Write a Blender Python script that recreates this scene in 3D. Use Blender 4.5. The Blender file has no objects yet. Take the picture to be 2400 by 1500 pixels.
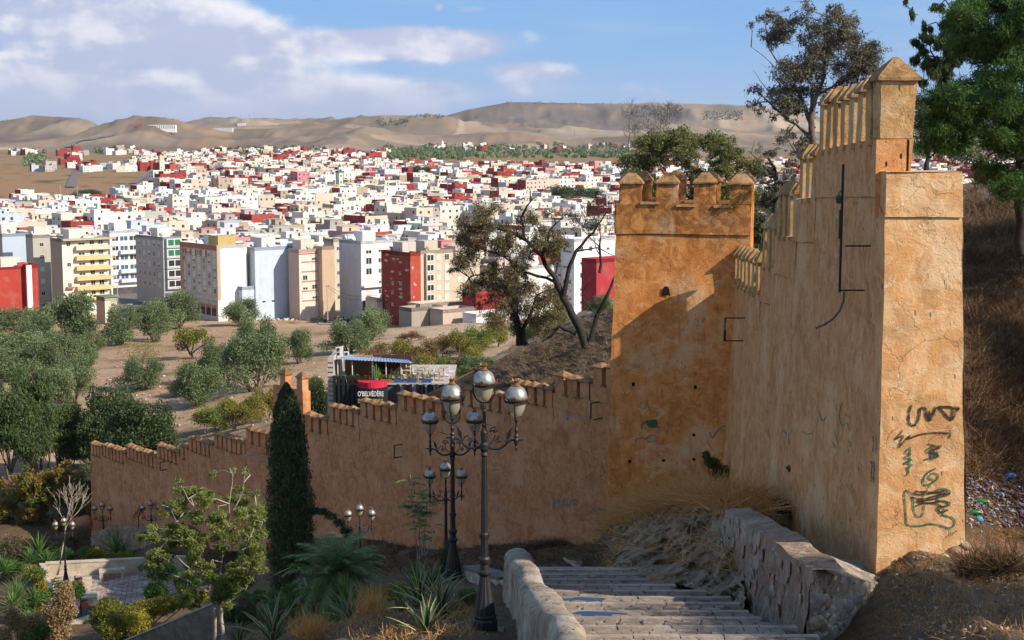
import bpy, bmesh, math, random
import numpy as np
from mathutils import Vector, noise as mnoise, Matrix
random.seed(7)
C = bpy.context.scene.collection
SC = bpy.context.scene
# ------------------------------------------------------------------ camera
PITCH = math.atan(405/3333.333); F = 3333.333
cam = bpy.data.cameras.new('camera'); cam.lens = 50; cam.sensor_width = 36; cam.clip_start = .1; cam.clip_end = 40000
co = bpy.data.objects.new('camera', cam); C.objects.link(co)
co.location = (0, 0, 0); co.rotation_euler = (math.pi/2-PITCH, 0, 0); SC.camera = co
# ------------------------------------------------------------------ sun and sky
SUN = Vector((1, -.49, .75)).normalized()          # direction to the sun
SUN_EL = math.asin(SUN.z); SUN_AZ = math.atan2(SUN.x, SUN.y)
sl = bpy.data.lights.new('sun', 'SUN'); sl.energy = 4.9; sl.angle = math.radians(.53); sl.color = (1, .90, .76)
so = bpy.data.objects.new('sun', sl); C.objects.link(so); so.rotation_euler = SUN.to_track_quat('Z', 'Y').to_euler()
SC.view_settings.view_transform = 'Standard'; SC.view_settings.look = 'None'
SC.view_settings.exposure = 0.45; SC.view_settings.gamma = 1; SC.view_settings.use_curve_mapping = False
SC.render.engine = 'CYCLES'
cy = SC.cycles
cy.use_denoising = True; cy.denoiser = 'OPENIMAGEDENOISE'; cy.max_bounces = 6; cy.diffuse_bounces = 3; cy.glossy_bounces = 2
cy.transmission_bounces = 4; cy.transparent_max_bounces = 8; cy.volume_bounces = 0; cy.sample_clamp_indirect = 4
cy.use_adaptive_sampling = True; cy.adaptive_threshold = .02; cy.caustics_reflective = False; cy.caustics_refractive = False

# ------------------------------------------------------------------ node helper
class N:
    def __init__(s, tree): s.t = tree; s.n = tree.nodes; s.l = tree.links
    def new(s, typ, **kw):
        nd = s.n.new(typ)
        for k, v in kw.items():
            if k.startswith('i_'):
                key = k[2:]; key = int(key) if key.isdigit() else key.replace('_', ' ')
                s.put(nd.inputs[key], v)
            else: setattr(nd, k, v)
        return nd
    def put(s, sock, v):
        if isinstance(v, bpy.types.NodeSocket): s.l.new(v, sock)
        elif isinstance(v, bpy.types.Node): s.l.new(v.outputs[0], sock)
        else:
            if hasattr(sock.default_value, '__len__') and hasattr(v, '__len__'):
                if len(sock.default_value) == 4 and len(v) == 3: v = (*v, 1)
            sock.default_value = v
    def math(s, op, a, b=None, c=None, clamp=False):
        nd = s.n.new('ShaderNodeMath'); nd.operation = op; nd.use_clamp = clamp
        for i, v in enumerate((a, b, c)):
            if v is not None: s.put(nd.inputs[i], v)
        return nd.outputs[0]
    def vmath(s, op, a, b=None, out=0):
        nd = s.n.new('ShaderNodeVectorMath'); nd.operation = op
        s.put(nd.inputs[0], a)
        if b is not None: s.put(nd.inputs[1], b)
        return nd.outputs[out]
    def mix(s, f, a, b, typ='MIX'):
        nd = s.n.new('ShaderNodeMix'); nd.data_type = 'RGBA'; nd.blend_type = typ
        s.put(nd.inputs[0], f); s.put(nd.inputs[6], a); s.put(nd.inputs[7], b); return nd.outputs[2]
    def noise(s, vec, scale, detail=4, rough=.55, dist=0, dim='3D'):
        nd = s.n.new('ShaderNodeTexNoise'); nd.noise_dimensions = dim
        if vec is not None: s.put(nd.inputs['Vector'], vec)
        nd.inputs['Scale'].default_value = scale; nd.inputs['Detail'].default_value = detail
        nd.inputs['Roughness'].default_value = rough; nd.inputs['Distortion'].default_value = dist
        return nd
    def ramp(s, f, lo, hi, a=0., b=1., smooth=True):
        nd = s.n.new('ShaderNodeMapRange'); nd.clamp = True
        nd.interpolation_type = 'SMOOTHSTEP' if smooth else 'LINEAR'
        s.put(nd.inputs[0], f); nd.inputs[1].default_value = lo; nd.inputs[2].default_value = hi
        nd.inputs[3].default_value = a; nd.inputs[4].default_value = b; return nd.outputs[0]
    def voro(s, vec, scale, feature='F1', out=0, rnd=1.):
        nd = s.n.new('ShaderNodeTexVoronoi'); nd.feature = feature; s.put(nd.inputs['Vector'], vec)
        nd.inputs['Scale'].default_value = scale; nd.inputs['Randomness'].default_value = rnd; return nd.outputs[out]
    def scale(s, vec, v3):
        return s.vmath('MULTIPLY', vec, v3)

def new_mat(name):
    m = bpy.data.materials.new(name); m.use_nodes = True; t = m.node_tree; t.nodes.clear()
    h = N(t); out = h.new('ShaderNodeOutputMaterial'); b = h.new('ShaderNodeBsdfPrincipled')
    h.l.new(b.outputs[0], out.inputs[0]); b.inputs['Specular IOR Level'].default_value = .25
    return m, h, b
def bumped(h, b, height, strength=.5, dist=.02):
    nd = h.new('ShaderNodeBump', i_Strength=strength, i_Distance=dist, i_Height=height); h.l.new(nd.outputs[0], b.inputs['Normal'])

# ------------------------------------------------------------------ world: sky with clouds by direction
w = bpy.data.worlds.new('World'); SC.world = w; w.use_nodes = True; w.node_tree.nodes.clear()
h = N(w.node_tree)
wo = h.new('ShaderNodeOutputWorld'); bg = h.new('ShaderNodeBackground'); h.l.new(bg.outputs[0], wo.inputs[0])
sky = h.new('ShaderNodeTexSky', sky_type='NISHITA', sun_disc=False, sun_elevation=SUN_EL, sun_rotation=SUN_AZ, altitude=500, air_density=1.0, dust_density=.6, ozone_density=1.5)
tc = h.new('ShaderNodeTexCoord'); d = tc.outputs['Generated']
sep = h.new('ShaderNodeSeparateXYZ', i_0=d)
yy = h.math('MAXIMUM', sep.outputs[1], .05)
# tangent coordinates u = x/y (right), v = z/y (up)
cu = h.math('DIVIDE', sep.outputs[0], yy); cv = h.math('DIVIDE', sep.outputs[2], yy)
uv = h.new('ShaderNodeCombineXYZ', i_0=cu, i_1=h.math('MULTIPLY', cv, 1.7), i_2=0.0).outputs[0]
n1 = h.noise(uv, 11, 8, .52).outputs[0]
n2 = h.noise(uv, 3.2, 4, .5).outputs[0]
def blob(px, py, rx, ry, amp):
    u0 = (px-1200)/F; v0 = (345-py)/F
    a = h.math('POWER', h.math('DIVIDE', h.math('SUBTRACT', cu, u0), rx/F), 2)
    b = h.math('POWER', h.math('DIVIDE', h.math('SUBTRACT', cv, v0), ry/F), 2)
    return h.math('MULTIPLY', h.math('EXPONENT', h.math('MULTIPLY', h.math('ADD', a, b), -1.)), amp)
blobs = [(120, 40, 360, 70, .44), (480, 80, 230, 45, .34), (60, 190, 340, 70, .40), (560, 150, 210, 50, .44), (985, 105, 185, 40, .80), (850, 110, 110, 30, .45), (1240, 168, 110, 22, .42), (1100, 130, 80, 30, .22),
         (1090, 30, 45, 12, .34), (1030, 26, 18, 16, .34), (400, 250, 800, 50, .34), (950, 215, 520, 34, .30), (2300, 20, 300, 60, .12), (-500, 100, 500, 130, .40), (-1500, 0, 700, 200, .35), (3300, 60, 500, 80, .32), (300, -300, 600, 120, .25), (1500, -500, 700, 120, .25)]
acc = None
for bl in blobs:
    v = blob(*bl); acc = v if acc is None else h.math('ADD', acc, v)
dens = h.math('ADD', h.math('ADD', acc, h.math('MULTIPLY', h.math('SUBTRACT', n1, .5), 1.1)), h.math('MULTIPLY', h.math('SUBTRACT', n2, .5), .45))
cover = h.ramp(dens, .12, .40)
# lit tops: density falls off above -> bright rim;  below -> grey-lilac base
uvo = h.vmath('ADD', uv, (.008, .020, 0))
n1b = h.noise(uvo, 11, 8, .52).outputs[0]
lit = h.ramp(h.math('SUBTRACT', n1, n1b), -.05, .12)
thick = h.ramp(dens, .25, .75)
low = h.ramp(cv, .015, .06); ccol = h.mix(h.math('MULTIPLY', lit, low), (3.0, 3.35, 4.6), (5.9, 5.75, 5.9))
ccol = h.mix(h.math('MULTIPLY', thick, .35), ccol, (3.6, 3.7, 4.7))
wisp = h.math('MULTIPLY', h.ramp(h.noise(h.scale(uv, (1, 4.5, 1)), 4.5, 7, .55).outputs[0], .42, .74), .42)
band = h.ramp(cv, -.02, .09, 1., 0.)
skyb = h.mix(.80, sky.outputs[0], (.85, 2.2, 4.7))
skyc = h.mix(h.math('MULTIPLY', band, .85), skyb, (2.5, 3.3, 4.8))
skyc = h.mix(wisp, skyc, (2.7, 3.6, 4.7))
fin = h.mix(h.math('MULTIPLY', cover, .93), skyc, ccol)
up = h.ramp(sep.outputs[1], .0, .25)      # behind the camera: clear sky with the same veil
fin = h.mix(up, h.mix(.3, sky.outputs[0], (2.6, 3.3, 4.5)), fin)
h.put(bg.inputs[0], fin); bg.inputs[1].default_value = .125

# ------------------------------------------------------------------ projection helpers
CP, SP = math.cos(PITCH), math.sin(PITCH)
def ray(px, py):
    x = (px-1200)/F; v = (750-py)/F
    return Vector((x, CP+v*SP, -SP+v*CP))
def W(px, py, Y):
    r = ray(px, py); return r*(Y/r.y)
def onplane(px, py, a, b):
    """ray against the vertical plane through the plan points a, b"""
    n = Vector((b[1]-a[1], -(b[0]-a[0]), 0)); r = ray(px, py)
    return r*((n.x*a[0]+n.y*a[1])/(n.x*r.x+n.y*r.y))
def pix(P):
    x, y, z = P; c = y*CP-z*SP; u = y*SP+z*CP
    return (1200+F*x/c, 750-F*u/c)

PLZ = W(330, 1395, 85.5).z
# ------------------------------------------------------------------ numpy noise
def _hash(ix, iy, seed):
    n = (ix.astype(np.int64)*374761393+iy.astype(np.int64)*668265263+seed*974634777) & 0x7fffffff
    n = ((n ^ (n >> 13))*1274126177) & 0x7fffffff
    n = n ^ (n >> 16)
    return (n & 0xffff)/65535.0
def vn(x, y, seed=0):
    ix = np.floor(x); iy = np.floor(y); fx = x-ix; fy = y-iy
    fx = fx*fx*(3-2*fx); fy = fy*fy*(3-2*fy)
    a = _hash(ix, iy, seed); b = _hash(ix+1, iy, seed); c = _hash(ix, iy+1, seed); dd = _hash(ix+1, iy+1, seed)
    return (a*(1-fx)+b*fx)*(1-fy)+(c*(1-fx)+dd*fx)*fy
def fbm(x, y, octv=5, seed=0, gain=.5):
    s = 0; a = 1; t = 0
    for i in range(octv):
        s = s+a*vn(x, y, seed+i*17); t += a; a *= gain; x = x*2.03+11.3; y = y*2.03+7.7
    return s/t
def ridged(x, y, octv=5, seed=0):
    s = 0; a = 1; t = 0
    for i in range(octv):
        s = s+a*(1-np.abs(2*vn(x, y, seed+i*31)-1)); t += a; a *= .5; x = x*2.1+3.1; y = y*2.1+9.2
    return s/t
def sst(x, a, b):
    t = np.clip((x-a)/(b-a), 0, 1); return t*t*(3-2*t)

# ------------------------------------------------------------------ terrain
FW0 = (4.55, 64.0); FW1 = (-31.8, 106.0)          # plan line of the front face of the long lower wall
def fw(px, py=1100): return onplane(px, py, FW0, FW1)
WALLLINE = [(6.9, -60), (7.4, 20), (7.55, 26.9), (8.6, 50.5), (8.2, 58.5), (5.0, 64.3), (-31.5, 106.6), (-60, 140)]
def wp(px, py, Y): p = W(px, py, Y); return (p.x, p.y, p.z)
def wf(px, py): p = fw(px, py); return (p.x, p.y, p.z)
FP = [(0, -8, -1.0), (2.5, 5, -3.4), (2.5, 14, -5.9), (2.9, 20, -7.4), (-8, 0, -5), (-25, 0, -12), (-60, 10, -22), (6, 0, -2.2), (6.6, 14, -5.5), (-5, 14, -7.2), (-20, 30, -14.5), (-40, 50, -23), (-60, 90, -30), (-4, 20, -8.2),
      wp(1135, 1484, 25), wp(1062, 1368, 36.5), wp(1047, 1388, 51), wp(845, 1404, 69), wp(155, 1430, 86), wp(245, 1328, 102), wp(358, 1332, 98),
      wf(1425, 1274), wf(1200, 1270), wf(880, 1264), wf(650, 1262), wf(400, 1250), wf(215, 1242),
      wp(330, 1412, 84.5), wp(440, 1385, 87), wp(280, 1350, 90), wp(200, 1440, 82), wp(300, 1305, 94), wp(40, 1440, 80), wp(0, 1500, 74), wp(50, 1310, 98), wp(-50, 1200, 122),
      wp(300, 1640, 55), wp(560, 1480, 57), wp(430, 1500, 64), wp(640, 1500, 44), wp(900, 1460, 38), wp(1000, 1490, 29), wp(800, 1420, 55), wp(930, 1345, 64), wp(1250, 1345, 46), wp(1380, 1345, 46), wp(1130, 1345, 44), wp(1330, 1300, 58),
      (.9, 32, -10.0), (2.3, 32, -10.0), (1.2, 22, -8.0), (4.6, 22, -8.0), (3.4, 28, -9.2), (1.0, 28, -9.2),
      wp(1715, 1140, 49), wp(1580, 1160, 47), wp(1460, 1200, 47), wp(1430, 1340, 50), wp(1560, 1185, 43), wp(1640, 1185, 38), wp(1850, 1205, 37), wp(1950, 1270, 31.5), wp(1990, 1310, 28.5), wp(2055, 1356, 25.2),
      (5.3, 22.7, -8.7), (6.0, 23.0, -8.5), (5.5, 20, -7.7), (6.0, 17, -6.9), wp(2095, 1378, 24.0), wp(2150, 1480, 22.2), (7.2, 20, -6.9),
      (4.7, 30, -10.3), (4.6, 33, -10.8), (4.6, 36.5, -11.5), (4.2, 40, -12.4), wp(1705, 1150, 47.5), wp(1655, 1152, 46.5), wp(1500, 1190, 48.5), (7.2, 44, -10.9), (7.3, 41, -10.4), (4.5, 26.4, -9.1), (4.1, 28.4, -9.5), (3.7, 31, -10.0), (3.0, 33.2, -10.5)]
BP = [wp(2262, 1290, 27), wp(2400, 1300, 26.5), wp(2262, 1345, 24), wp(2200, 1340, 24.4), wp(2100, 1370, 23.8), wp(2400, 1500, 21.5), wp(2100, 1480, 22.3), (8, 14, -4.6), (12, 12, -3.9), (8, 0, -1.6), (20, 5, -2), (30, 20, 1),
      wp(2300, 1225, 31), wp(2420, 1160, 32), wp(2330, 1020, 37), wp(2420, 900, 40), wp(2340, 760, 46), wp(2420, 560, 52), wp(2330, 520, 57), wp(2290, 462, 64), wp(2420, 440, 66), wp(2300, 428, 80), wp(2500, 425, 90), (45, 60, 2), (60, 110, 0), (80, 200, -12), (45, 180, -18),
      (10, 33, -6.2), (11, 40, -4.5), (11, 48, -3.8), (13, 56, -3.4), (11, 60, -5.5), (9.5, 63, -8.2), (8.5, 68, -9.8), (14, 75, -5.5), (20, 90, -4.5), (30, 120, -8), (16, 120, -14),
      wp(1425, 890, 70), wp(1330, 880, 76), wp(1240, 905, 82), wp(1440, 720, 98), wp(1330, 775, 100), wp(1250, 800, 105), wp(1180, 860, 110), wp(1440, 700, 130), wp(1300, 790, 140),
      wp(1060, 960, 112), wp(900, 960, 112), wp(760, 1000, 112), wp(700, 1010, 118), wp(640, 990, 135), wp(430, 1010, 158), wp(330, 1060, 150), wp(200, 1080, 150), wp(600, 905, 180), wp(1100, 880, 152), wp(1000, 820, 210), wp(900, 800, 240), wp(455, 848, 245), wp(200, 900, 200),
      wp(0, 1050, 150), wp(-200, 1050, 150), wp(600, 742, 368), wp(1190, 762, 340), wp(1400, 735, 330), wp(0, 765, 350), wp(-400, 765, 350), wp(1700, 770, 330), wp(-300, 880, 240), (45, 260, -30), (110, 330, -40), (140, 220, -15)]
def tps(pts):
    P = np.array(pts, float); n = len(P); s = 60.0
    xy = P[:, :2]/s; r = np.linalg.norm(xy[:, None]-xy[None], axis=2)
    K = np.where(r > 0, r*r*np.log(np.maximum(r, 1e-9)), 0)+np.eye(n)*2e-4
    A = np.zeros((n+3, n+3)); A[:n, :n] = K; A[:n, n] = 1; A[:n, n+1:] = xy; A[n, :n] = 1; A[n+1:, :n] = xy.T
    sol = np.linalg.solve(A, np.concatenate([P[:, 2], [0, 0, 0]]))
    def f(x, y):
        x = np.asarray(x, float)/s; y = np.asarray(y, float)/s
        out = sol[n]+sol[n+1]*x+sol[n+2]*y
        for i in range(n):
            rr = (x-xy[i, 0])**2+(y-xy[i, 1])**2
            out = out+sol[i]*.5*rr*np.log(np.maximum(rr, 1e-14))
        return out
    return f
fF = tps(FP); fB = tps(BP)
def side(x, y):
    """signed distance to the wall line, positive behind / right of it"""
    best = np.full(np.shape(x), 1e9); sg = np.zeros(np.shape(x))
    for (ax, ay), (bx, by) in zip(WALLLINE[:-1], WALLLINE[1:]):
        dx, dy = bx-ax, by-ay; t = np.clip(((x-ax)*dx+(y-ay)*dy)/(dx*dx+dy*dy), 0, 1)
        ex = x-(ax+t*dx); ey = y-(ay+t*dy); dd = np.hypot(ex, ey)
        cr = -(dx*(y-ay)-dy*(x-ax))
        m = dd < best-1e-9
        best = np.where(m, dd, best); sg = np.where(m, np.sign(cr), sg)
    return best*sg
RIDGES = [  # distance, approach width, skyline (px, py)
    (5200, 1500, [(-900, 300), (-300, 290), (0, 289), (90, 285), (160, 287), (215, 297), (260, 312), (330, 330), (2400, 335)]),
    (4300, 1300, [(-900, 345), (150, 340), (260, 306), (330, 299), (420, 303), (560, 306), (690, 300), (800, 304), (900, 312), (1000, 330), (1200, 322), (1330, 338), (1500, 330), (1700, 345), (3400, 345)]),
    (5800, 1200, [(-900, 345), (300, 340), (520, 296), (640, 294), (720, 290), (830, 277), (900, 272), (985, 272), (1040, 276), (1090, 300), (1300, 310), (1700, 310), (3400, 330)]),
    (7200, 1900, [(-900, 345), (700, 340), (940, 285), (1040, 274), (1100, 258), (1190, 240), (1260, 240), (1360, 244), (1480, 245), (1600, 249), (1750, 255), (1850, 268), (1950, 282), (2150, 285), (2400, 280), (2800, 290), (3400, 300)]),
    (10500, 1500, [(-900, 310), (100, 320), (400, 294), (480, 286), (600, 284), (740, 281), (800, 290), (1500, 300), (3400, 300)]),
]
def far_h(x, y):
    d_ = y; base = np.interp(np.log(np.maximum(d_, 1)), np.log([300, 370, 900, 1330, 1700, 2500, 3000, 4000, 12000]), [-41, -44, -44.5, -33, -25, -13, -8, -2, 20])
    px = 1200+F*x/np.maximum(d_, 1)*.993
    # left shelf: fields climb a little
    base = base+sst(px, 1500, 700)*sst(d_, 1500, 2600)*4
    out = base+0
    warp = 1+.10*(fbm(x/900, y/900, 3, 5)-.5)
    for i, (d0, wd, sk) in enumerate(RIDGES):
        ys = np.interp(px, [s[0] for s in sk], [s[1] for s in sk])
        zr = (345-ys)*d0/F/CP
        dd = d_*warp
        g = sst(dd, d0-wd, d0+30)
        g2 = np.where(dd > d0, 1-sst(dd, d0, d0+wd*1.2)*.75, 1)
        out = np.maximum(out, base+(zr-base)*(.85*g**1.25+.15*g)*g2)
    rel = sst(d_, 2500, 3300)
    hgt = np.clip((out-base)/60, 0, 1)
    g1 = ridged(x/620+2.2, y/1100, 5, 3); g2 = fbm(x/300, y/420, 5, 9)
    crestm = np.ones_like(out)
    for i, (d0, wd, sk) in enumerate(RIDGES): crestm = crestm*(1-.9*np.exp(-((d_*warp-d0)/(wd*.16))**2))
    g3 = ridged(x/260+9, y/520, 4, 13)
    out = out+rel*crestm*((g1-.62)*120*(.4+hgt*1.0)+(g3-.6)*34*(.3+hgt)+(g2-.5)*30*(.4+hgt))
    return out
def H(x, y, fine=True):
    x = np.asarray(x, float); y = np.asarray(y, float)
    m = sst(y, 300, 400); z = np.zeros(x.shape); nm = y < 401; fm = y > 299
    if nm.any():
        xn, yn = x[nm], y[nm]; s = side(xn, yn); k = sst(s, -.45, .45)
        z[nm] = (fF(xn, yn)*(1-k)+fB(xn, yn)*k)*(1-m[nm])
    if fm.any(): z[fm] += far_h(x[fm], y[fm])*m[fm]
    if fine:
        a = sst(y, 15, 30)
        z = z+(fbm(x*.55, y*.55, 4, 21)-.5)*.38*np.clip(1-y/700, 0, 1)+(ridged(x*.9, y*.9, 3, 41)-.6)*.32*(1-sst(y, 50, 90))+(fbm(x*.09, y*.09, 3, 4)-.5)*1.1*sst(y, 100, 170)*(1-sst(y, 330, 420))
        z = z-.25*sst(y, 20, 22)*(1-sst(y, 34, 36))*sst(x, .3, 1.0)*(1-sst(x, 4.6, 5.0))
    # level plaza of the garden
    k = sst(x, 4.3, 4.7)*(1-sst(x, 6.15, 6.45))*sst(y, 16, 18)*(1-sst(y, 23.35, 23.6)); z = z*(1-k)+np.minimum(z, -7.3-.2*(y-18.2))*k
    k = sst(x, -34, -31)*(1-sst(x, -17.5, -15.5))*sst(y, 77, 79)*(1-sst(y, 91, 93))
    return z*(1-k)+(PLZ-.12)*k
def Hs(x, y): return float(H(np.array([x]), np.array([y]))[0])
def onz(px, py, z):
    r = ray(px, py); return r*(z/r.z)
def G(px, py, y0=15, y1=8000):
    """where the view ray first meets the ground"""
    r = ray(px, py); ys = np.geomspace(y0, y1, 300); X = ys*(r.x/r.y); Z = ys*(r.z/r.y)
    g = Z-H(X, ys); i = np.argmax(g < 0)
    if i == 0: return Vector((X[0], ys[0], float(H(X[:1], ys[:1])[0])))
    t = g[i-1]/(g[i-1]-g[i]); Y = ys[i-1]+(ys[i]-ys[i-1])*t
    x = Y*r.x/r.y; return Vector((x, Y, Hs(x, Y)))

# ------------------------------------------------------------------ mesh helpers
class MB:
    def __init__(s): s.v = []; s.f = []; s.m = []
    def add(s, vs, fs, mi=0):
        o = len(s.v); s.v.extend([tuple(p) for p in vs]); s.f.extend([tuple(o+i for i in f) for f in fs]); s.m.extend([mi]*len(fs))
    def box(s, a, b, mi=0, M=None):
        (x0, y0, z0), (x1, y1, z1) = a, b
        vs = [Vector(p) for p in ((x0, y0, z0), (x1, y0, z0), (x1, y1, z0), (x0, y1, z0), (x0, y0, z1), (x1, y0, z1), (x1, y1, z1), (x0, y1, z1))]
        if M: vs = [M @ p for p in vs]
        s.add(vs, [(0, 3, 2, 1), (4, 5, 6, 7), (0, 1, 5, 4), (1, 2, 6, 5), (2, 3, 7, 6), (3, 0, 4, 7)], mi)
    def hexa(s, p, mi=0):
        """8 points: bottom ccw 0-3, top ccw 4-7"""
        s.add(p, [(0, 3, 2, 1), (4, 5, 6, 7), (0, 1, 5, 4), (1, 2, 6, 5), (2, 3, 7, 6), (3, 0, 4, 7)], mi)
    def tube(s, pts, rad, n=6, mi=0, cap=True):
        pts = [Vector(p) for p in pts]; k = len(pts)
        if not hasattr(rad, '__len__'): rad = [rad]*k
        up = Vector((0, 0, 1)); vs = []
        t0 = (pts[1]-pts[0]).normalized()
        nrm = t0.cross(up) if abs(t0.dot(up)) < .95 else t0.cross(Vector((1, 0, 0))); nrm.normalize()
        for i in range(k):
            t = (pts[min(i+1, k-1)]-pts[max(i-1, 0)])
            if t.length < 1e-9: t = t0
            t = t.normalized(); nrm = (nrm-t*nrm.dot(t))
            nrm = nrm.normalized() if nrm.length > 1e-6 else t.orthogonal().normalized()
            bn = t.cross(nrm)
            for j in range(n):
                a = 2*math.pi*j/n; vs.append(pts[i]+(nrm*math.cos(a)+bn*math.sin(a))*rad[i])
        fs = [(i*n+j, i*n+(j+1) % n, (i+1)*n+(j+1) % n, (i+1)*n+j) for i in range(k-1) for j in range(n)]
        if cap: fs += [tuple(range(n))[::-1], tuple((k-1)*n+j for j in range(n))]
        s.add(vs, fs, mi)
    def lathe(s, prof, n=16, c=(0, 0, 0), mi=0, flute=0):
        vs = []; c = Vector(c)
        for r, z in prof:
            for j in range(n):
                a = 2*math.pi*j/n; rr = r*(1-(flute if j % 2 else 0)); vs.append(c+Vector((rr*math.cos(a), rr*math.sin(a), z)))
        k = len(prof)
        fs = [(i*n+j, i*n+(j+1) % n, (i+1)*n+(j+1) % n, (i+1)*n+j) for i in range(k-1) for j in range(n)]
        fs += [tuple(range(n))[::-1], tuple((k-1)*n+j for j in range(n))]
        s.add(vs, fs, mi)
    def patch(s, P00, P10, P11, P01, nu, nv, amp=0, fr=1., holes=(), mi=0, hd=.25, hmi=1, flip=False, us=None, seed=0):
        """bilinear grid, displaced by 3-D noise; holes = (u0,u1,v0,v1) become real recesses"""
        P00, P10, P11, P01 = map(Vector, (P00, P10, P11, P01))
        U = sorted(set([i/nu for i in range(nu+1)]+[a for q in holes for a in q[:2]])) if us is None else us
        V = sorted(set([i/nv for i in range(nv+1)]+[a for q in holes for a in q[2:4]]))
        nrm = (P10-P00).cross(P01-P00).normalized()
        def bl(u, v): return (P00*(1-u)+P10*u)*(1-v)+(P01*(1-u)+P11*u)*v
        vs = []
        for v in V:
            for u in U:
                p = bl(u, v)
                if amp: p = p+disp(p, amp, fr)
                vs.append(p)
        fs = []; nU = len(U)
        for j in range(len(V)-1):
            for i in range(nU-1):
                uc = (U[i]+U[i+1])/2; vc = (V[j]+V[j+1])/2
                if any(q[0] < uc < q[1] and q[2] < vc < q[3] for q in holes): continue
                f = (j*nU+i, j*nU+i+1, (j+1)*nU+i+1, (j+1)*nU+i); fs.append(f[::-1] if flip else f)
        s.add(vs, fs, mi)
        sg = -1 if not flip else 1
        for q in holes:
            c = [bl(q[0], q[2]), bl(q[1], q[2]), bl(q[1], q[3]), bl(q[0], q[3])]
            if amp: c = [p+disp(p, amp, fr) for p in c]
            b = [p+nrm*sg*hd for p in c]
            s.add(c+b, [(0, 1, 5, 4), (1, 2, 6, 5), (2, 3, 7, 6), (3, 0, 4, 7), (4, 5, 6, 7)], hmi)
    def build(s, name, mats, parent=None, smooth=False, loc=None, link=True):
        me = bpy.data.meshes.new(name); me.from_pydata([tuple(p) for p in s.v], [], s.f)
        if not isinstance(mats, (list, tuple)): mats = [mats]
        for m in mats: me.materials.append(m)
        if len(mats) > 1: me.polygons.foreach_set('material_index', [min(i, len(mats)-1) for i in s.m])
        if smooth: me.polygons.foreach_set('use_smooth', [True]*len(me.polygons))
        me.update()
        return obj(name, me, parent, loc) if link else me
def disp(p, amp, fr):
    q = Vector(p)*fr
    return (mnoise.noise_vector(q)+mnoise.noise_vector(q*3.1)*.4+mnoise.noise_vector(q*.35)*.9)*amp
CH = {}
def obj(name, me, parent=None, loc=None, rot=None, sc=None):
    o = bpy.data.objects.new(name, me); C.objects.link(o)
    if parent is not None: o.parent = parent; CH.setdefault(parent.name, []).append(o)
    if loc == 'world': loc = -parent.location
    if loc is not None: o.location = loc
    if rot is not None: o.rotation_euler = rot
    if sc is not None: o.scale = sc if hasattr(sc, '__len__') else (sc, sc, sc)
    return o
def tag(o, label=None, cat=None, group=None, kind=None):
    if label: o['label'] = label
    if cat: o['category'] = cat
    if group: o['group'] = group
    if kind: o['kind'] = kind
    return o
def empty(name, loc, rz=0, **kw):
    o = obj(name, None, None, loc, (0, 0, rz)); o.empty_display_size = .3; return tag(o, **kw)
def copy_tree(o, parent=None):
    c = o.copy(); C.objects.link(c); c.parent = parent
    if parent is not None: CH.setdefault(parent.name, []).append(c)
    for ch in list(CH.get(o.name, ())): copy_tree(ch, c)
    return c
# ================================================================== materials of ground and masonry
def gpos(h): return h.new('ShaderNodeNewGeometry').outputs['Position']
def col_lin(r, g, b):
    f = lambda c: (c/255/12.92 if c/255 <= .04045 else ((c/255+.055)/1.055)**2.4)
    return (f(r), f(g), f(b), 1)

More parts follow.
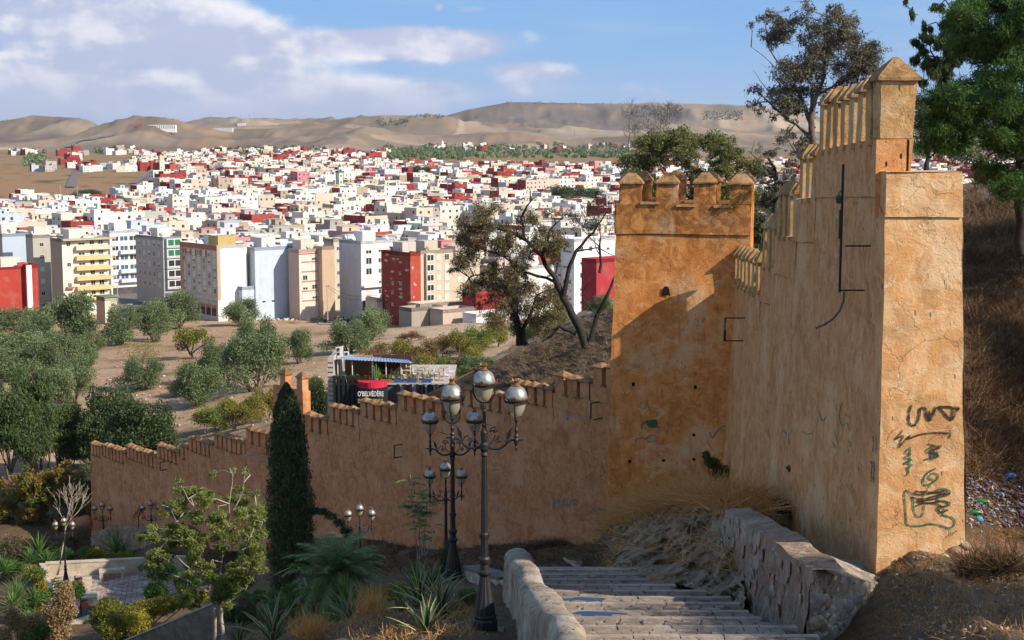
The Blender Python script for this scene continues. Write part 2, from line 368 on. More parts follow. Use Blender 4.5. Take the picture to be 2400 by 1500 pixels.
def plaster(name, base, dark, pale, streak=.5, crack=.6, pits=.5, stain=(.035, .022, .012, 1), topdark=None, basez=None, seed=0., bump=.6):
    m, h, b = new_mat(name); P = gpos(h); P = h.vmath('ADD', P, (seed, seed*1.7, seed*.3))
    n_big = h.noise(P, .55, 5, .6).outputs[0]; n_mid = h.noise(P, 2.6, 7, .62, .6).outputs[0]; n_fine = h.noise(P, 22, 6, .65).outputs[0]
    c = h.mix(h.ramp(n_mid, .38, .60), base, dark)
    c = h.mix(h.math('MULTIPLY', h.ramp(h.noise(h.vmath('ADD', P, (3, 41, 8)), .9, 6, .66, 1.5).outputs[0], .50, .62), .55), c, tuple(x*.62 for x in dark[:3])+(1,))
    c = h.mix(h.math('MULTIPLY', h.ramp(n_big, .50, .66), .75), c, pale)
    # crusty patches where a coat has come away
    pt = h.noise(h.scale(P, (1, 1, 1.5)), 1.4, 9, .68, 1.2).outputs[0]
    pm = h.ramp(pt, .565, .60); c = h.mix(h.math('MULTIPLY', pm, .55), c, pale)
    pm2 = h.ramp(h.noise(h.vmath('ADD', P, (31, 7, 3)), 1.9, 9, .7, .8).outputs[0], .60, .67)
    c = h.mix(h.math('MULTIPLY', pm2, .6), c, tuple(x*.55 for x in dark[:3])+(1,))
    # rain streaks
    S = h.noise(h.scale(P, (7, 7, .38)), 1.0, 6, .62).outputs[0]
    c = h.mix(h.math('MULTIPLY', h.ramp(S, .53, .72), streak), c, stain)
    S2 = h.noise(h.scale(P, (11, 11, .5)), 1.3, 5, .6).outputs[0]
    c = h.mix(h.math('MULTIPLY', h.ramp(S2, .52, .70), streak*.55), c, pale)
    # speckle
    c = h.mix(h.math('MULTIPLY', h.ramp(n_fine, .35, .65), .30), c, tuple(x*.62 for x in base[:3])+(1,))
    hts = h.math('ADD', h.math('MULTIPLY', n_mid, .8), h.math('MULTIPLY', n_fine, .35))
    hts = h.math('ADD', hts, h.math('MULTIPLY', pm, .12))
    if crack:
        q2 = h.vmath('ADD', P, h.vmath('MULTIPLY', h.noise(P, 3.0, 5, .6).outputs[1], (.5, .5, .5)))
        e = h.voro(q2, 1.05, 'DISTANCE_TO_EDGE'); e2 = h.voro(q2, 2.4, 'DISTANCE_TO_EDGE')
        cm = h.math('MULTIPLY', h.ramp(e, .004, .014, 1, 0), h.ramp(h.noise(P, .8, 3).outputs[0], .45, .58))
        cm2 = h.math('MULTIPLY', h.ramp(e2, .006, .02, 1, 0), h.ramp(h.noise(h.vmath('ADD', P, (9, 2, 5)), .7, 3).outputs[0], .53, .62))
        cm = h.math('MAXIMUM', cm, h.math('MULTIPLY', cm2, .8)); cm = h.math('MULTIPLY', cm, crack)
        c = h.mix(h.math('MULTIPLY', cm, .75), c, (.03, .018, .01, 1)); hts = h.math('SUBTRACT', hts, h.math('MULTIPLY', cm, .7))
    if pits:
        pv = h.voro(h.scale(P, (1.5, 1.5, .62)), 2.6, 'F1', 0); pk = h.math('MULTIPLY', h.ramp(pv, .065, .10, 1, 0), pits)
        c = h.mix(pk, c, (.018, .011, .007, 1)); hts = h.math('SUBTRACT', hts, pk)
        pv = h.voro(P, 9., 'F1', 0); pk = h.math('MULTIPLY', h.ramp(pv, .09, .16, 1, 0), pits*.6)
        c = h.mix(pk, c, (.05, .03, .018, 1)); hts = h.math('SUBTRACT', hts, h.math('MULTIPLY', pk, .4))
    z = h.new('ShaderNodeSeparateXYZ', i_0=gpos(h)).outputs[2]
    if topdark:   # lichen and soot on the weathered top
        a, bz, amt = topdark
        t = h.math('MULTIPLY', h.ramp(h.math('ADD', z, h.math('MULTIPLY', n_mid, 1.1)), a, bz), h.ramp(n_mid, .38, .62, .25, 1))
        c = h.mix(h.math('MULTIPLY', t, amt), c, (.10, .06, .024, 1))
    h.put(b.inputs['Base Color'], c); h.put(b.inputs['Roughness'], .93); b.inputs['Specular IOR Level'].default_value = .12
    bumped(h, b, hts, bump, .06)
    return m, h, b, c
M_near = plaster('near_wall_plaster', (.69, .355, .155, 1), (.58, .265, .10, 1), (.74, .44, .23, 1), streak=.24, crack=.3, pits=1.)[0]
M_end = plaster('pier_plaster', (.77, .475, .245, 1), (.66, .335, .135, 1), (.80, .59, .37, 1), streak=.12, crack=.4, pits=.45, seed=3.)[0]
M_tower = plaster('tower_plaster', (.80, .35, .115, 1), (.66, .235, .06, 1), (.80, .52, .30, 1), streak=.30, crack=.5, pits=.5, stain=(.07, .035, .012, 1), topdark=(-4.0, -1.6, .6), seed=11.)[0]
M_far = plaster('long_wall_plaster', (.61, .285, .14, 1), (.50, .205, .09, 1), (.64, .35, .195, 1), streak=.28, crack=0, pits=.9, seed=17., bump=.7)[0]
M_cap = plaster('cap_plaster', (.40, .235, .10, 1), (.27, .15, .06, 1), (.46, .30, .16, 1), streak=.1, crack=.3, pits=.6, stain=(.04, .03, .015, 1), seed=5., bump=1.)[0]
M_mer = plaster('merlon_plaster', (.62, .37, .16, 1), (.48, .26, .095, 1), (.66, .46, .26, 1), streak=.25, crack=.35, pits=.55, seed=8., bump=.8)[0]
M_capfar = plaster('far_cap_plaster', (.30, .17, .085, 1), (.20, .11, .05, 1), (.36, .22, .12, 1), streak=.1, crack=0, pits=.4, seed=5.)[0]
M_dark = new_mat('dark_hole')[0]; M_dark.node_tree.nodes['Principled BSDF'].inputs['Base Color'].default_value = (.02, .013, .009, 1)

def flat(name, col, rough=.8, metal=0., nz=.15, ns=3., bump=.0, spec=.3, bs=30):
    m, h, b = new_mat(name); P = gpos(h)
    c = col if len(col) == 4 else (*col, 1)
    n = h.noise(P, ns, 6, .6).outputs[0]
    h.put(b.inputs['Base Color'], h.mix(h.ramp(n, .3, .7), tuple(x*(1-nz) for x in c[:3])+(1,), tuple(min(1, x*(1+nz)) for x in c[:3])+(1,)))
    b.inputs['Roughness'].default_value = rough; b.inputs['Metallic'].default_value = metal; b.inputs['Specular IOR Level'].default_value = spec
    if bump: bumped(h, b, h.noise(P, bs, 5, .6).outputs[0], bump, .02)
    return m

# ---- ground: painted per vertex with its own colours (soil, straw, fields) and hill fold shade, grain from the nodes
mg, h, b = new_mat('ground_soil'); P = gpos(h)
va = h.new('ShaderNodeVertexColor', layer_name='Col')
n1 = h.noise(P, .9, 8, .68).outputs[0]; n2 = h.noise(P, 9, 7, .7).outputs[0]; n3 = h.noise(P, .012, 6, .6).outputs[0]
c = h.mix(h.ramp(n1, .32, .68), h.mix(.42, va, (0.03, .02, .012, 1)), va)
dist = h.new('ShaderNodeSeparateXYZ', i_0=P).outputs[1]; nearm = h.ramp(dist, 90, 200, 1, 0)
c = h.mix(h.math('MULTIPLY', h.ramp(n2, .46, .66), h.math('MULTIPLY', nearm, .55)), c, (.07, .042, .022, 1))
c = h.mix(h.math('MULTIPLY', h.ramp(h.voro(P, 7, 'F1'), .05, .16, 1, 0), h.math('MULTIPLY', nearm, .5)), c, (.32, .25, .18, 1))
h.put(b.inputs['Base Color'], c); b.inputs['Roughness'].default_value = 1; b.inputs['Specular IOR Level'].default_value = .05
hb = h.math('ADD', h.math('MULTIPLY', h.math('ADD', n1, h.math('MULTIPLY', n2, .4)), nearm), h.math('MULTIPLY', h.noise(P, .05, 8, .7).outputs[0], h.math('SUBTRACT', 1., nearm)))
bumped(h, b, hb, .8, .25)
M_ground = mg

# ================================================================== ground sheet
def make_ground():
    us = np.concatenate([np.linspace(-1.6, -.43, 24)[:-1], np.linspace(-.43, .43, 560), np.linspace(.43, 1.6, 24)[1:]])
    ys = np.concatenate([np.linspace(-38, 10, 20)[:-1], np.linspace(10, 130, 330)[:-1], np.geomspace(130, 2200, 210)[:-1], np.geomspace(2200, 11500, 230), [13000, 16000, 22000]])
    U, Y = np.meshgrid(us, ys); X = U*(Y+40)
    Z = H(X, Y)
    Z = np.where(Y > 11600, 30, Z)
    nv, nu = Z.shape
    co_ = np.stack([X, Y, Z], -1).reshape(-1, 3)
    idx = np.arange(nv*nu).reshape(nv, nu)
    q = np.stack([idx[:-1, :-1], idx[:-1, 1:], idx[1:, 1:], idx[1:, :-1]], -1).reshape(-1, 4)
    me = bpy.data.meshes.new('ground'); me.vertices.add(len(co_)); me.vertices.foreach_set('co', co_.ravel())
    me.loops.add(q.size); me.loops.foreach_set('vertex_index', q.ravel().astype(np.int32))
    me.polygons.add(len(q)); me.polygons.foreach_set('loop_start', np.arange(0, q.size, 4, dtype=np.int32)); me.polygons.foreach_set('loop_total', np.full(len(q), 4, np.int32))
    me.polygons.foreach_set('use_smooth', [True]*len(q)); me.update(); me.validate()
    # colours
    x, y = X.ravel(), Y.ravel(); z = Z.ravel(); px = 1200+F*x/np.maximum(y, 1)*.993
    def mixc(a, b_, t): t = np.clip(t, 0, 1)[:, None]; return a*(1-t)+b_*t
    K = lambda *c: np.tile(np.array(c, float), (len(x), 1))
    f1 = fbm(x/9, y/9, 5, 2); f2 = fbm(x/45, y/45, 5, 3); f3 = fbm(x/260, y/420, 5, 5); f4 = fbm(x/2.2, y/2.2, 4, 6)
    col = mixc(K(.155, .10, .06), K(.24, .165, .10), (f1-.35)*3)                      # near soil
    s = side(x, y)
    near = (y < 115)
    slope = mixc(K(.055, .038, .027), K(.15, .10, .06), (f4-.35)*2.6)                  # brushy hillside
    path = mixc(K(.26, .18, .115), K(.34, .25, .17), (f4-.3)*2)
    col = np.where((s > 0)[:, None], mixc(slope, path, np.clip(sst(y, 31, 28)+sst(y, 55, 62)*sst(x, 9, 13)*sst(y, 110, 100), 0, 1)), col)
    back = mixc(K(.43, .28, .175), K(.58, .42, .28), (f2-.3)*2.4)                     # open ground of the grove
    back = mixc(back, K(.20, .135, .07), (f1-.60)*5)
    t = sst(y+s*.3, 118, 140)*np.clip(s/6+.5, 0, 1)
    col = mixc(col, back, t)
    stp = fbm(x/60, y/14, 4, 12)
    fld = mixc(K(.34, .19, .085), K(.30, .21, .13), (stp-.35)*3.5); fld = mixc(fld, K(.13, .10, .05), (fbm(x/20, y/20, 3, 30)-.60)*5)
    col = mixc(col, fld, sst(y, 800, 1000))
    gr = mixc(K(.36, .275, .19), K(.25, .185, .135), (f3-.38)*3)
    # patchwork of ploughed fields on the hills
    cx = np.floor(x/310+.35*np.sin(y/500)); cyy = np.floor(y/420+.3*np.sin(x/330))
    pid = _hash(cx, cyy, 77)
    gr = gr*(.60+.70*pid)[:, None]
    gul = ridged(x/620+2.2, y/1100, 5, 3)
    gr = mixc(gr, K(.15, .12, .10), np.clip((.60-gul)*6, 0, .85))  # gully floors darkened: fold shade put into the ground colour
    gr = mixc(gr, K(.36, .23, .14), np.clip((fbm(x/150, y/260, 4, 52)-.62)*6, 0, .7))
    col = mixc(col, gr, sst(y, 2300, 2700))
    # dark olive plantations on the upper slopes
    pl = np.zeros(len(x))
    for cxp, cyp, rx, ry in ((1530, 0, 60, 350), (1690, 0, 70, 280), (940, 0, 60, 160)):
        pass
    a = np.ones((len(x), 4)); a[:, :3] = np.clip(col, 0, 1)
    ca = me.color_attributes.new('Col', 'FLOAT_COLOR', 'POINT'); ca.data.foreach_set('color', a.ravel())
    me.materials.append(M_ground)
    tag(obj('ground', me), kind='structure')
make_ground()

# ================================================================== masonry
def merlon_mesh(wd, dp, ht, cap, over, seed, mats=(M_mer, M_cap), n=3, trunc=.16, amp=.016):
    """one merlon (body mesh, cap mesh): stands at z=0, width along x, depth along y"""
    rnd = random.Random(seed); off = Vector((seed*13.7, seed*5.1, 0))
    b = MB(); a = wd/2; d = dp/2; tp = .97
    q = [(-a, -d, -.05), (a, -d, -.05), (a, d, -.05), (-a, d, -.05), (-a*tp, -d*tp, ht), (a*tp, -d*tp, ht), (a*tp, d*tp, ht), (-a*tp, d*tp, ht)]
    for i, j in ((0, 1), (1, 2), (2, 3), (3, 0)):
        b.patch(q[i], q[j], q[j+4], q[i+4], n, n*2)
    vs = [Vector(v)+disp(Vector(v)+off, amp, 2.2) for v in b.v]; b.v = vs
    body = b.build('merlon', [mats[0]], link=False)
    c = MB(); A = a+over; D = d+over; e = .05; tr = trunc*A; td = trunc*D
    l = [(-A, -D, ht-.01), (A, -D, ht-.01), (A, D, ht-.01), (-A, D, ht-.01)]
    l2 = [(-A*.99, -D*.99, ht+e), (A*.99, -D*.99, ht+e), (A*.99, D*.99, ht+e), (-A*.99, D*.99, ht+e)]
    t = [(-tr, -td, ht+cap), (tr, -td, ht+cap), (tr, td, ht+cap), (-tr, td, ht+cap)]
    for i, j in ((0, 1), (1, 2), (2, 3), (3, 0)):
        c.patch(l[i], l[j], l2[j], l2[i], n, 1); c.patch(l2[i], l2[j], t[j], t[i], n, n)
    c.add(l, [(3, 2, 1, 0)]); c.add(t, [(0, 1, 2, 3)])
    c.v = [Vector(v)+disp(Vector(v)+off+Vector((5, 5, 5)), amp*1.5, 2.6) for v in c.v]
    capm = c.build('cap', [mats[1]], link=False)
    return body, capm
def put_merlon(parent, meshes, loc, rz, sc=(1, 1, 1)):
    l = Vector(loc)-parent.location
    o = obj('merlon', meshes[0], parent, l, (0, 0, rz), sc); obj('cap', meshes[1], o)
    return o

# ---------- near wall (runs away from the viewer on the right)
def nwX(y): return 6.73+.045*(y-26)
def nbat(y, z): return -.035*max(0, -(z+1))*min(1, max(0, (y-27)/6))
NEARW = empty('stepped_rampart', (7.2, 26, -8), label='tall ochre stepped rampart running from the graffitied pier back to the square tower', cat='rampart')
NA = (nwX(26), 26.0); NB_ = (nwX(50), 50.0)
# segments: y0, y1, crest z (bottom of openings) near/far, number of merlons
NSEG = [(26.9, 32.95, .13, -.10, 7), (32.95, 35.7, -1.15, -1.3, 3), (35.7, 39.5, -2.25, -2.45, 4), (39.5, 42.5, -3.35, -3.55, 3), (42.5, 49.7, -4.45, -4.75, 7)]
def nbase(y): return np.interp(y, [25.6, 28, 33, 38, 50], [-8.6, -8.4, -9.6, -10.6, -13.2])
def near_wall():
    mb = MB(); th = 1.35
    for k, (y0, y1, z0, z1, n) in enumerate(NSEG):
        x0, x1 = nwX(y0), nwX(y1); lx = -.06*1  # batter: foot 12 cm out
        zb0, zb1 = float(nbase(y0)), float(nbase(y1)); bl = 1.05
        g0 = lambda z: nbat(y0, z); g1 = lambda z: nbat(y1, z)
        nu = max(6, int((y1-y0)*3)); nh = max(8, int((z0-zb0)*3))
        # body below the band
        mb.patch((x1+g1(zb1), y1, zb1), (x0+g0(zb0), y0, zb0), (x0, y0, z0-bl), (x1, y1, z1-bl), nu, nh, .022, .8)
        # proud band with a little lower lip
        p = .035; tp = .55
        yy0 = y0 if k == 0 else y0-.0; 
        mb.patch((x1-p, y1, z1-bl), (x0-p, y0, z0-bl), (x0-p, y0, z0), (x1-p, y1, z1), nu, 4, .02, .8)
        mb.add([(x1, y1, z1-bl), (x0, y0, z0-bl), (x0-p, y0, z0-bl), (x1-p, y1, z1-bl)], [(0, 1, 2, 3)])
        if k < 4:   # vertical return of the band at its far end, above the next crest
            zn = NSEG[k+1][2]-bl
            mb.add([(x1-p, y1, z1-bl), (x1+tp, y1+.001, z1-bl), (x1+tp, y1+.001, z1), (x1-p, y1, z1)], [(0, 1, 2, 3)])
            mb.add([(x1-p, y1, zn-.1), (x1+th, y1, zn-.1), (x1+th, y1, z1-bl), (x1-p, y1, z1-bl)], [(0, 1, 2, 3)])
        # wall walk and rear face
        tp = .55; wk = 1.25
        mb.patch((x0-p, y0, z0), (x0+tp, y0, z0), (x1+tp, y1, z1), (x1-p, y1, z1), 3, nu, .015, 1.)
        mb.patch((x0+tp, y0, z0-wk), (x1+tp, y1, z1-wk), (x1+tp, y1, z1), (x0+tp, y0, z0), nu, 4, .02, .8)
        mb.patch((x0+tp, y0, z0-wk), (x0+th, y0, z0-wk), (x1+th, y1, z1-wk), (x1+tp, y1, z1-wk), 3, nu, .015, 1.)
        mb.patch((x0+th, y0, zb0), (x1+th, y1, zb1), (x1+th, y1, z1-wk), (x0+th, y0, z0-wk), nu, 4, .02, .8)
    mb.build('wall', [M_near, M_dark], NEARW, loc='world', smooth=True)
    ang = math.atan2(24, .045*24*1.0+1.08-1.08+.045*0+1.08)  # direction of the wall in plan
    rz = math.atan2(NB_[1]-NA[1], NB_[0]-NA[0])
    vs = [merlon_mesh(.54, .44, 1.02, .34, .06, i+1) for i in range(4)]
    sl_ = MB(); sl_.box((-.21, -.34, -.07), (.21, .30, .035)); slm = sl_.build('sill', [M_mer], link=False)
    for k, (y0, y1, z0, z1, n) in enumerate(NSEG):
        pt = (y1-y0)/n
        for i in range(n):
            y = y0+pt*(i+(.55 if k < 4 else .97))+random.uniform(-.02, .02); t = (y-y0)/(y1-y0); z = z0+(z1-z0)*t
            ks = min(1.02, pt/.87*.98)
            put_merlon(NEARW, vs[(i+k) % 4], (nwX(y)+.235-.02, y, z-.03), rz+random.uniform(-.02, .02), (ks, 1, random.uniform(.97, 1.05)*(1.12 if k in (2, 3) else 1)))
            ys_ = y-pt*.5
            if i or k == 0: obj('sill', slm, NEARW, Vector((nwX(ys_)+.20, ys_, z))-NEARW.location, (0, 0, rz), (.9, 1, 1))
near_wall()

# ---------- graffitied pier at the near end
PIER = empty('graffiti_pier', (7.5, 25.9, -8), label='broad ochre pier closing the near end of the rampart, covered with black and green graffiti', cat='pier')
PZ = -.45
def pier_front(px, py, dy=0.0):
    """point on the front face of the pier from a picture point"""
    r = ray(px, py); z_guess = 0
    # battered face: Y = 26 at z=PZ, 25.45 at z=-8.4
    Y = 26.0
    for _ in range(6):
        p = r*(Y/r.y); Y = 26.0-.55*(PZ-p.z)/(8.0)
    return r*((Y-dy)/r.y)
def pier():
    mb = MB(); zb = -8.9
    tl = pier_front(2076, 402); tr = pier_front(2253, 402)
    ml = pier_front(2066, 900); mr = pier_front(2259, 900)
    bl = pier_front(2052, 1395); br = pier_front(2264, 1395)
    band = .82
    def lerp(a, b_, t): return a+(b_-a)*t
    zl = tl.z-band
    def atz(a, b_, z): t = (z-a.z)/(b_.z-a.z); return a+(b_-a)*t
    gl = atz(tl, ml, zl); gr = atz(tr, mr, zl)
    pv = Vector((0, .035, 0))
    mb.patch(bl, br, mr, ml, 20, 30, .022, .8); mb.patch(ml, mr, gr, gl, 20, 24, .022, .8)
    dy = Vector((0, -.035, 0))
    mb.patch(gl+dy, gr+dy, tr+dy, tl+dy, 20, 8, .022, .8)
    mb.add([gl, gr, gr+dy, gl+dy], [(3, 2, 1, 0)])
    dp = Vector((.1, 1.75, 0)); dpl = Vector((.04, 1.2, 0))
    # left side face, flush with the rampart
    global PCOR; PCOR = (bl, ml, gl, tl)
    mb.patch(gl+dpl, gl+dy, tl+dy, tl+dpl, 8, 6, .022, .8)
    # right side
    mb.patch(br, br+dp, mr+dp, mr, 8, 24, .03, .7); mb.patch(mr, mr+dp, tr+dp, tr, 8, 24, .03, .7)
    mb.patch(tl+dy, tr+dy, tr+dp, tl+dpl+Vector((0, .6, 0)), 10, 8, .02, .9)
    mb.build('pier', [M_end], PIER, loc='world', smooth=True)
    # tall end merlon on its plinth
    P = MB(); L = W(2062, 393, 26.55); R = W(2131, 393, 26.55)
    w_ = R.x-L.x; z0 = PZ-.02; zm = .17; zt = W(2100, 186, 26.5).z
    q = Vector((L.x, 26.5, z0))
    for (za, zc, e, e2) in ((z0-.1, zm, .0, .01), (zm, zt, .02, .045)):
        x0, x1, yA, yB = L.x-e, R.x+e, 26.5-e, 27.05
        X0, X1, YA, YB = L.x-e2, R.x+e2+.035, 26.5-e2, 27.05+e2
        a = [(x0, yA, za), (x1, yA, za), (x1, yB, za), (x0, yB, za), (X0, YA, zc), (X1, YA, zc), (X1, YB, zc), (X0, YB, zc)]
        for i, j in ((0, 1), (1, 2), (2, 3), (3, 0)): P.patch(a[i], a[j], a[j+4], a[i+4], 6, 10, .02, 1.6)
    em = P.build('end_merlon', [M_mer], PIER, loc='world', smooth=True)
    c = MB(); x0, x1, yA, yB = L.x-.11, R.x+.13, 26.40, 27.2; tx = (x0+x1)/2; ty = 26.8
    lo = [(x0, yA, zt-.02), (x1, yA, zt-.02), (x1, yB, zt-.02), (x0, yB, zt-.02)]; l2 = [(x0+.01, yA+.01, zt+.05), (x1-.01, yA+.01, zt+.05), (x1-.01, yB-.01, zt+.05), (x0+.01, yB-.01, zt+.05)]
    tp = [(tx-.05, ty-.05, zt+.42), (tx+.05, ty-.05, zt+.42), (tx+.05, ty+.05, zt+.42), (tx-.05, ty+.05, zt+.42)]
    for i, j in ((0, 1), (1, 2), (2, 3), (3, 0)):
        c.patch(lo[i], lo[j], l2[j], l2[i], 6, 1, .02, 2.); c.patch(l2[i], l2[j], tp[j], tp[i], 6, 6, .02, 2.)
    c.add(lo, [(3, 2, 1, 0)]); c.add(tp, [(0, 1, 2, 3)])
    c.build('end_merlon_cap', [M_cap], PIER, loc='world', smooth=True)
    # rampart between pier and first crenel
    s = MB(); y1 = 26.9
    q = lambda z, p=0: Vector((nwX(y1)-p+nbat(y1, z), y1, z))
    s.patch(q(-8.7), bl, ml, q(ml.z), 5, 30, .022, .8); s.patch(q(ml.z), ml, gl, q(-.88+.03), 5, 24, .022, .8)
    e0 = Vector((nwX(26.4)-.035, 26.4, 0)); zt0 = .14
    s.patch(q(-.92, .035), Vector((e0.x, e0.y, -.92)), Vector((e0.x, e0.y, zt0)), q(zt0, .035), 4, 6, .022, .8)
    s.patch(Vector((e0.x, e0.y, -1.3)), Vector((e0.x+.55, e0.y, -1.3)), Vector((e0.x+.55, e0.y, zt0)), Vector((e0.x, e0.y, zt0)), 4, 6, .02, .8)
    s.patch((nwX(26.9)-.035, 26.9, .14), (nwX(26.9)+.55, 26.9, .14), (nwX(26.9)+.55, 26.4, .14), (nwX(26.4)-.035, 26.4, .14), 2, 2)
    s.patch((nwX(26.9)+.55, 26.4, -1.3), (nwX(26.9)+.55, 26.95, -1.3), (nwX(26.9)+.55, 26.95, .14), (nwX(26.9)+.55, 26.4, .14), 2, 3)
    s.build('wall_end', [M_near], NEARW, loc='world', smooth=True)
pier()

# ---------- square tower
TA = W(1443, 470, 50.45); TB = W(1760, 470, 49.55)
TOWER = empty('square_tower', (6, 50, -13), label='square orange tower with pyramid topped merlons standing left of the tall rampart', cat='tower')
def tface(px, py, off=0):
    p = onplane(px, py, (TA.x, TA.y), (TB.x, TB.y)); 
    return p
def tower():
    mb = MB(); ex = Vector((TB.x-TA.x, TB.y-TA.y, 0)).normalized(); ey = Vector((-ex.y, ex.x, 0))
    zt = tface(1600, 478).z; zl = tface(1600, 549).z; zb = -15.6; dpt = 4.3
    TL = Vector((TA.x, TA.y, zt)); TR = Vector((TB.x, TB.y, zt))
    L1 = Vector((TA.x, TA.y, zl)); R1 = Vector((TB.x, TB.y, zl))
    out = .26
    bl = L1-ex*out-ey*out; bl.z = zb; br = R1+ex*out*.3-ey*out; br.z = zb
    TR_ = TR; wd = (TR-TL).length
    def hole(px, py, sx, sy):
        p = tface(px, py); u = ((p-L1).dot(ex))/wd; v = (p.z-zb)/(zl-zb)
        return (u-sx/wd, u+sx/wd, v-sy/(zl-zb), v+sy/(zl-zb))
    holes = [hole(1490, 900, .05, .07), hole(1632, 909, .05, .07), hole(1629, 1017, .05, .05), hole(1629, 1074, .05, .05), hole(1560, 1077, .05, .05), hole(1486, 1079, .05, .05), hole(1547, 1135, .045, .05)]
    mb.patch(bl, br, R1, L1, 30, 60, .035, .55, holes=holes, hd=.3)
    pv = ey*-.035
    mb.patch(L1+pv, R1+pv, TR+pv, TL+pv, 30, 8, .025, .7)
    mb.add([L1, R1, R1+pv, L1+pv], [(3, 2, 1, 0)])
    D = ey*dpt
    # side and back faces
    blb = bl+D+ey*out*2; brb = br+D+ey*out*2
    mb.patch(blb, bl, L1, L1+D, 14, 40, .035, .55); mb.patch(L1+D-ex*.035, L1-ex*.035+pv, TL-ex*.035+pv, TL+D-ex*.035, 14, 6, .025, .7)
    mb.patch(br, brb, R1+D, R1, 14, 40, .035, .55); mb.patch(R1+pv, R1+D, TR+D, TR+pv, 14, 6, .025, .7)
    mb.patch(brb, blb, L1+D, R1+D, 14, 20, .03, .6); mb.patch(R1+D, L1+D, TL+D, TR+D, 14, 6, .02, .6)
    # parapet top (ring) and sunken platform
    t = .55
    ring = [(TL+pv, TR+pv, TR+ey*t, TL+ey*t), (TL+D-ey*t, TR+D-ey*t, TR+D, TL+D), (TL+ey*t, TL+ey*t+ex*t, TL+D-ey*t+ex*t, TL+D-ey*t), (TR+ey*t-ex*t, TR+ey*t, TR+D-ey*t, TR+D-ey*t-ex*t)]
    for q in ring: mb.patch(*q, 8, 3, .015, 1.)
    dn = Vector((0, 0, -.5)); a = TL+ey*t+ex*t; b_ = TR+ey*t-ex*t; c = TR+D-ey*t-ex*t; d_ = TL+D-ey*t+ex*t
    for p, q in ((b_, a), (a, d_), (d_, c), (c, b_)): mb.add([p+dn, q+dn, q, p], [(0, 1, 2, 3)])
    mb.add([a+dn, b_+dn, c+dn, d_+dn], [(0, 1, 2, 3)])
    mb.build('tower_body', [M_tower, M_dark], TOWER, loc='world', smooth=True)
    rz = math.atan2(ex.y, ex.x)
    mw = 51/F*50
    vs = [merlon_mesh(mw, .52, .72+.02*i, .37, .05, 20+i, (M_tower, M_cap), 4, .30, .018) for i in range(3)]
    sl_ = MB(); sl_.patch((-.36, -.33, .04), (.36, -.33, .04), (.36, .28, .04), (-.36, .28, .04), 4, 3, .01, 2); sl_.box((-.36, -.34, -.05), (.36, .28, .035)); slm = sl_.build('sill', [M_mer], link=False)
    for i, (p0, p1) in enumerate(((1453, 1504), (1539, 1588), (1627, 1676), (1711, 1761))):
        for row in (0, 1):
            q = tface((p0+p1)/2, 470)+ey*(.25 if not row else dpt-.28); q.z = zt-.02
            put_merlon(TOWER, vs[(i+row) % 3], q, rz+random.uniform(-.015, .015), (1 if not row else .97, 1, 1.0))
        if i < 3:
            q = tface(p1+19, 480)+ey*.25; q.z = zt+[.03, -.05, -.07][i]; obj('sill', slm, TOWER, q-TOWER.location, (0, 0, rz), (.92, 1, 1))
            obj('sill', slm, TOWER, q+ey*(dpt-.5)-TOWER.location, (0, 0, rz), (.92, 1, 1))
    for sx in (0, 1):
        for k in (1, 2):
            q = (TL if sx == 0 else TR)+ex*(.25 if sx == 0 else -.25)+ey*(dpt*k/3); q.z = zt-.02
            put_merlon(TOWER, vs[k], q, rz+math.pi/2, (.9, 1, 1))
    # arched loophole: a flat dark face, its niche shade painted in
    o = MB(); c0 = tface(1561, 681); hw, hh = .14, .17
    pr = [(-hw*1.1, -hh), (hw*1.1, -hh), (hw*.85, hh*.3), (hw*.55, hh*.8), (0, hh), (-hw*.4, hh*.85), (-hw*.8, hh*.3)]
    fr = [c0+ex*a_+Vector((0, 0, b2))-ey*.075 for a_, b2 in pr]; o.add(fr, [tuple(range(len(fr)))])
    o.build('loophole', [M_dark], TOWER, loc='world')
tower()

# ---------- long lower wall
FARW = empty('long_rampart', (-12, 84, -24), label='long brown crenellated rampart stepping down behind the lamp posts', cat='rampart')
fd = Vector((FW1[0]-FW0[0], FW1[1]-FW0[1], 0)); FL = fd.length; fd.normalize(); fn = Vector((fd.y, -fd.x, 0))
if fn.y < 0: fn = -fn       # away from the viewer
def fs(px, py=1000):
    p = fw(px, py); return (p-Vector((FW0[0], FW0[1], p.z))).dot(fd)
